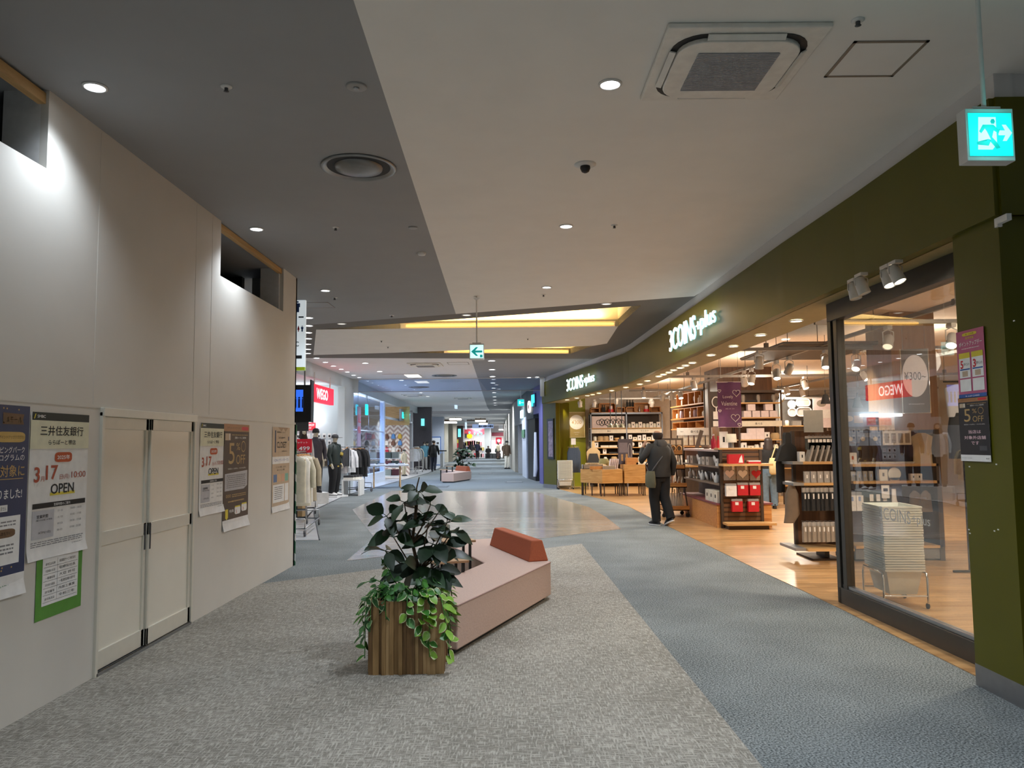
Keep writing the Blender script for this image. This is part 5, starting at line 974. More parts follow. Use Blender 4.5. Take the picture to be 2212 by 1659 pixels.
fillg(10, .80, [kplt, K('bottle', 'bottle', 'white bottle', lambda: bottle(.05, .2, m_wcard)), kplt, K('wire_rack', 'rack', 'grey wire rack', lambda: MB().tube([(-.1, 0, 0), (-.1, 0, .18), (.1, 0, .18), (.1, 0, 0)], .006, steel, 6).tube([(-.1, .06, 0), (-.1, .06, .18), (.1, .06, .18), (.1, .06, 0)], .006, steel, 6))], 'the lower side shelf of gift display')
for i, (px, mk, ds) in enumerate(((1497, lambda: MB().box(-.08, -.01, 0, .0, .01, .4, m_dkback, Matrix.Rotation(.3, 4, 'Y')), 'dark leaning card'), (1516, lambda: bowl(.12, .08, m_taupe), 'low taupe bowl'), (1531, lambda: bottle(.05, .3, M('magenta_glass', '#A81E3C', .3), m_pinkc), 'red bottle with a pink cap'), (1541, lambda: bottle(.04, .26, m_redc), 'slim red bottle'), (1552, lambda: carton(.16, .02, .34, m_wcard, MK), 'white leaflet stand'), (1583, lambda: MB().lathe([(.1, .1), (.09, .26), (.001, .26)], m_cre, n=16).lathe([(.05, 0), (.05, .1)], steel, n=12), 'small table lamp with a cream shade'))):
    p = AY(px, 968, gy + .5 + .2 * (i % 3)); x = min(max(p.x, gx + .1), gx + gw - .12); y = gy + .15 if px > 1570 else gy + 2.6 - (px - 1497) / 60 * 2.2; x = gx + .25
    if px > 1570: x = gx + gw * .35
    tag(mk().build('ornament', None, (x, y, H_ + (.03 if y < gy + .3 else 0))), '%s on top of the gift display' % ds, 'ornament')
# ---- small trolley between the passer-by and the gift display
t = thing('display_trolley', 'slim dark-framed trolley with wooden trays behind the walking man', 'trolley', (3.42, 16.6, 0))
fr = MB()
for y in (-.3, .3): fr.tube([(-.26, y, .08), (-.1, y, 1.35), (.1, y, 1.35), (.26, y, .08)], .016, m_dkback, 8)
fr.build('frame', t)
for z, w_ in ((.14, .56), (.62, .48), (1.0, .4), (1.3, .32)): MB().box(-w_ / 2, -.32, z, w_ / 2, .32, z + .02, m_crate).box(-w_ / 2, -.32, z, w_ / 2, -.3, z + .1, m_crate).box(-w_ / 2, .3, z, w_ / 2, .32, z + .1, m_crate).box(-w_ / 2, -.3, z, -w_ / 2 + .02, .3, z + .1, m_crate).build('tray', t)
for x in (-.25, .25):
    for y in (-.28, .28): MB().lathe([(.04, -.015), (.045, 0), (.04, .015)], black, n=12, T=Matrix.Translation((x, y, .045)) @ Matrix.Rotation(PI / 2, 4, 'X')).build('caster', t)
line(6, (3.28, 16.34, .165), (3.55, 16.34, .165), lambda: MB().lathe([(.05, 0), (.055, .2), (.02, .3), (.02, .34)], m_glassy, n=8).tube([(0, 0, .02), (.02, 0, .42)], .012, m_kraft, 6), '{o} bagged wooden utensil from the left on the bottom tray of the trolley', 'utensil', 'bagged utensils', 'utensil_bag')
line(5, (3.3, 16.34, 1.02), (3.54, 16.34, 1.02), lambda: jar(.03, .14, m_cre), '{o} pale spice tube from the left on the trolley', 'tube', 'tubes on the trolley', 'spice_tube'); line(4, (3.3, 16.34, .65), (3.54, 16.36, .65), lambda: MB().tube([(0, 0, 0), (.05, 0, .2)], .012, m_cre, 6), '{o} pale chopstick pack from the left on the trolley', 'chopsticks', 'chopstick packs', 'chopsticks')
t = thing('sample_board', 'dark sample board with four ringed items on top of the slim trolley', 'board', (3.4, 16.62, 1.32)); MB().box(-.28, 0, 0, .28, .02, .34, M('board_grey', '#6A6258', .6)).build('board', t); k = MB()
for i in range(4): k.tube([(-.19 + .125 * i + .05 * math.cos(a), -.01, .12 + .06 * math.sin(a)) for a in [2 * PI * j / 12 for j in range(12)]], .012, m_lwood, 5, closed=True).box(-.24 + .125 * i, -.008, .2, -.14 + .125 * i, -.002, .3, m_cre)
k.build('samples', t)
# ---- tables at the entrance
ty = 22.6
def chunky_table(label, px0, px1, top, under, y, d, poly=None, nleg=3):
    x0, x1 = AY(px0, 1000, y).x, AY(px1, 1000, y).x; z1, z0 = AY(px0, top, y).z, AY(px0, under, y).z
    t = thing('display_table', label, 'table', (x0, y, 0), 0, 'pine display tables'); w_ = x1 - x0; pl = poly(w_, d) if poly else [(0, 0), (w_, 0), (w_, d), (0, d)]
    MB().prism(pl, z0, z1, m_tbl).build('body', t, bevel=.004); n = len(pl); lg = 0
    for i in range(n):
        a, b = Vector(pl[i]), Vector(pl[(i + 1) % n]); c = Vector((w_ / 2, d / 2))
        for k in ([.06, .5, .94] if (b - a).length > .7 else [.1, .9]):
            q = a.lerp(b, k).lerp(c, .06); MB().tube([(q.x, q.y, 0), (q.x, q.y, z0)], .018, m_dkback, 8).build('leg', t)
    return t, z1
m_tbl = WOOD('pine_table', '#B08042', '#CC9E62', .5, 3, 3, 22)
t1, tz1 = chunky_table('low angular pine display table on dark legs nearest the lime wall', 1258, 1346, 1015, 1045, ty, 1.1, lambda w_, d: [(0, .7), (w_ * .48, 0), (w_, .15), (w_, d), (.1, d + .2)])
t2, tz2 = chunky_table('taller square pine display table beside the walking man', 1348, 1394, 1004, 1044, ty + .2, .8)
X1 = lambda px, y=ty + .4: AY(px, 1000, y).x
t = thing('wooden_crate', 'open grey wooden crate of goods on the low pine table', 'crate', (X1(1282), ty + .8, tz1)); MB().box(-.3, -.2, 0, .3, -.18, .13, m_grayf).box(-.3, .18, 0, .3, .2, .13, m_grayf).box(-.3, -.2, 0, -.28, .2, .13, m_grayf).box(.28, -.2, 0, .3, .2, .13, m_grayf).box(-.3, -.2, 0, .3, .2, .015, m_grayf).build('crate', t)
line(5, (X1(1272), ty + .75, tz1 + .02), (X1(1292), ty + .78, tz1 + .02), lambda: bowl(.08, .16, m_kraft), '{o} wooden bowl from the left in the grey crate on the low table', 'bowl', 'bowls in the grey crate', 'bowl')
line(3, (X1(1279), ty + .36, tz1), (X1(1300), ty + .36, tz1), lambda: carton(.15, .12, .09, m_crate), '{o} small pine box from the left on the front of the low table', 'box', 'small pine boxes', 'pine_box')
tag(MB().lathe([(.2, 0), (.18, .06), (.1, .13), (.001, .15)], m_kraft, n=18, sx=1.2).build('straw_hat', None, (X1(1303), ty + .85, tz1)), 'woven straw mat heap in the middle of the low pine table', 'straw mat'); tag(carton(.36, .2, .1, m_grayf).build('grey_box', None, (X1(1314), ty + .3, tz1)), 'long grey box on the front right of the low pine table', 'box')
line(5, (X1(1318), ty + .65, tz1), (X1(1334), ty + .6, tz1), lambda: MB().box(-.012, -.1, 0, .012, .1, .3, m_pinkc, Matrix.Rotation(.15, 4, 'Y')), '{o} leaning pale book from the left on the low pine table', 'book', 'leaning books', 'book')
tag(jar(.16, .3, M('olive_basket', '#8C8250', .8)).build('basket', None, (X1(1310), ty + 1.0, tz1)), 'round olive basket at the back of the low pine table', 'basket')
t = thing('wooden_crate', 'tall pine crate standing on the taller pine table', 'crate', (X1(1365), ty + .45, tz2)); MB().box(-.17, -.15, 0, .17, .15, .2, m_crate).build('crate', t)
t = thing('display_poster', 'grey purple photo poster standing behind the pine crate', 'poster', (X1(1355), ty + .75, tz2)); MB().box(-.22, 0, 0, .22, .02, .76, M('poster_slate', '#5C5866', .5)).build('board', t); MB().plate(rect(-.06, .5, .26, .3), .001, M('poster_mist', '#8A8490', .5), TL(0, -.002, 0)).plate(rect(-.1, .2, .06, .2), .001, m_lwood, TL(0, -.002, 0)).plate(rect(.04, .22, .06, .18), .001, m_lwood, TL(0, -.002, 0)).tube([(.14 + .05 * math.cos(a), -.004, .4 + .22 * math.sin(a)) for a in [2 * PI * j / 20 for j in range(20)]], .005, m_wcard, 5, closed=True).build('print', t)
tag(MB().box(-.2, -.2, 0, .2, .2, .06, m_cre).build('linen_stack', None, (X1(1388), ty + .5, tz2)), 'folded cream linen on the right of the taller pine table', 'linen')
# ---- lime corner: price frame, basket stand, aprons
py_ = 27.86; p0, p1 = AY(1226.5, 890, py_), AY(1264, 945, py_)
t = thing('price_poster', 'gold framed price poster with a white disc on the lime wall', 'framed poster', ((p0.x + p1.x) / 2, py_, p1.z)); w_, h_ = p1.x - p0.x, p0.z - p1.z
MB().plate(rect(0, h_ / 2, w_, h_), .03, M('frame_pale', '#D8CFA0', .4)).build('frame', t); MB().plate(rect(0, h_ / 2, w_ * .93, h_ * .95), .002, M('gold_sheet', '#A8975E', .5), TL(0, -.003, 0)).plate(circ(0, h_ * .6, w_ * .43, 32), .002, lwhite, TL(0, -.006, 0)).text('¥300', -.0, h_ * .6, h_ * .15, m_gold, -.008, w_ * .58).text('COLLECTION', 0, h_ * .2, .025, lwhite, -.005).text('300 YEN', 0, h_ * .12, .02, lwhite, -.005).build('print', t)
lamp('SPOT', (1.9, 27.0, 2.9), 60, WARM, .05, 70, .6, (2.3, 27.9, 1.4))
def basket_stand(label, loc, rz, n=26):
    t = thing('basket_stand', label, 'basket stand', loc, rz, 'shopping basket stands'); fr = MB()
    for y in (-.2, .2): fr.tube([(-.25, y, .05), (-.25, y, .28), (-.23, y, .33), (.23, y, .33), (.25, y, .28), (.25, y, .05)], .011, chrome, 8)
    fr.tube([(-.25, -.2, .12), (-.25, .2, .12)], .009, chrome, 8).tube([(.25, -.2, .12), (.25, .2, .12)], .009, chrome, 8).tube([(-.25, 0, .12), (.25, 0, .12)], .009, chrome, 8).build('frame', t)
    for x in (-.25, .25):
        for y in (-.2, .2): MB().lathe([(.024, -.01), (.027, 0), (.024, .01)], black, n=12, T=Matrix.Translation((x + .015, y, .027)) @ Matrix.Rotation(PI / 2, 4, 'X')).build('caster', t)
    return t
m_bask = M('milky_basket', '#DCDCD0', .35, 0, .03, 20, 0, 0, .93)
def basket_mb():
    mb = MB(); w0, d0, w1, d1, h = .19, .125, .235, .165, .24
    def ringp(w_, d, z): return [(-w_, -d, z), (w_, -d, z), (w_, d, z), (-w_, d, z)]
    v = ringp(w0, d0, 0) + ringp(w1, d1, h) + ringp(w1 + .018, d1 + .018, h) + ringp(w1 + .018, d1 + .018, h - .018)
    mb.add(v, [(3, 2, 1, 0)] + [(i, (i + 1) % 4, 4 + (i + 1) % 4, 4 + i) for i in range(4)] + [(4 + i, 4 + (i + 1) % 4, 8 + (i + 1) % 4, 8 + i) for i in range(4)] + [(8 + i, 8 + (i + 1) % 4, 12 + (i + 1) % 4, 12 + i) for i in range(4)], m_bask)
    mb.tube([(-.2, -d1 - .02, h - .006), (.2, -d1 - .02, h - .006)], .006, m_bask, 6).tube([(-.2, d1 + .02, h - .006), (.2, d1 + .02, h - .006)], .006, m_bask, 6); return mb
def baskets(loc, rz, n, step, z0, where):
    base = basket_mb().build('shopping_basket')
    for i in range(n):
        o = base if i == 0 else base.copy()
        if i: COL.objects.link(o)
        o.location = (loc[0] + R.uniform(-.003, .003), loc[1] + R.uniform(-.003, .003), z0 + i * step); o.rotation_euler = (0, 0, rz + R.uniform(-.008, .008)); tag(o, '%s milky plastic shopping basket from the bottom of the stack %s' % (ORD[i], where), 'shopping basket', 'nested shopping baskets ' + where)
bp = (3.70, 7.6); brz = PI / 2 - .07
basket_stand('chrome stand on casters under the tall basket stack behind the glass pane', (bp[0], bp[1], .006), brz); baskets(bp, brz, 26, .0236, .13, 'behind the glass pane')
fp = AY(1220, 1000, 26.35); basket_stand('chrome stand on casters under the basket stack by the lime wall', (fp.x, 26.35, .006), 0); baskets((fp.x, 26.35), 0, 24, .0262, .13, 'by the lime wall')
t = thing('garment_rack', 'slim chrome rail of dark denim aprons beside the lime wall', 'garment rack', (2.1, 26.6, .006)); MB().tube([(0, 0, .03), (0, 0, 1.5)], .012, chrome).tube([(-.2, 0, 1.42), (.2, 0, 1.42)], .01, chrome).tube([(-.2, -.15, .02), (.2, .15, .02)], .012, chrome).tube([(-.2, .15, .02), (.2, -.15, .02)], .012, chrome).box(-.08, -.01, 1.5, .08, .01, 1.72, m_wcard).build('rail', t)
line(4, (2.0, 26.6, 1.4), (2.22, 26.6, 1.4), lambda: MB().loft([(0, 0, 0, .06, .01), (0, 0, -.15, .12, .03), (0, 0, -.6, .13, .04), (0, 0, -.85, .15, .04)], M('denim', '#3E4A5C', .85), 10), '{o} dark denim apron from the left on the slim chrome rail', 'apron', 'denim aprons', 'apron')
t = thing('apron_dummy', 'flat plywood figure wearing a black apron beside the pine tables', 'display figure', (2.72, 26.0, .006)); MB().plate([(-.17, 0), (-.13, 0), (-.13, 1.0), (.13, 1.0), (.13, 0), (.17, 0), (.2, .9), (.23, 1.25), (.14, 1.36), (.05, 1.4), (.06, 1.5), (.04, 1.6), (-.04, 1.6), (-.06, 1.5), (-.05, 1.4), (-.14, 1.36), (-.23, 1.25), (-.2, .9)], .02, m_kraft).build('figure', t); MB().plate([(-.25, .45), (.25, .45), (.2, .95), (.13, 1.2), (-.13, 1.2), (-.2, .95)], .04, m_drk, TL(0, -.045, 0)).build('apron', t)
# lit advert on the far olive pier
a, b = AP(1183.5, 905, EP0, EP1), AP(1198, 992, EP0, EP1); an = math.atan2(b.y - a.y, b.x - a.x); w_ = math.hypot(b.x - a.x, b.y - a.y)
t = thing('advert_screen', 'tall black-framed mauve picture panel on the far olive pier', 'picture panel', ((a.x + b.x) / 2, (a.y + b.y) / 2, b.z), an); MB().plate(rect(0, (a.z - b.z) / 2, w_, a.z - b.z), .04, black, TL(0, -.04, 0)).build('frame', t); MB().plate(rect(w_ * .06, (a.z - b.z) / 2, w_ * .7, (a.z - b.z) * .88), .002, M('mauve_picture', '#8C7C8C', .4, 0, .5, 9), TL(0, -.043, 0)).build('picture', t)
# ---- goods racks behind the glass
ry = 10.2; xa, xb, xc = AY(1742, 1100, ry).x, AY(1818, 1100, ry).x, AY(2032, 1100, ry).x; ZR = lambda py, px=1780: AY(px, py, ry).z
s1, s2, s3 = ZR(997), ZR(1043), ZR(1184)
xb += .12
ra = thing('goods_rack', 'dark walnut goods rack of bagged accessories left of the glass frame', 'display rack', (xa, ry, 0)); W_ = xb - xa
MB().box(.02, .40, .16, W_, .44, 1.72, m_walnut).build('back_panel', ra); 
for z, d in ((s1, 0), (s2, 0), (s3, -.06)): MB().box(-.02, d, z - .035, W_, .4, z, m_lwood).box(-.16, .0, z - .035, -.02, .6, z, M('shelf_end_grey', '#8E8A86', .5)).build('shelf', ra)
MB().box(-.02, .38, .1, .02, .44, 1.72, m_dkback).box(W_ - .04, .1, 0.02, W_, .44, 1.72, m_dkback).build('side_panel', ra); MB().box(.3, .2, .02, .36, .5, .16, black).box(.1, .1, 0.006, W_ - .1, .7, .03, m_dkback).build('foot', ra)
line(9, (xa + .1, ry + .06, ZR(940)), (xa + W_ - .08, ry + .06, ZR(940)), lambda: pack(.12, .19, .012, M('dark_green_pack', '#2E3432', .5)), '{o} dark flat pack from the left on the top hooks of the walnut rack', 'hanging pack', 'dark packs on the top hooks', 'flat_pack')
line(7, (xa + .06, ry + .05, s1), (xa + W_ - .1, ry + .05, s1), lambda: MB().box(-.012, -.06, 0, .012, .1, .22, m_glassy, Matrix.Rotation(.3, 4, 'Y')).box(-.008, -.05, .02, .008, .06, .16, m_taupe, Matrix.Rotation(.3, 4, 'Y')), '{o} leaning taupe clear-bag pack from the left on the upper rack shelf', 'pack', 'leaning packs', 'clear_pack')
line(5, (xa, ry + .1, s1), (xa + .1, ry + .55, s1), lambda: carton(.07, .05, .13, m_wcard, MK, m_drk), '{o} white bottle box from the front on the upper rack shelf', 'box', 'white bottle boxes', 'bottle_box')
line(6, (xa + .04, ry + .06, s2), (xa + W_ - .1, ry + .06, s2), lambda: carton(.07, .04, .15, m_glassy, MK, m_wcard), '{o} clear pouch from the left on the second rack shelf', 'pouch', 'clear pouches', 'pouch')
for z, row, m in ((ZR(1052), 'upper', m_drk), (ZR(1126), 'lower', m_grayf)):
    line(9, (xa - .02, ry + .02, z), (xa + W_ - .12, ry + .02, z), lambda: pack(.075, .31 if row == 'upper' else .27, .03, m), '{o} clear-bagged pack from the left on the %s hooks of the walnut rack' % row, 'hanging pack', 'packs on the %s hooks' % row, 'bagged_pack', .5, .01)
tag(MB().loft([(0, 0, 0, .04, .03), (0, 0, -.12, .09, .05), (0, 0, -.38, .1, .05), (-.05, 0, -.5, .07, .04)], m_taupe, 12).build('tote_bag', None, (xa - .15, ry + .1, ZR(1048))), 'brown cloth bag hanging off the left end of the walnut rack', 'bag')
tag(MB().loft([(0, 0, 0, .03, .02), (0, 0, -.1, .06, .04), (0, 0, -.5, .06, .04)], m_drk, 12).build('scarf', None, (xa - .17, ry + .45, ZR(985))), 'long black cloth hanging behind the left end of the walnut rack', 'cloth')
tag(MB().plate([(-.17, 0), (.15, 0), (.09, .2), (.03, .24), (.03, .36), (.015, .39), (-.03, .39), (-.045, .36), (-.045, .24), (-.1, .2)], .12, m_drk).build('black_bag', None, (xa - .09, ry + .3, s1)), 'black tote bag with a tall handle on the grey end of the rack', 'bag')
t = thing('header_board', 'grey clear header board standing on top of the walnut rack', 'board', (AY(1774, 925, ry).x, ry + .25, 1.7)); MB().box(-.13, 0, 0, .13, .015, .3, M('mist_board', '#A8A8A2', .3)).build('board', t)
p = AY(1783, 858, 15.0); tag(MB().loft([(0, 0, .14, .012, .01), (0, 0, .06, .014, .01), (0, 0, .05, .05, .03), (0, 0, -.13, .1, .04)], m_drk, 10).tube([(0, 0, .14), (0, 0, 3.5 - p.z)], .003, m_rod, 5).build('hanging_bag', None, p), 'black bag hung on a long handle left of the glass frame', 'bag'); p = AY(1852, 865, 14.0); tag(MB().loft([(0, 0, .14, .012, .01), (0, 0, .06, .014, .01), (0, 0, .05, .05, .03), (0, 0, -.13, .1, .04)], m_drk, 10).tube([(0, 0, .14), (0, 0, 3.5 - p.z)], .003, m_rod, 5).build('hanging_bag', None, p), 'black bag hung on a long handle seen through the glass pane', 'bag')
xd = xb + .05; W2 = xc - xd; rb = thing('goods_rack', 'wide walnut goods rack with grey drawers seen through the glass pane', 'display rack', (xd, ry, 0)); t1z, t2z, t3z = ZR(1002, 1920), ZR(1039, 1920), ZR(1179, 1920)
MB().box(0, .4, .1, W2, .44, 1.72, m_walnut).build('back_panel', rb)
for z in (t1z, t2z, t3z): MB().box(0, 0, z - .035, W2, .4, z, m_lwood).build('shelf', rb)
MB().box(0, .02, .03, W2 / 2 - .01, .4, t3z - .04, M('drawer_grey', '#77726C', .5)).build('drawer', rb); MB().box(W2 / 2 + .01, .02, .03, W2, .4, t3z - .04, M('drawer_grey', '#77726C')).build('drawer', rb); MB().box(W2 - .03, 0, 0, W2 + .03, .44, 1.72, m_dkback).box(-.03, .1, 0, 0, .44, 1.72, m_dkback).build('post', rb)
XR = lambda px: AY(px, 1000, ry).x
t = thing('header_board', 'pale blue header board with product pictures on the rack behind the glass', 'board', (XR(1873), ry + .2, ZR(921, 1873))); bw_ = XR(1918) - XR(1828); MB().box(-bw_ / 2, 0, 0, bw_ / 2, .02, .2, M('board_blue', '#9DB2DC', .5)).build('board', t); MB().plate(circ(-.13, .11, .06, 14, .04), .001, m_wcard, TL(0, -.002, 0)).plate(rect(0, .1, .12, .1), .001, m_pinkc, TL(0, -.002, 0)).plate(rect(.18, .1, .1, .12), .001, m_glassy, TL(0, -.002, 0)).build('pictures', t); MB().box(-bw_ / 2, 0, -.05, -bw_ / 2 + .02, .02, 0, steel).box(bw_ / 2 - .02, 0, -.05, bw_ / 2, .02, 0, steel).build('bracket', t)
line(3, (XR(1842), ry + .05, ZR(930, 1870)), (XR(1896), ry + .05, ZR(930, 1870)), lambda: MB().box(-.075, -.01, -.2, .075, .01, 0, m_bluep).plate(circ(0, -.11, .03, 14), .002, m_wcard, TL(0, -.013, 0)), '{o} blue hanging pouch from the left behind the glass', 'pouch', 'blue pouches', 'pouch'); line(4, (XR(1921), ry + .05, ZR(930, 1940)), (XR(1966), ry + .05, ZR(930, 1940)), lambda: MB().box(-.05, -.01, -.19, .05, .01, 0, m_wcard).plate(rect(0, -.1, .06, .13), .001, m_grayf, TL(0, -.012, 0)), '{o} white-framed pack from the left behind the glass', 'pack', 'white framed packs', 'framed_pack')
tag(MB().loft([(0, 0, 0, .05, .02), (0, 0, -.05, .15, .04), (0, 0, -.2, .12, .05), (0, 0, -.42, .13, .05)], M('sand_cloth', '#C9B48C', .85), 14).build('shirt', None, (XR(1998), ry + .05, ZR(935, 1998))), 'sand-coloured shirt hanging at the right of the rack behind the glass', 'shirt')
tag(carton(.11, .02, .15, m_wcard, MK, m_orange).build('price_card', None, (XR(1846), ry + .06, t1z)), 'white card stand on the top shelf of the rack behind the glass', 'card'); line(5, (XR(1872), ry + .1, t1z), (XR(1975), ry + .1, t1z), lambda: MB().box(-.1, -.06, 0, .1, .08, .012, m_pinkc).box(-.08, -.07, .012, .07, .06, .024, m_cre), '{o} pale pack lying from the left on the top shelf behind the glass', 'pack', 'lying packs', 'flat_pack')
line(4, (XR(1846), ry + .08, t2z), (XR(1885), ry + .08, t2z), lambda: carton(.05, .05, .13, m_glassy, MK, m_bluep), '{o} slim clear box from the left on the second shelf behind the glass', 'box', 'slim clear boxes', 'slim_box'); tag(carton(.11, .06, .15, m_cre, MK, m_taupe).build('carton', None, (XR(1911), ry + .08, t2z)), 'cream carton beside the round fan on the second shelf', 'box'); tag(MB().plate(circ(0, .09, .085, 22), .03, m_wax).box(-.06, 0, 0, .06, .05, .04, m_lwood).build('lamp', None, (XR(1936), ry + .06, t2z)), 'round white lamp on a wooden foot on the second shelf behind the glass', 'lamp'); line(2, (XR(1976), ry + .08, t2z), (XR(1989), ry + .08, t2z), lambda: carton(.075, .06, .09, m_wcard, MK, m_drk), '{o} small white cube box from the left on the second shelf behind the glass', 'box', 'white cube boxes', 'cube_box')
line(2, (XR(1839), ry + .03, ZR(1061, 1850)), (XR(1855), ry + .03, ZR(1061, 1850)), lambda: pack(.09, .26, .04, m_wcard, m_bluep), '{o} white bagged towel from the left on the hooks behind the glass', 'pack', 'white towels', 'towel_pack'); line(3, (XR(1876), ry + .03, ZR(1060, 1850)), (XR(1905), ry + .03, ZR(1060, 1850)), lambda: MB().box(-.1, -.015, -.4, .1, .015, 0, M('slate_fabric', '#4C5450', .8)).box(0, -.02, -.14, .05, -.016, -.05, m_wcard), '{o} slate cloth panel from the left on the hooks behind the glass', 'cloth', 'slate cloths', 'cloth_pack'); tag(MB().box(-.05, -.005, -.17, .05, .005, 0, m_wcard).plate(rect(0, -.06, .06, .04), .001, ink, TL(0, -.007, 0)).build('tag_card', None, (XR(1908), ry - .02, ZR(1048, 1908))), 'large white hanging tag card above the basket stack', 'card'); tag(MB().loft([(0, 0, 0, .03, .015), (0, 0, -.14, .035, .02), (.01, 0, -.2, .045, .02), (-.03, 0, -.24, .03, .015)], m_wcard, 10).build('sock', None, (XR(1926), ry - .02, ZR(1056, 1926))), 'white sock hanging beside the tag card above the basket stack', 'sock')
line(2, (XR(1975), ry + .03, ZR(1060, 1980)), (XR(1998), ry + .03, ZR(1060, 1980)), lambda: MB().loft([(0, 0, 0, .02, .01), (0, 0, -.05, .07, .02), (0, 0, -.28, .09, .03)], m_taupe, 10), '{o} taupe pouch bag from the left on the right hooks behind the glass', 'bag', 'taupe pouches', 'pouch_bag')
# price frame seen through the pane, garments behind it
p = AY(1977, 823, 9.35); w_ = AY(2003, 823, 9.35).x - AY(1948, 823, 9.35).x; h_ = AY(1977, 755, 9.35).z - AY(1977, 893, 9.35).z
t = thing('price_poster', 'silver hanging price frame with a white oval seen through the glass pane', 'framed poster', (p.x, 9.35, p.z), -.25); MB().tube([(-w_ / 2, 0, -h_ / 2), (w_ / 2, 0, -h_ / 2), (w_ / 2, 0, h_ / 2), (-w_ / 2, 0, h_ / 2)], .008, chrome, 6, closed=True).tube([(-w_ * .4, 0, h_ / 2), (-w_ * .4, 0, 3.02 - p.z)], .003, m_rod, 5).tube([(w_ * .4, 0, h_ / 2), (w_ * .4, 0, 3.02 - p.z)], .003, m_rod, 5).build('frame', t); MB().plate(rect(0, 0, w_, h_), .004, M('smoked_sheet', '#5E564E', .3)).plate(circ(0, h_ * .08, w_ * .46, 36, h_ * .33), .002, M('oval_grey', '#DCD8DE', .6), TL(0, -.004, 0)).text('¥300~', 0, h_ * .08, .1, darkgrey, -.006, w_ * .78).text('300 YEN COLLECTION', 0, -h_ * .36, .012, lwhite, -.003).build('print', t)
gt = thing('garment_stand', 'black stand with a white tee and dark bag behind the near pier edge', 'garment stand', (AY(2072, 800, 9.3).x, 9.3, .006)); MB().tube([(0, 0, .02), (0, 0, 2.3)], .015, black).tube([(-.2, 0, .015), (.2, 0, .015)], .015, black).tube([(-.2, 0, 2.28), (.2, 0, 2.28)], .01, black).build('stand', gt); MB().loft([(0, 0, 2.25, .06, .03), (0, 0, 2.2, .2, .06), (0, 0, 1.85, .17, .06)], m_lg, 14).build('tee', gt); MB().loft([(0, 0, 1.9, .14, .07), (0, 0, 1.7, .18, .08), (0, 0, 1.35, .18, .08)], m_drk, 14).build('bag', gt)
# ================================================================== clothes shop past the hoarding
m_fleece = M('fleece_white', '#C9C8C8', .9)
def hanger_garment(body_m, L=.78, w_=.46, sleeve=True, trim=None):
    mb = MB().loft([(0, 0, -.02, .05, .02), (0, 0, -.06, .19, .035), (0, 0, -.14, w_ / 2, .05), (0, 0, -.45, w_ / 2 * .95, .055), (0, 0, -L, w_ / 2, .05)], body_m, 12)
    if sleeve:
        for s in (-1, 1): mb.tube([(s * w_ * .4, 0, -.1), (s * w_ * .56, .01, -.3), (s * w_ * .58, .02, -.62)], [.06, .055, .045], body_m, 8)
    if trim: mb.box(-.1, -.06, -.4, .1, -.055, -.2, trim)
    return mb
def hang_part(): return MB().tube([(-.2, 0, -.1), (-.05, 0, -.01), (.05, 0, -.01), (.2, 0, -.1)], .012, m_crate, 6).tube([(0, 0, -.01), (0, 0, .05), (.02, 0, .08), (0, 0, .1)], .004, steel, 5)
def garments(specs, p0, p1, rz, where, kind='jacket'):
    n = len(specs); cache = {}
    for i, (m, ds, L, sl) in enumerate(specs):
        p = Vector(p0).lerp(Vector(p1), i / max(n - 1, 1)); t = thing('garment', '%s, %s from the near end on %s' % (ds, ORD[i], where), kind, p, rz + R.uniform(-.1, .1), 'clothes on ' + where)
        hanger_garment(m, L, R.uniform(.42, .5), sl).build('cloth', t); hang_part().build('hanger', t)
def rolling_rail(label, loc, rz, L, H, m=steel, w_=.5):
    t = thing('clothes_rail', label, 'clothes rail', loc, rz, 'rolling clothes rails'); MB().tube([(-L / 2, 0, .12), (-L / 2, 0, H), (L / 2, 0, H), (L / 2, 0, .12)], .016, m, 8).build('rail', t)
    b = MB().tube([(-L / 2, -w_ / 2, .14), (L / 2, -w_ / 2, .14), (L / 2, w_ / 2, .14), (-L / 2, w_ / 2, .14)], .015, m, 8, closed=True)
    for x in (-L / 2, L / 2): b.tube([(x, -w_ / 2, .14), (x, -w_ / 2, .3), (x, w_ / 2, .3), (x, w_ / 2, .14)], .012, m, 6)
    b.build('base', t)
    for x in (-L / 2, L / 2):
        for y in (-w_ / 2, w_ / 2): MB().lathe([(.05, -.018), (.06, 0), (.05, .018)], M('caster_grey', '#5C5C5E', .5), n=14, T=Matrix.Translation((x, y, .06)) @ Matrix.Rotation(PI / 2, 4, 'X')).build('caster', t)
    return t
m_cloth = {k: M('cloth_' + k, h, .9, 0, .08, 12) for k, h in dict(cream='#D8D2BC', ivory='#E6E2D8', black='#1D1D1F', char='#3A3A3C', grey='#8C8C8A', brown='#5A4A3C', sand='#B8AC94', white='#E4E4E6', check='#5C6068', denim='#4A5668').items()}
m_chk = STRIPE('check_cloth', '#34363A', '#6A6C70', 4, .9, (1, 1, 1))
rl = rolling_rail('steel rolling rail with casters nearest the hoarding end in the clothes shop', (-3.98, 14.4, .006), PI / 2 + .12, 1.9, 1.46)
garments([(m_cloth['cream'], 'cream fleece', .85, False), (m_cloth['ivory'], 'ivory fleece', .88, False), (m_cloth['cream'], 'long cream knit', .95, True), (m_cloth['ivory'], 'ivory knit', .9, False), (m_cloth['sand'], 'sand hooded coat', .9, True)], (-3.9, 13.75, 1.42), (-4.02, 14.9, 1.42), .15, 'the steel rolling rail')
t = rolling_rail('black clothes rail carrying wooden hangers behind the steel rail', (-4.55, 16.7, .006), PI / 2 + .18, 2.3, 1.42, black, .4)
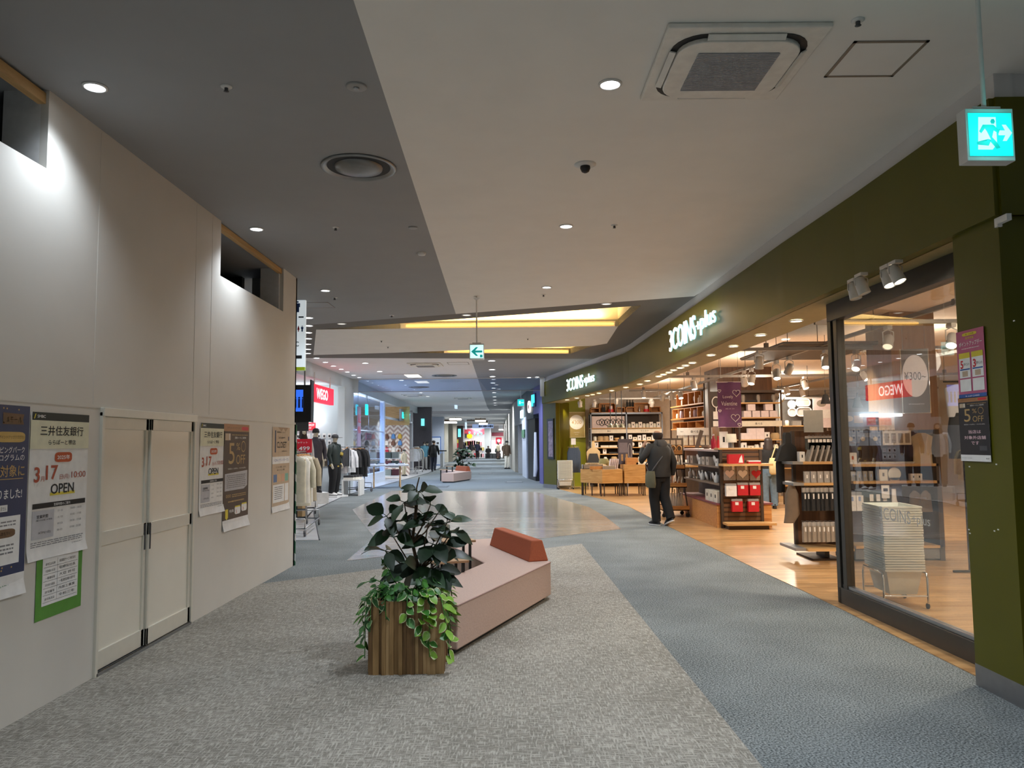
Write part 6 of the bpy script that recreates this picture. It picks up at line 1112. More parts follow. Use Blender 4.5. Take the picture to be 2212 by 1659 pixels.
garments([(m_cloth['sand'], 'sand jacket', .78, True), (m_cloth['char'], 'charcoal jacket', .75, True), (m_cloth['black'], 'black jacket', .78, True), (m_cloth['black'], 'black padded jacket', .76, True), (m_cloth['grey'], 'grey fleece', .78, True), (m_cloth['ivory'], 'ivory fleece', .76, True), (m_cloth['char'], 'charcoal blouson', .76, True), (m_cloth['brown'], 'brown jacket', .76, True), (m_chk, 'checked shirt', .78, True), (m_chk, 'checked jacket', .76, True), (m_cloth['sand'], 'pale jacket', .74, True)], (-4.35, 15.6, 1.38), (-4.75, 17.7, 1.38), .2, 'the black clothes rail')
t = thing('price_sign', 'red price sign reading 1,499 on a stand above the clothes rails', 'sign', (AY(645, 965, 15.2).x, 15.2, AY(645, 978, 15.2).z)); MB().box(-.26, 0, 0, .26, .015, .27, red).build('board', t); MB().text('¥1,499', .02, .08, .09, lwhite, -.003, .4, .01).text('ボアジャケット', 0, .2, .04, lwhite, -.003, .36).build('lettering', t); MB().tube([(0, .01, 0), (0, .01, 1.4 - t.location.z)], .01, steel).build('stem', t)
t = thing('carton', 'brown cardboard box on the floor under the black rail', 'box', (-4.9, 17.3, .006)); MB().box(-.25, -.2, 0, .25, .2, .42, m_kraft).build('box', t); MB().box(-.03, -.202, 0, .03, .202, .422, M('parcel_tape', '#C9A878', .4)).build('tape', t)
# ---- round pillar side rails, tee rack
r2 = rolling_rail('dark wire rolling rack of white tees in front of the party wall', (-5.3, 25.4, .006), 1.1, 1.35, 1.5, M('rack_dark', '#3A3C40', .4, .6), .6)
garments([(m_cloth['white'], 'white printed tee', .8, True), (m_cloth['white'], 'white tee', .78, True), (m_cloth['white'], 'second white tee', .78, True), (m_cloth['char'], 'charcoal tee', .9, True), (m_cloth['black'], 'black tee', .92, True), (m_cloth['char'], 'dark long tee', .95, True)], (-5.55, 24.9, 1.46), (-5.05, 25.9, 1.46), -.45, 'the tee rack', 'tee')
tag(MB().plate(circ(0, 0, .1, 14), .004, m_redc).plate(rect(0, -.2, .2, .1), .004, ink).plate([(-.15, .12), (.15, .18), (.15, .24), (-.15, .2)], .004, ink).build('tee_print', None, (-5.565, 24.84, 1.12), -.45), 'round red motif printed on the front white tee', 'print')
t = thing('display_bench', 'low white display bench with folded clothes beside the capped dummy', 'bench', (-5.02, 24.3, .006)); MB().box(-.28, -.38, .46, .28, .38, .5, white).box(-.28, -.38, 0, -.23, .38, .46, white).box(.23, -.38, 0, .28, .38, .46, white).build('bench', t)
line(4, (-5.1, 24.02, .506), (-4.94, 24.58, .506), lambda: MB().box(-.15, -.07, 0, .15, .07, .06, m_cloth['ivory']).box(-.15, -.07, .06, .15, .07, .12, m_cloth['char']), '{o} folded clothes pile from the near end on the low white bench', 'clothes pile', 'folded clothes piles', 'folded_clothes')
garments([(m_cloth['denim'], 'denim shirt', .6, True), (m_cloth['sand'], 'sand shirt', .6, True), (m_cloth['denim'], 'blue shirt', .62, True), (m_cloth['grey'], 'grey shirt', .6, True), (m_cloth['char'], 'dark shirt', .6, True)], (-6.2, 24.6, 1.5), (-5.3, 24.7, 1.5), 1.4, 'the wall rail', 'shirt')
tag(MB().tube([(-6.4, 24.65, 0.006), (-6.4, 24.65, 1.52), (-5.2, 24.65, 1.52), (-5.2, 24.65, 0.006)], .014, steel, 8).build('wall_rail'), 'fixed steel rail of shirts by the accessory wall', 'clothes rail')
# accessory wall
t = thing('accessory_board', 'white peg board of small accessories on the party wall', 'peg board', (-6.62, 25.7, .9)); MB().box(-.95, 0, 0, .95, .03, 1.15, m_sw).build('board', t)
for r_ in range(5):
    for c_ in range(11):
        x, z = -6.62 - .88 + c_ * .175, .9 + 1.06 - r_ * .22; o = MB().box(-.05, -.03, -.15, .05, -.005, 0, m_wcard).box(-.03, -.035, -.12, .03, -.03, -.05, [m_grayf, m_drk, steel, m_pinkc, darkgrey][(r_ * 3 + c_ * 7) % 5]).build('accessory_card', None, (x, 25.69, z)); tag(o, 'accessory card, %s from the left in the %s row of the white peg board' % (ORD[c_], ORD[r_]), 'accessory card', 'accessory cards')
for i, (px, py, w_, h) in enumerate(((644, 922, .55, .25), (668, 921, .42, .26))):
    p = AY(px, py, 25.6); t = thing('sale_sign', '%s red sale sign under the light strip in the clothes shop' % ('left', 'right')[i], 'sign', p); MB().box(-w_ / 2, 0, -h / 2, w_ / 2, .02, h / 2, red if i else M('pink_sign', '#E0A0A8', .6)).build('board', t); MB().text('SALE 30%OFF', 0, .04, .07, lwhite if i else red, -.003, w_ * .8).text('OFF', 0, -.06, .06, lwhite if i else red, -.003).build('lettering', t); MB().box(-.02, .02, -.02, .02, .15, .02, steel).build('bracket', t)
t = thing('strip_light', 'bright white strip light over the shelves in the clothes shop', 'light', (AY(655, 908, 25.5).x, 25.5, AY(655, 908, 25.5).z)); MB().box(-.75, -.1, -.04, .55, .25, .06, EM('strip_white', '#F4FAFF', 7)).build('diffuser', t)
# TV and shop sign
t = thing('television', 'hanging television with a blue screen at the mouth of the clothes shop', 'television', (AY(648, 868, 19.0).x, 19.0, AY(648, 868, 19.0).z), .12); hw = (AY(676, 868, 19).x - AY(632, 868, 19).x) / 2
MB().box(-hw - .1, 0, -.5, hw * .95, .14, .42, black).build('cabinet', t); MB().plate([(-hw - .06, -.24), (hw * .3, -.24), (hw * .3, .3), (-hw - .06, .3)], .004, EM('screen_blue', '#2C62D8', 1.1), TL(0, -.006, 0)).build('screen', t); sc_ = MB()
for k in range(4): sc_.plate(rect(-.2 + .09 * k, -.04, .05, .22), .001, M('screen_navy', '#16306E', .5), TL(0, -.008, 0)).plate(circ(-.2 + .09 * k, .1, .025, 10), .001, M('screen_navy', '#16306E'), TL(0, -.008, 0))
sc_.build('figures', t); MB().box(hw * .95, .0, -.5, hw * .95 + .03, .5, .55, black).build('side_panel', t); MB().tube([(.1, .07, .42), (.1, .07, ZC - t.location.z)], .02, steel).build('pole', t); MB().box(-hw, .03, -.72, hw * .8, .12, -.5, darkgrey).build('bracket', t)
pa, pb = AX(678, 832, -5.5), AX(720, 877, -5.5); t = thing('shop_sign', 'lit red sign with white letters on the left shop bulkhead', 'shop sign', (-5.49, (pa.y + pb.y) / 2, (pa.z + pb.z) / 2 + .03), PI / 2); w_ = pb.y - pa.y; h_ = .49
MB().box(-w_ / 2, 0, -h_ / 2, w_ / 2, .12, h_ / 2, EM('sign_red_glow', '#E8203C', .95)).build('board', t); MB().text('WEGO', -w_ * .12, 0, h_ * .62, EM('sign_white_glow', '#FFF4F4', 1.8), -.012, w_ * .56, .015).build('lettering', t); MB().tube([(-w_ * .4, .06, h_ / 2), (-w_ * .4, .06, .58)], .02, white).tube([(w_ * .4, .06, h_ / 2), (w_ * .4, .06, .58)], .02, white).build('hanger', t)
for x, y, p in ((-5.2, 15.5, 150), (-6.5, 19, 150), (-6.2, 23, 120)): lamp('SPOT', (x, y, 3.55 if y > 16 else ZC - .06), p, (.95, .97, 1), .1, 140, .8, (x, y, 0))
lamp('AREA', (-6.7, 24.6, 3.3), 16, (.95, .98, 1), 1.2, to=(-6.7, 25.8, 2.2))
# ---- second shop: blue-white glass front, its signs and table
x2 = -5.65
m_bw = M('blue_white_frame', '#DCE4F2', .4)
fr = thing('storefront', 'blue-white glazed shop front beyond the clothes shop', 'shop front', (x2, 27.0, 0), PI / 2); L2 = 34.2 - 27.0
MB().box(0, -.02, 0, .25, .18, 3.47, m_bw).build('post', fr); MB().box(L2 - .25, 0, 0, L2, .2, 3.48, m_bw).build('post', fr); MB().box(.25, .08, 0.4, L2 - .25, .09, 3.4, GLASS('blue_glass', '#E4EEFF', .08)).build('pane', fr); MB().box(.25, .05, 2.1, L2 - .25, .12, 2.14, m_bw).build('transom', fr); MB().box(.25, 0, 0, L2 - .25, .2, .4, m_bw).build('plinth', fr)
p = AX(792, 885, x2 + .1); t = thing('lit_sign', 'small glowing cyan sign hanging inside the blue-white shop front', 'sign', p, PI / 2); MB().box(-.14, -.03, -.2, .14, .03, .2, EM('cyan_sign', '#20E4E8', 1.3)).build('face', t); MB().tube([(-.1, 0, .2), (-.1, 0, 3.5 - p.z)], .012, steel).tube([(.1, 0, .2), (.1, 0, 3.5 - p.z)], .012, steel).build('hanger', t)
p = AX(776, 922, x2 + .12); t = thing('sale_poster', 'tall mauve SALE poster in the blue-white shop front', 'poster', p, PI / 2); MB().box(-.3, 0, -.72, .3, .02, .72, M('mauve_poster', '#9A8CA8', .5)).text('SALE', 0, .3, .3, red, -.003, .5).text('MAX', 0, -.1, .25, red, -.003, .5).build('sheet', t); MB().tube([(-.2, .01, .72), (-.2, .01, 3.6 - p.z)], .006, steel).build('cord', t)
p = AX(797, 943, x2 - .3); t = thing('sale_sign', 'wide red sign inside the blue-white shop front', 'sign', p, PI / 2); MB().box(-.6, 0, -.14, .6, .02, .14, M('coral_sign', '#E0586A', .5)).text('2 BUY 10%OFF', 0, 0, .14, lwhite, -.003).build('board', t); MB().tube([(0, .01, .14), (0, .01, 3.6 - p.z)], .006, steel).build('cord', t)
t = thing('wall_shelf', 'softly lit white shelving inside the blue-white shop', 'display shelf', (-8.6, 31.5, 0), PI / 2); MB().box(-3.5, 0, 0, 3.5, .4, 3.4, M('cool_white', '#C4D2EA', .5)).build('back', t)
for z in (.6, 1.1, 1.6, 2.0): MB().box(-3.4, -.3, z, 3.4, 0, z + .04, white).build('shelf', t)
MB().box(-3.4, -.02, 1.66, 3.4, 0, 1.96, EM('shelf_glow', '#E8FFF8', 2.2)).build('light_band', t)
for x, y, p in ((-7, 29, 420), (-7, 32.5, 420), (-7.2, 37, 300), (-7.2, 42, 260)): lamp('SPOT', (x, y, 3.5), p, (.72, .84, 1) if y < 35 else WHITE, .1, 150, .8, (x, y, 0))
t = thing('trestle_table', 'white-topped table on crossed pine trestles outside the blue-white shop', 'table', (-4.6, 28.4, .006), .2); MB().box(-.75, -.45, .78, .75, .45, .83, m_bw).build('tabletop', t)
for x in (-.5, .45):
    for s in (-1, 1): MB().tube([(x - .0, s * .38, 0), (x + .0, -s * .3, .78)], .025, m_lwood, 6).build('leg', t)
line(4, (-5.15, 28.25, .836), (-4.1, 28.5, .836), lambda: MB().box(-.12, -.1, 0, .12, .1, .04, m_cloth['white']).box(-.08, -.08, .04, .08, .08, .06, m_cloth['denim']), '{o} folded pile from the left on the trestle table', 'clothes pile', 'piles on the trestle table', 'folded_clothes')
for y in (28.6, 31.5): lamp('POINT', (-6.9, y, 2.7), 110, (.72, .84, 1), .3)
# ---- third shop: chevron wall with bags, lit name
m_chev = bpy.data.materials.new('chevron_wall'); m_chev.use_nodes = True; _n = m_chev.node_tree.nodes; _l = m_chev.node_tree.links; _b = _n['Principled BSDF']
tc = _n.new('ShaderNodeTexCoord'); sx = _n.new('ShaderNodeSeparateXYZ'); _l.new(tc.outputs['Object'], sx.inputs[0])
def _m(op, a, b=None):
    q = _n.new('ShaderNodeMath'); q.operation = op
    for i, v in enumerate((a, b)):
        if v is None: continue
        if isinstance(v, (int, float)): q.inputs[i].default_value = v
        else: _l.new(v, q.inputs[i])
    return q.outputs[0]
k = _m('PINGPONG', sx.outputs['X'], .2); k = _m('ADD', sx.outputs['Z'], k); k = _m('MODULO', _m('ADD', k, 10), .24); k = _m('GREATER_THAN', k, .12)
cr = _n.new('ShaderNodeValToRGB'); cr.color_ramp.elements[0].color = lin('#E8DCD2'); cr.color_ramp.elements[1].color = lin('#B4988C'); _l.new(k, cr.inputs[0]); _l.new(cr.outputs[0], _b.inputs['Base Color'])
cw = struct(MB().box(0, 0, 0, 3.4, .1, 2.55, m_chev).box(0, 0, 2.55, 3.4, .1, 3.5, m_lwood).build('wall_left_chevron', None, (-8.7, 39.6, 0)))
m_fr2 = M('front_grey', '#A8AEB8', .4)
fr = thing('storefront', 'pale framed shop front with a chevron wall beyond the blue-white shop', 'shop front', (-5.75, 34.5, 0), PI / 2); MB().box(0, 0, 0, .2, .2, 3.5, m_fr2).build('post', fr); MB().box(5.4, 0, 0, 5.6, .2, 3.5, m_fr2).build('post', fr); MB().box(9.8, 0, 0, 10, .2, 3.5, m_fr2).build('post', fr); MB().box(0, 0, 2.75, 10, .1, 2.85, m_fr2).build('rail', fr); MB().box(5.6, .05, 0, 9.8, .06, 2.75, GLASS('front_glass', '#FFFFFF', .07)).build('pane', fr)
p = AX(878, 899, -5.6); t = thing('lit_sign', 'lit cyan shop lettering on a grey board above the chevron shop', 'shop sign', (-5.6, p.y, p.z), PI / 2); MB().box(-1.9, 0, -.28, 1.9, .1, .3, m_fr2).build('board', t); MB().text('Marco PKT', -.1, 0, .34, EM('letter_cyan', '#30F0F0', 1.8), -.01, 3.0, .02).build('lettering', t)
for i in range(5):
    for j in range(9):
        p = Vector((-8.5 + j * .34, 39.53, 2.1 - i * .34)); hx = ['#D8B04A', '#E8E4DC', '#2E2E34', '#5A8CC8', '#B02A3A', '#C8C0B4', '#6E4A3A', '#8A96A8'][(i * 3 + j * 5) % 8]
        o = MB().loft([(0, 0, 0, .05, .03), (0, 0, -.08, .1, .06), (0, 0, -.24, .11, .07)], M('bag_' + hx[1:], hx, .7), 8).tube([(-.04, 0, 0), (0, 0, .06), (.04, 0, 0)], .008, black, 5).build('bag', None, p); tag(o, 'small bag, %s from the left in the %s row on the chevron wall' % (ORD[j], ORD[i]), 'bag', 'bags on the chevron wall')
t = thing('goods_stand', 'wheeled white rack of dark boxes in front of the chevron wall', 'display rack', (-5.9, 35.6, .006), .1); MB().tube([(-.7, 0, .08), (-.7, 0, 1.35), (.7, 0, 1.35), (.7, 0, .08)], .02, white).box(-.7, -.25, .9, .7, .25, .93, white).box(-.7, -.25, .5, .7, .25, .53, white).box(-.7, -.25, .1, .7, .25, .14, white).build('frame', t)
for i in range(3):
    for j in range(4): tag(MB().box(-.15, -.15, 0, .15, .15, .28, M('box_%d' % ((i + j) % 3), ['#5C2A2E', '#3E4A46', '#8C9088'][(i + j) % 3], .6)).build('storage_box', None, (-6.42 + j * .34, 35.6, .146 + i * .4 - (.01 if i else 0))), 'storage box, %s from the left in the %s tier of the wheeled rack' % (ORD[j], ORD[i]), 'box', 'storage boxes on the wheeled rack')
t = rolling_rail('low rail of pale clothes outside the glazed part of the chevron shop', (-5.2, 41.6, .006), PI / 2, 2.4, 1.4, white, .4); garments([(m_cloth[k], k + ' top', .7, True) for k in ('white', 'denim', 'ivory', 'grey', 'white', 'denim', 'sand', 'white')], (-5.2, 40.6, 1.36), (-5.2, 42.6, 1.36), 0, 'the low pale rail', 'top')
for i in range(3): tag(MB().lathe([(.001, -.25), (.18, -.18), (.25, 0), (.18, .18), (.001, .25)], EM('globe_glow', '#FFF6E8', 2.5), n=14).tube([(0, 0, .2), (0, 0, 3.6 - 2.35 + .3 * (i % 2))], .01, black, 5).build('globe_lamp', None, (-7.5 + .35 * (i % 2), 43 + i * .3, 2.35 - .3 * (i % 2))), '%s glowing globe in the glazed shop window' % ORD[i], 'lamp', 'globe lamps')
# ================================================================== the far end of the concourse
m_purp2 = M('purple_front', '#5A5890', .5, 0, .04, 2); m_purpd = M('purple_dark', '#3A3A70', .5); m_bkf = M('black_front', '#1A1C20', .4); m_gfas = M('slate_fascia', '#4A5458', .5); m_wf = M('white_front', '#C8D0E0', .45); m_crf = M('cream_front', '#C9C4BA', .6)
RW = [(1.15, 29.4), (.88, 32.0), (.62, 34.3), (.46, 37.0), (.12, 42), (-.1, 48), (-.5, 62), (-1.0, 84)]
def rwall(name, i, z0, z1, mat, t=.5, f0=0, f1=1, off=0):
    a, b = Vector(RW[i]), Vector(RW[i + 1]); p, q = a.lerp(b, f0), a.lerp(b, f1); return MB().prism([(p.x + off, p.y), (q.x + off, q.y), (q.x + off + t, q.y), (p.x + off + t, p.y)], z0, z1, mat)
def front(label, i, parts):
    t = thing('storefront', label, 'shop front', (0, 0, 0))
    for nm, mb in parts: mb.build(nm, t)
    return t
front('purple shop front with a deep doorway beyond the far olive pier', 0, [('fascia', rwall('', 0, 2.75, ZC - .01, m_purp2)), ('pier', rwall('', 0, 0, 2.75, m_purp2, .5, 0, .38)), ('doorway', rwall('', 0, 0, 2.75, m_purpd, .4, .38, 1, .35))])
front('black shop front with a slate fascia beyond the purple shop', 1, [('fascia', rwall('', 1, 2.6, ZC - .01, m_gfas)), ('doorway', rwall('', 1, 0, 2.6, m_bkf, .4, 0, 1, .06))])
front('white panelled shop front beyond the black shop', 2, [('fascia', rwall('', 2, 2.75, ZC - .01, m_gfas)), ('panel', rwall('', 2, 0, 2.75, m_wf))])
front('cream shop front with an open bright window beyond the white panel', 3, [('fascia', rwall('', 3, 2.5, ZC - .05, M('grey_fascia', '#9A9EA6', .6))), ('window', rwall('', 3, 0, 2.5, M('lit_interior', '#D6C4B0', .6), .4, .05, .9, .3)), ('post', rwall('', 3, 0, 2.5, M('front_grey2', '#9CA2AC', .5), .3, .5, .56)), ('picture', rwall('', 3, 1.55, 2.2, M('orange_picture', '#C87848', .6), .02, .15, .45, .28))])
struct(rwall('', 4, 0, ZC - .05, m_crf).build('wall_right_1')); struct(rwall('', 5, 0, ZC - .3, m_crf).build('wall_right_2')); struct(rwall('', 6, 0, ZC - .3, m_crf).build('wall_right_3'))
def rsign(name, label, px0, px1, py0, py1, i, mk, cat='lit sign'):
    a, b = RW[i], RW[i + 1]; p, q = AP(px0, py0, a, b), AP(px1, py1, a, b); an = math.atan2(q.y - p.y, q.x - p.x); t = thing(name, label, cat, ((p.x + q.x) / 2 - .03, (p.y + q.y) / 2, (p.z + q.z) / 2), an); w_ = math.hypot(q.x - p.x, q.y - p.y); mk(t, w_, abs(p.z - q.z)); return t
rsign('lit_sign', 'lit cyan letters on the purple shop front', 1151.5, 1158.5, 852, 878, 0, lambda t, w_, h: [MB().box(-w_ / 2, -.02, -h / 2, w_ / 2, .05, h / 2, m_purpd).build('board', t), MB().plate(rect(-w_ * .25, 0, w_ * .3, h * .85), .03, EM('sign_aqua', '#40E8F0', 1.8), TL(0, -.06, 0)).plate(rect(w_ * .2, h * .1, w_ * .35, h * .6), .03, EM('sign_aqua', '#40E8F0', 1.8), TL(0, -.06, 0)).build('lettering', t)])
rsign('lit_sign', 'round white lit emblem on the slate fascia of the black shop', 1143, 1148.5, 867, 891, 1, lambda t, w_, h: [MB().plate(circ(0, 0, w_ / 2, 20, h / 2), .05, EM('sign_warmwhite', '#FFF4F0', 2.2), TL(0, -.05, 0)).build('disc', t), MB().plate(circ(0, 0, w_ * .2, 12, h * .2), .01, M('emblem_pink', '#C88890', .5), TL(0, -.065, 0)).build('emblem', t)])
rsign('lit_sign', 'lit pale sign on the white panelled shop front', 1126.5, 1131, 888, 902, 2, lambda t, w_, h: MB().box(-w_ / 2, -.04, -h / 2, w_ / 2, .04, h / 2, EM('sign_pale', '#C8FFF8', 1.6)).build('face', t))
rsign('picture_panel', 'small green landscape picture on the white panelled shop front', 1129, 1135, 929, 945, 2, lambda t, w_, h: MB().box(-w_ / 2, -.02, -h / 2, w_ / 2, .04, h / 2, M('landscape_green', '#4E7A5E', .5, 0, .5, 5)).build('picture', t), 'picture')
tag(MB().loft([(0, 0, 0, .05, .03), (0, 0, -.4, .06, .03), (0, 0, -1.45, .09, .04), (-.04, 0, -1.75, .06, .03)], m_wf, 10).build('banner_cloth', None, (AP(1163, 935, RW[0], RW[1]).x - .12, AP(1163, 935, RW[0], RW[1]).y, 2.0)), 'pale cloth banner hanging at the purple shop doorway', 'banner')
# left side: dark pillar, notice board, columns
m_dp = M('charcoal_pillar', '#55545C', .6); struct(MB().box(-7.2, 47.9, 0, -5.05, 48.4, 3.84, m_dp).build('wall_left_dark_pier'))
p = AY(913, 912, 47.8); t = thing('lit_sign', 'small lit cyan sign on the charcoal pier on the left', 'lit sign', (p.x, 47.82, p.z)); MB().box(-.1, 0, -.22, .1, .08, .22, EM('cyan_sign_far', '#7CF0F4', 1.0)).build('face', t); MB().box(-.17, .0, -.5, .17, .08, -.3, darkgrey).build('box', t)
struct(MB().box(-7.5, 55, 0, -4.9, 55.4, 3.5, M('pale_blue_wall', '#B0B8C6', .6)).build('wall_left_2'))
t = thing('notice_board', 'white notice board with a blue frame beside the charcoal pier', 'notice board', (AY(942, 968, 54.5).x, 54.5, .006)); MB().box(-.3, -.02, .1, .3, .03, 2.0, M('board_pale', '#D0D4DA', .6)).plate(rect(-.12, 1.65, .15, .25), .002, m_kraft, TL(0, -.024, 0)).plate(rect(.12, 1.6, .16, .14), .002, darkgrey, TL(0, -.024, 0)).build('board', t); MB().box(-.34, -.03, 0, -.3, .05, 2.04, m_pblue).box(.3, -.03, 0, .34, .05, 2.04, m_pblue).box(-.34, -.03, 2.0, .34, .05, 2.06, m_pblue).box(-.34, -.03, .06, .34, .05, .1, m_pblue).build('frame', t)
for i, (p0, p1, y, c) in enumerate(((951, 967, 64, '#C9C4B6'), (967, 977, 67, '#A59C8C'), (977, 986, 72, '#C2BCAE'))):
    a, b = AY(p0, 950, y), AY(p1, 950, y); struct(MB().box(a.x, y, 0, b.x, y + .7, 3.56, M('column_%d' % i, c, .6)).build('wall_left_column'))
a, b = AY(985, 950, 76), AY(1000, 950, 76); t = thing('storefront', 'dark brown shop front with a cyan sign at the far left of the concourse', 'shop front', (a.x, 76, 0)); w_ = b.x - a.x; MB().box(0, 0, 0, w_, .3, 3.3, M('umber_front', '#4A3A34', .5)).build('wall', t); MB().box(w_ * .3, -.04, 2.2, w_ * .7, 0, 3.0, EM('cyan_sign_far', '#7CF0F4', 1.0)).build('lit_sign', t); MB().box(-.02, -.04, .6, w_ * .35, 0, 2.0, red).box(-.02, -.05, 1.6, w_ * .35, 0, 1.95, m_yel).build('poster', t)
# end shops
ye_ = 86.0; XE = lambda px: AY(px, 950, ye_).x; ZE = lambda py, px=1040: AY(px, py, ye_).z
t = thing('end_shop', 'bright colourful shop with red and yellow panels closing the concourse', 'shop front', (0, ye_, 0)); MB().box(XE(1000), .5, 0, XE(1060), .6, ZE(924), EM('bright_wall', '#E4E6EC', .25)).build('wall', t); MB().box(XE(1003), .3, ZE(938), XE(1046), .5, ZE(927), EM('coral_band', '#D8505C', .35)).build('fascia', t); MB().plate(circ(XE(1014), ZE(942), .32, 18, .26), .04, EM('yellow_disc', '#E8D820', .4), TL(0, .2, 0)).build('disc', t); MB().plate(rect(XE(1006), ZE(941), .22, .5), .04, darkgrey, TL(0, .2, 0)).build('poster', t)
lt = MB()
for k, px in enumerate((1014, 1025, 1032, 1036, 1040)): lt.plate(rect(XE(px), ZE(934 + (k % 3) * 2), .18, .2), .05, EM('letter_aqua', '#60F0F0', 1.8), TL(0, .2, 0))
lt.build('lettering', t)
q = random.Random(9)
for k in range(26):
    c = q.choice(['#D8A0A8', '#C84048', '#E8E4E0', '#8AA8C8', '#D8C878', '#5A5A66', '#B88868']); px = q.uniform(1001, 1058); z = q.uniform(.0, 1.7); zz = 0 if k < 9 else z
    o = MB().box(-.2, -.15, 0, .2, .15, q.uniform(.25, .6), M('far_' + c[1:], c, .7)).build('goods_bin' if k < 9 else 'wall_goods', None, (XE(1001 + 43 * ((k % 9) + .5) / 9), ye_ + (.1 if k < 9 else .33), 0.0 if k < 9 else .75 + .55 * ((k - 9) // 9))); tag(o, '%s %s from the left %s of the end shop' % (ORD[k % 9], 'coloured bin' if k < 9 else 'coloured goods block', 'along the foot' if k < 9 else 'in the %s wall row' % ('lower', 'upper')[(k - 9) // 9]), 'goods', 'goods of the end shop')
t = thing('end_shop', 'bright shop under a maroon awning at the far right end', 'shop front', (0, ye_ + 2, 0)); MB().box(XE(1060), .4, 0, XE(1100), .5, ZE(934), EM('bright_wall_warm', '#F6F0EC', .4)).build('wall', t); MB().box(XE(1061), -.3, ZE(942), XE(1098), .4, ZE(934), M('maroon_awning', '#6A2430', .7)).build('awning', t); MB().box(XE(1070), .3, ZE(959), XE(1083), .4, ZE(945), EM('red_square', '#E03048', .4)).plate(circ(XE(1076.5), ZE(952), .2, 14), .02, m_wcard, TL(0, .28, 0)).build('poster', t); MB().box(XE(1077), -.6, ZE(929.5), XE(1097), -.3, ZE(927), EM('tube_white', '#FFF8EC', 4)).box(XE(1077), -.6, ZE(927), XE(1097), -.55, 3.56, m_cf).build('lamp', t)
struct(MB().box(XE(1046.5), ye_ - .1, 0, XE(1058.5), ye_ + .28, 3.55, m_sw).build('wall_end_column'))
t = thing('planter_bench', 'dark grey bench block in front of the maroon awning shop', 'bench', (XE(1068), 79, .006)); MB().box(-.75, -.3, 0, -.05, .3, .42, darkgrey).box(.0, -.3, 0, .75, .3, .42, darkgrey).build('seat', t); MB().box(-.8, .32, 0, .8, .4, .5, M('bench_teal', '#3E4E4C', .6)).build('backrest', t)
# hanging luminaires and the blue guide sign
m_lum = M('luminaire_brown', '#5C5044', .6); m_lumg = EM('luminaire_glow', '#FFFBF0', 5.0)
for i, (p0, p1, py, y, top) in enumerate(((970, 996, 904, 58, 898), (954, 986, 911, 62, 905), (1026, 1049, 907.5, 60, 900), (1034, 1053, 914, 66, 907), (988, 1001, 908, 64, 902), (1008, 1026, 909, 63, 899.5))):
    a, b = AY(p0, py, y), AY(p1, py, y); tz = min(AY(p0, top, y).z, 3.5); t = thing('luminaire', '%s brown box luminaire from the near end hanging at the far hall' % ORD[i], 'ceiling light', (a.x, y, 0), 0, 'brown box luminaires'); w_ = b.x - a.x; MB().box(0, 0, a.z, w_, .8, tz, m_lum).build('shade', t)
    if i < 4: MB().box(.02, -.02, a.z - .12, w_ - .02, .78, a.z, m_lumg).build('diffuser', t)
    MB().tube([(w_ / 2, .4, tz), (w_ / 2, .4, 3.58)], .02, m_lum).build('rod', t)
a, b = AY(1020, 921, 68), AY(1066, 921, 68); t = thing('guide_sign', 'long pale blue hanging guide sign with dark symbols in the far hall', 'sign', ((a.x + b.x) / 2, 68, a.z)); w_ = b.x - a.x; MB().box(-w_ / 2, 0, -.18, w_ / 2, .08, .18, EM('guide_blue', '#8FA4CC', .6)).build('board', t); g = MB()
for k in range(8): g.plate(circ(-w_ * .15 + k * w_ * .085, 0, .07 if k % 3 else .1, 8), .01, m_navy, TL(0, -.02, 0))
g.build('symbols', t); MB().tube([(-w_ * .3, .04, .18), (-w_ * .3, .04, 3.58 - a.z)], .02, steel).tube([(w_ * .3, .04, .18), (w_ * .3, .04, 3.58 - a.z)], .02, steel).build('hanger', t)
for i, (px, py, y) in enumerate(((985, 872, 46), (1006.5, 920, 66))):
    p = AY(px, py, y); t = thing('hanging_sign', '%s small hanging sign seen edge-on over the far concourse' % ('nearer', 'farther')[i], 'sign', p); MB().box(-.06, -.4, -.3, .06, .4, .3, EM('edge_sign', '#C4DCF4', .9)).build('board', t); MB().tube([(0, 0, .3), (0, 0, (ZC if y < 54 else 3.56) - p.z)], .03, white).build('rod', t)
for x, y, p in ((-3.5, 83, 450), (-1.5, 84, 400), (-5, 70, 400), (-4, 60, 300), (-2, 78, 300)): lamp('SPOT', (x, y, 3.5), p, (1, .97, .93), .2, 150, .8, (x, y + 1.0, 0))
t = thing('kiosk', 'white information stand beside the blue-framed notice board', 'stand', (AY(955, 985, 52).x, 52, .006)); MB().box(-.1, -.2, 0, .1, .2, .9, white).build('body', t); MB().box(-.3, -.2, 1.05, .3, .2, 1.12, black).box(-.02, -.02, .9, .02, .02, 1.05, steel).build('screen', t)
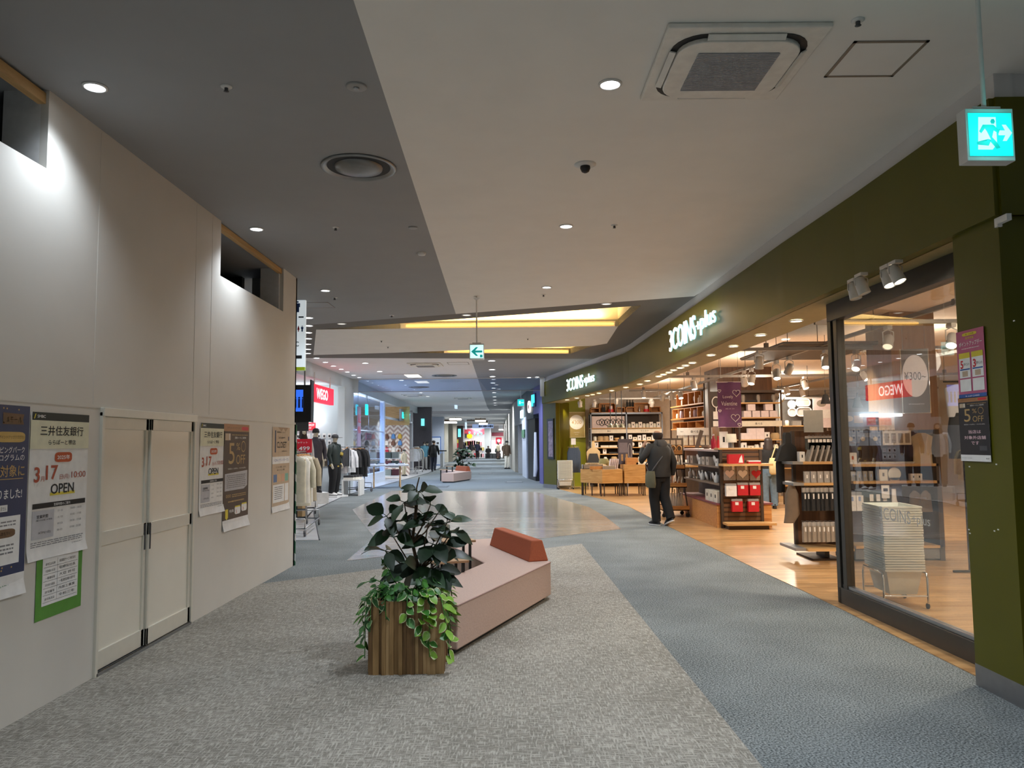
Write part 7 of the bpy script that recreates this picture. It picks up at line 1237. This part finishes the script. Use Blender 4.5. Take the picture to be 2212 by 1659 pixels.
# ================================================================== people and shop dummies
m_skin = M('skin', '#C99C80', .55, 0, .05, 20); m_dummy = M('dummy_ivory', '#D8D0BC', .5, 0, .03); m_hair = M('dark_hair', '#2E2320', .5, 0, .2, 60)
def skinned(name, V, E, mat, parent, sub=1):
    """one continuous surface grown round a skeleton: V = [(x, y, z, radius)], vertex 0 is the root"""
    me = bpy.data.meshes.new(name); me.from_pydata([v[:3] for v in V], E, []); o = bpy.data.objects.new(name, me); COL.objects.link(o)
    o.modifiers.new('skin', 'SKIN'); o.modifiers.new('smooth', 'SUBSURF').levels = sub
    for i, sv in enumerate(me.skin_vertices[0].data): sv.radius = (V[i][3], V[i][3] * (V[i][4] if len(V[i]) > 4 else 1)); sv.use_root = (i == 0)
    bpy.context.view_layer.update(); dg = bpy.context.evaluated_depsgraph_get(); nm = bpy.data.meshes.new_from_object(o.evaluated_get(dg)); o.modifiers.clear(); o.data = nm; bpy.data.meshes.remove(me)
    nm.materials.clear(); nm.materials.append(mat); nm.polygons.foreach_set('use_smooth', [True] * len(nm.polygons)); o.parent = parent; return o
def figure(name, label, cat, loc, rz, H, top, legs, shoe, hair='short', skin=None, pose=None, extra=None, sole=None, skirt=None, group=None, long_top=.80, detail=True, bulk=1.0):
    t = thing(name, label, cat, loc, rz, group); s = H / 1.72; skin = skin or m_skin
    J = dict(shL=(.18, 0, 1.40), elL=(.25, .02, 1.13), wrL=(.25, -.06, .90), shR=(-.18, 0, 1.40), elR=(-.25, .02, 1.13), wrR=(-.25, -.06, .90), knL=(.10, -.02, .49), anL=(.10, .03, .09), knR=(-.10, -.02, .49), anR=(-.10, .03, .09), toL=None, toR=None, hd=(0, -.015, 0))
    J.update(pose or {}); hx, hy, _ = J['hd']
    toe = {k: (J['to' + k] or (J['an' + k][0] + (.015 if k == 'L' else -.015), J['an' + k][1] - .16, max(.03, J['an' + k][2] - .055))) for k in 'LR'}
    V = [(0, 0, .94, .115), (0, 0, 1.09, .105), (0, .01, 1.28, .12), (0, .015, 1.43, .06), (hx * .4, .01 + hy * .3, 1.49, .05), (hx, hy, 1.565, .07), (hx, hy, 1.64, .078, 1.0), (hx, hy + .01, 1.685, .055)]; E = [(i, i + 1) for i in range(7)]
    def add(p, r, k): V.append((p[0], p[1], p[2], r)); E.append((k, len(V) - 1)); return len(V) - 1
    HAND = {}
    for k, sg in (('L', 1), ('R', -1)):
        a = add(J['sh' + k], .05, 2); b = add(J['el' + k], .042, a); c = add(J['wr' + k], .027, b); w_ = Vector(J['wr' + k]); d = (w_ - Vector(J['el' + k])).normalized()
        if 'hd' + k in J: d = Vector(J['hd' + k]).normalized()
        h = w_ + d * .06; c2 = add(h, .032, c); HAND[k] = h + d * .03
        if detail:
            sd = d.cross(Vector((1, 0, 0))).normalized() if abs(d.x) < .8 else Vector((0, 1, 0)); n = d.cross(sd)
            for j, (o_, L) in enumerate(((-.027, .065), (-.009, .078), (.009, .072), (.026, .055))):
                m = h + d * .035 + sd * o_; f1 = add(m, .0095, c2); f2 = add(m + d * L * .55 + n * (.008 * sg), .0088, f1); add(m + d * L * .9 + n * (.026 * sg), .0075, f2)
            f1 = add(h - d * .01 + sd * -.035 + n * (.012 * sg), .0105, c2); add(h + d * .035 + sd * -.05 + n * (.025 * sg), .009, f1)
        a = add((.09 * sg, 0, .88), .085, 0); b = add(J['kn' + k], .056, a); c = add(J['an' + k], .037, b); add(toe[k], .03, c)
    V = [tuple(x * s for x in v[:4]) + v[4:] for v in V]
    body = skinned('body', V, E, skin, t, 2 if detail else 1); P = lambda p: Vector(p) * s
    # face
    hc = Vector((hx, hy, 1.62)); f = MB(); f.loft([(hx, hy - .075, 1.585, .012, .014), (hx, hy - .082, 1.60, .011, .016), (hx, hy - .07, 1.635, .006, .01)], skin, 8, T=Matrix.Scale(s, 4))
    for sx in (-1, 1): f.lathe([(.001, -.008), (.009, 0), (.001, .008)], ink, (hx + sx * .03, hy - .072, 1.635), 8, Matrix.Scale(s, 4)); f.lathe([(.001, -.03), (.014, 0), (.001, .028)], skin, (hx + sx * .08, hy + .01, 1.61), 8, Matrix.Scale(s, 4), .6)
    f.box(hx - .02, hy - .074, 1.556, hx + .02, hy - .066, 1.562, M('lip', '#9A5A50', .5), Matrix.Scale(s, 4)); f.build('face', t)
    # hair
    S = Matrix.Scale(s, 4)
    if hair == 'short': MB().lathe([(.082, -.03), (.094, .02), (.092, .055), (.075, .09), (.04, .112), (.001, .118)], m_hair, (hx, hy + .014, 1.61), 18, S, 1, 1.08, True, False).build('hair', t)
    elif hair == 'fringe': MB().lathe([(.07, -.075), (.086, -.04), (.092, .0), (.09, .028), (.084, .04), (.076, .04)], m_hair, (hx, hy + .02, 1.61), 18, S, 1, 1.05, True, False).build('hair', t)
    elif hair == 'long': MB().lathe([(.07, -.34), (.12, -.3), (.13, -.15), (.1, -.04), (.098, .03), (.092, .07), (.06, .105), (.001, .118)], m_hair, (hx, hy + .03, 1.60), 18, S, 1, .85).build('hair', t)
    elif hair == 'cap':
        MB().lathe([(.094, .0), (.095, .04), (.08, .085), (.04, .108), (.001, .112)], m_drk, (hx, hy + .005, 1.62), 18, S, 1, 1.08).box(hx - .07, hy - .2, 1.625, hx + .07, hy - .08, 1.637, m_drk, S).build('cap', t)
    elif hair == 'beanie': MB().lathe([(.092, -.01), (.097, .0), (.097, .03), (.092, .035), (.085, .08), (.045, .115), (.001, .12)], m_drk, (hx, hy + .01, 1.625), 18, S).build('beanie', t)
    # top
    lt = long_top; jb = MB().loft([(0, 0, lt, .185, .135), (0, 0, lt + .06, .19, .14), (0, .0, 1.05, .18, .13), (0, .0, 1.22, .2, .14), (0, .01, 1.36, .195, .125), (0, .015, 1.43, .13, .1), (0, .015, 1.475, .075, .072), (0, .01, 1.50, .07, .068)], top, 18, True, S @ Matrix.Diagonal((bulk, bulk, 1, 1))).build('top', t)
    sl = MB()
    for k in 'LR':
        a, b, c = Vector(J['sh' + k]), Vector(J['el' + k]), Vector(J['wr' + k]); q = [a.lerp(Vector((0, 0, 1.38)), .35), a, a.lerp(b, .5), b, b.lerp(c, .5), c]
        sl.tube([p * s for p in q], [r * s for r in (.07, .078, .07, .064, .055, .045)], top, 12)
    sl.build('sleeves', jb)
    # lower
    if skirt: MB().loft([(0, 0, skirt[1], .26, .24), (0, 0, .6, .2, .18), (0, 0, .85, .17, .13), (0, 0, 1.02, .14, .11)], skirt[0], 18, True, S).build('skirt', t)
    else:
        lg = MB().loft([(0, 0, .78, .15, .12), (0, 0, .86, .175, .128), (0, 0, .98, .165, .12), (0, 0, 1.06, .15, .11)], legs[0], 16, True, S); kw = legs[1]
        for k, sg in (('L', 1), ('R', -1)):
            h_, b, c = Vector((.085 * sg, 0, .86)), Vector(J['kn' + k]), Vector(J['an' + k]) + Vector((0, 0, .0)); q = [h_, h_.lerp(b, .5), b, b.lerp(c, .5), c + Vector((0, 0, -.02))]
            lg.tube([p * s for p in q], [r * s * kw for r in (.096, .088, .074, .066, .06)], legs[0], 14)
        lg.build('trousers', t)
    for k in 'LR':
        a, b = Vector(J['an' + k]), Vector(toe[k]); d = (b - a); d2 = Vector((d.x, d.y, 0)).normalized(); yaw = math.atan2(d2.y, d2.x); T = Matrix.Translation((a.x * s, a.y * s, (a.z - .09) * s)) @ Matrix.Rotation(yaw, 4, 'Z') @ Matrix.Rotation(math.atan2(-(d.z + .055), max(.05, math.hypot(d.x, d.y))), 4, 'Y')
        sh = MB().loft([(.055, 0, .02, .155, .048), (.055, 0, .045, .15, .046), (.03, 0, .075, .11, .044), (-.02, 0, .105, .06, .042), (-.02, 0, .125, .05, .042)], shoe, 14, True, T @ S).build('shoe', t); MB().loft([(.057, 0, .0, .155, .047), (.057, 0, .022, .162, .051)], sole or shoe, 14, True, T @ S).build('sole', sh)
    if extra: extra(t, J, HAND, s)
    return t
m_jk = M('charcoal_jacket', '#2C2D2E', .7, 0, .12, 7, .1); m_bt = M('black_trousers', '#141416', .85); m_blkshoe = M('black_shoe', '#18181A', .6); m_wsole = M('white_sole', '#E4E2DE', .5)
# the walking man
def man_extra(t, J, HD, s):
    MB().loft([(0, .03, 1.44, .13, .11), (0, .04, 1.49, .105, .1), (0, .03, 1.525, .085, .085)], M('hood_grey', '#4A4A4C', .8), 16, False, Matrix.Scale(s, 4)).loft([(0, .11, 1.36, .03, .02), (0, .12, 1.43, .11, .045), (0, .09, 1.5, .1, .04)], M('hood_grey', '#4A4A4C'), 14, True, Matrix.Scale(s, 4)).build('hood', t)
p = G(1421, 1136)
man = figure('person', 'man in a dark hooded jacket walking past the shop, hand raised to his face', 'person', (2.80, 14.78, .006), math.radians(205), 1.83, m_jk, (m_bt, 1.3), m_blkshoe, 'fringe',
    pose=dict(elL=(.36, -.03, 1.16), wrL=(.22, -.19, 1.36), hdL=(-.3, .2, 1), elR=(-.28, .05, 1.13), wrR=(-.30, -.02, .89), knL=(.08, -.06, .50), anL=(.07, -.02, .09), knR=(-.08, .02, .5), anR=(-.08, .2, .15), toR=(-.09, .06, .04), hd=(.015, -.02, 0)), sole=m_wsole, extra=man_extra, long_top=.86, bulk=1.2)
mw = man.matrix_basis
bg = thing('shoulder_bag', 'olive shoulder bag hanging at the hip of the walking man', 'bag', (2.80, 14.78, .006), math.radians(205)); MB().loft([(.24, .06, .72, .05, .12), (.25, .06, .78, .065, .15), (.25, .06, .95, .06, .14), (.24, .06, 1.03, .03, .12)], M('olive_bag', '#5E5C48', .8), 14).build('pouch', bg); MB().tube([(.25, .0, 1.02), (.22, -.13, 1.15), (.0, -.165, 1.38), (-.12, -.09, 1.53), (-.1, .1, 1.5), (.05, .17, 1.3), (.22, .15, 1.1), (.25, .1, 1.02)], .011, M('strap_grey', '#55565A', .7), 8).build('strap', bg)
# woman choosing goods
woman = figure('person', 'woman with long dark hair in blue jeans browsing beside the gift display', 'person', (6.0, 18.1, .006), math.radians(172), 1.66, m_cloth['black'], (M('blue_jeans', '#5E7488', .8, 0, .12, 20), 1.3), m_blkshoe, 'long', pose=dict(elR=(-.25, -.02, 1.14), wrR=(-.22, -.2, 1.05), elL=(.24, -.03, 1.14), wrL=(.2, -.22, 1.1)), long_top=.98)
tb = thing('tote_bag', 'cream tote bag on the shoulder of the browsing woman', 'bag', (6.0, 18.1, .006), math.radians(172)); MB().loft([(-.12, .21, .80, .12, .05), (-.12, .22, .84, .16, .07), (-.12, .21, 1.08, .16, .06), (-.12, .18, 1.18, .13, .03)], M('cream_canvas', '#C8B88C', .85), 14).build('pouch', tb); MB().tube([(-.03, .18, 1.17), (-.12, .15, 1.4), (-.17, .03, 1.475), (-.2, .12, 1.42), (-.22, .18, 1.17)], .014, M('cream_canvas', '#C8B88C')).build('handle', tb)
# far people
W1 = dict(knL=(.09, -.1, .5), anL=(.09, -.02, .1), knR=(-.09, .0, .5), anR=(-.09, .2, .16), elL=(.24, .1, 1.14), wrL=(.25, .06, .9), elR=(-.25, -.05, 1.14), wrR=(-.25, -.18, .95))
def pk(c, pos, sc=1.0):
    def f(t, J, HD, s): MB().loft([(0, pos, 1.0, .13, .06), (0, pos, 1.05, .15, .09), (0, pos, 1.3, .14, .08), (0, pos, 1.38, .1, .05)], c, 12, True, Matrix.Scale(s, 4)).build('backpack', t)
    return f
g = G(937, 1019); figure('person', 'person in black with a backpack walking away down the left of the concourse', 'person', (g.x, g.y, .006), math.radians(175), 1.76, m_cloth['black'], (M('navy_trousers', '#23283A', .85), 1.05), m_blkshoe, 'short', pose=W1, detail=False, extra=pk(M('dark_pack', '#222326', .8), .17))
for i, (px, py, H, top, lg, sh, hr, ang, ds) in enumerate([
    (1000.5, 991.5, 1.7, m_cloth['char'], M('khaki_trousers', '#A89E8C', .85), m_blkshoe, 'short', 10, 'person in khaki trousers walking this way, left of the pair in the far hall'),
    (1018, 991, 1.68, m_cloth['char'], m_cloth['cream'], M('blue_shoe', '#2A3A8C', .6), 'short', 5, 'person in pale trousers and blue shoes walking this way in the far hall'),
    (1031, 991.5, 1.72, M('navy_coat', '#1E2438', .8), m_bt, m_blkshoe, 'short', 178, 'person in a navy coat walking away beside the one in pale trousers'),
    (987, 988, 1.66, m_cloth['char'], m_cloth['char'], m_blkshoe, 'long', 120, 'person in dark grey beside the brown shop front at the far left'),
    (994, 987, 1.7, m_cloth['black'], m_cloth['black'], m_blkshoe, 'short', 200, 'person in black just right of the one in dark grey at the far left')]):
    g = G(px, py); figure('person', ds, 'person', (g.x, g.y, .006), math.radians(ang), H, top, (lg, 1.0), sh, hr, pose=W1 if i < 3 else None, detail=False)
g = G(1087.5, 992); figure('person', 'woman in a pale top and long dark brown skirt standing at the far right', 'person', (g.x - .5, g.y, .006), math.radians(60), 1.68, m_cloth['sand'], None, m_blkshoe, 'long', detail=False, skirt=(M('brown_skirt', '#3A2C28', .8), .3))
g = G(1089, 990); figure('person', 'person in a brown coat right behind the woman in the long skirt', 'person', (g.x, g.y, .006), math.radians(20), 1.5, m_cloth['brown'], (m_cloth['brown'], 1.0), m_blkshoe, 'short', detail=False)
SIT = dict(knL=(.1, -.42, .88), anL=(.1, -.40, .50), knR=(-.1, -.42, .88), anR=(-.1, -.40, .50), wrL=(.12, -.3, 1.0), wrR=(-.12, -.3, 1.0))
for i, (px, c, ds) in enumerate(((1054.5, m_cloth['black'], 'left seated person in black on the dark bench block in the far hall'), (1075, M('teal_coat', '#2E3E3C', .8), 'right seated person in a dark green coat on the bench block in the far hall'))):
    figure('person', ds, 'person', (XE(px) * 79 / 86, 78.95, .006 - .41), 0, 1.68, c, (m_bt, 1.0), m_blkshoe, 'short', pose=SIT, detail=False)
# dummies of the clothes shop
def cap_extra(t, J, HD, s):
    MB().box(-.3, -.3, -.05, .3, .25, 0, white).build('stand_plate', t); MB().tube([(.24, -.06, 1.2), (.27, -.05, 1.28)], .075, M('mustard', '#A8903C', .8), 10).loft([(0, 0, .86, .19, .142), (0, 0, .9, .192, .144)], M('mustard', '#A8903C'), 18, False).tube([(.25, -.04, .93), (.25, -.06, .9)], .05, M('mustard', '#A8903C'), 10).tube([(-.25, -.04, .93), (-.25, -.06, .9)], .05, M('mustard', '#A8903C'), 10).build('ribbing', t)
g = G(722, 1074); figure('mannequin', 'ivory dummy in a black cap, dark green bomber jacket and wide black trousers', 'mannequin', (g.x, g.y, .056), math.radians(70), 1.84, M('bomber_green', '#16231F', .6), (m_bt, 1.45), m_wcard, 'cap', m_dummy, extra=cap_extra, long_top=.86, sole=m_drk)
figure('mannequin', 'ivory dummy in a black beanie and checked grey shirt behind the black rail', 'mannequin', (AY(682, 950, 21).x, 21.0, .3), math.radians(30), 1.72, M('soft_check', '#4A4650', .8, 0, .2, 8), (m_cloth['char'], 1.2), m_drk, 'beanie', m_dummy, detail=False, extra=lambda t, J, HD, s: MB().box(-.3, -.25, -.3, .3, .25, 0, white).build('plinth', t))
figure('mannequin', 'ivory dummy with long dark hair and a white top nearest the television', 'mannequin', (AY(655, 950, 19.8).x, 19.8, .35), math.radians(40), 1.66, m_cloth['white'], (m_cloth['brown'], 1.2), m_drk, 'long', m_dummy, detail=False, extra=lambda t, J, HD, s: MB().box(-.3, -.25, -.35, .3, .25, 0, white).build('plinth', t))
for i, (px, y, top, lg, hr, ds) in enumerate(((917, 46.5, M('teal_wear', '#4A7A8C', .8), m_cloth['grey'], 'short', 'dummy in a teal jacket before the charcoal pier'), (923, 47.2, m_cloth['black'], m_cloth['black'], 'cap', 'dummy in black beside the one in the teal jacket'), (1107, 47, m_cloth['brown'], m_cloth['ivory'], 'cap', 'dummy in a dark brown jacket at the cream shop front on the right'), (873, 38.2, m_cloth['sand'], m_cloth['sand'], 'cap', 'small dummy in sand clothes beside the chevron wall'))):
    figure('mannequin', ds, 'mannequin', (AY(px, 960, y).x - (.35 if i == 2 else 0), y, .006), math.radians(20 * i), 1.7 if i < 3 else 1.3, top, (lg, 1.0), m_blkshoe, hr, m_dummy, detail=False)
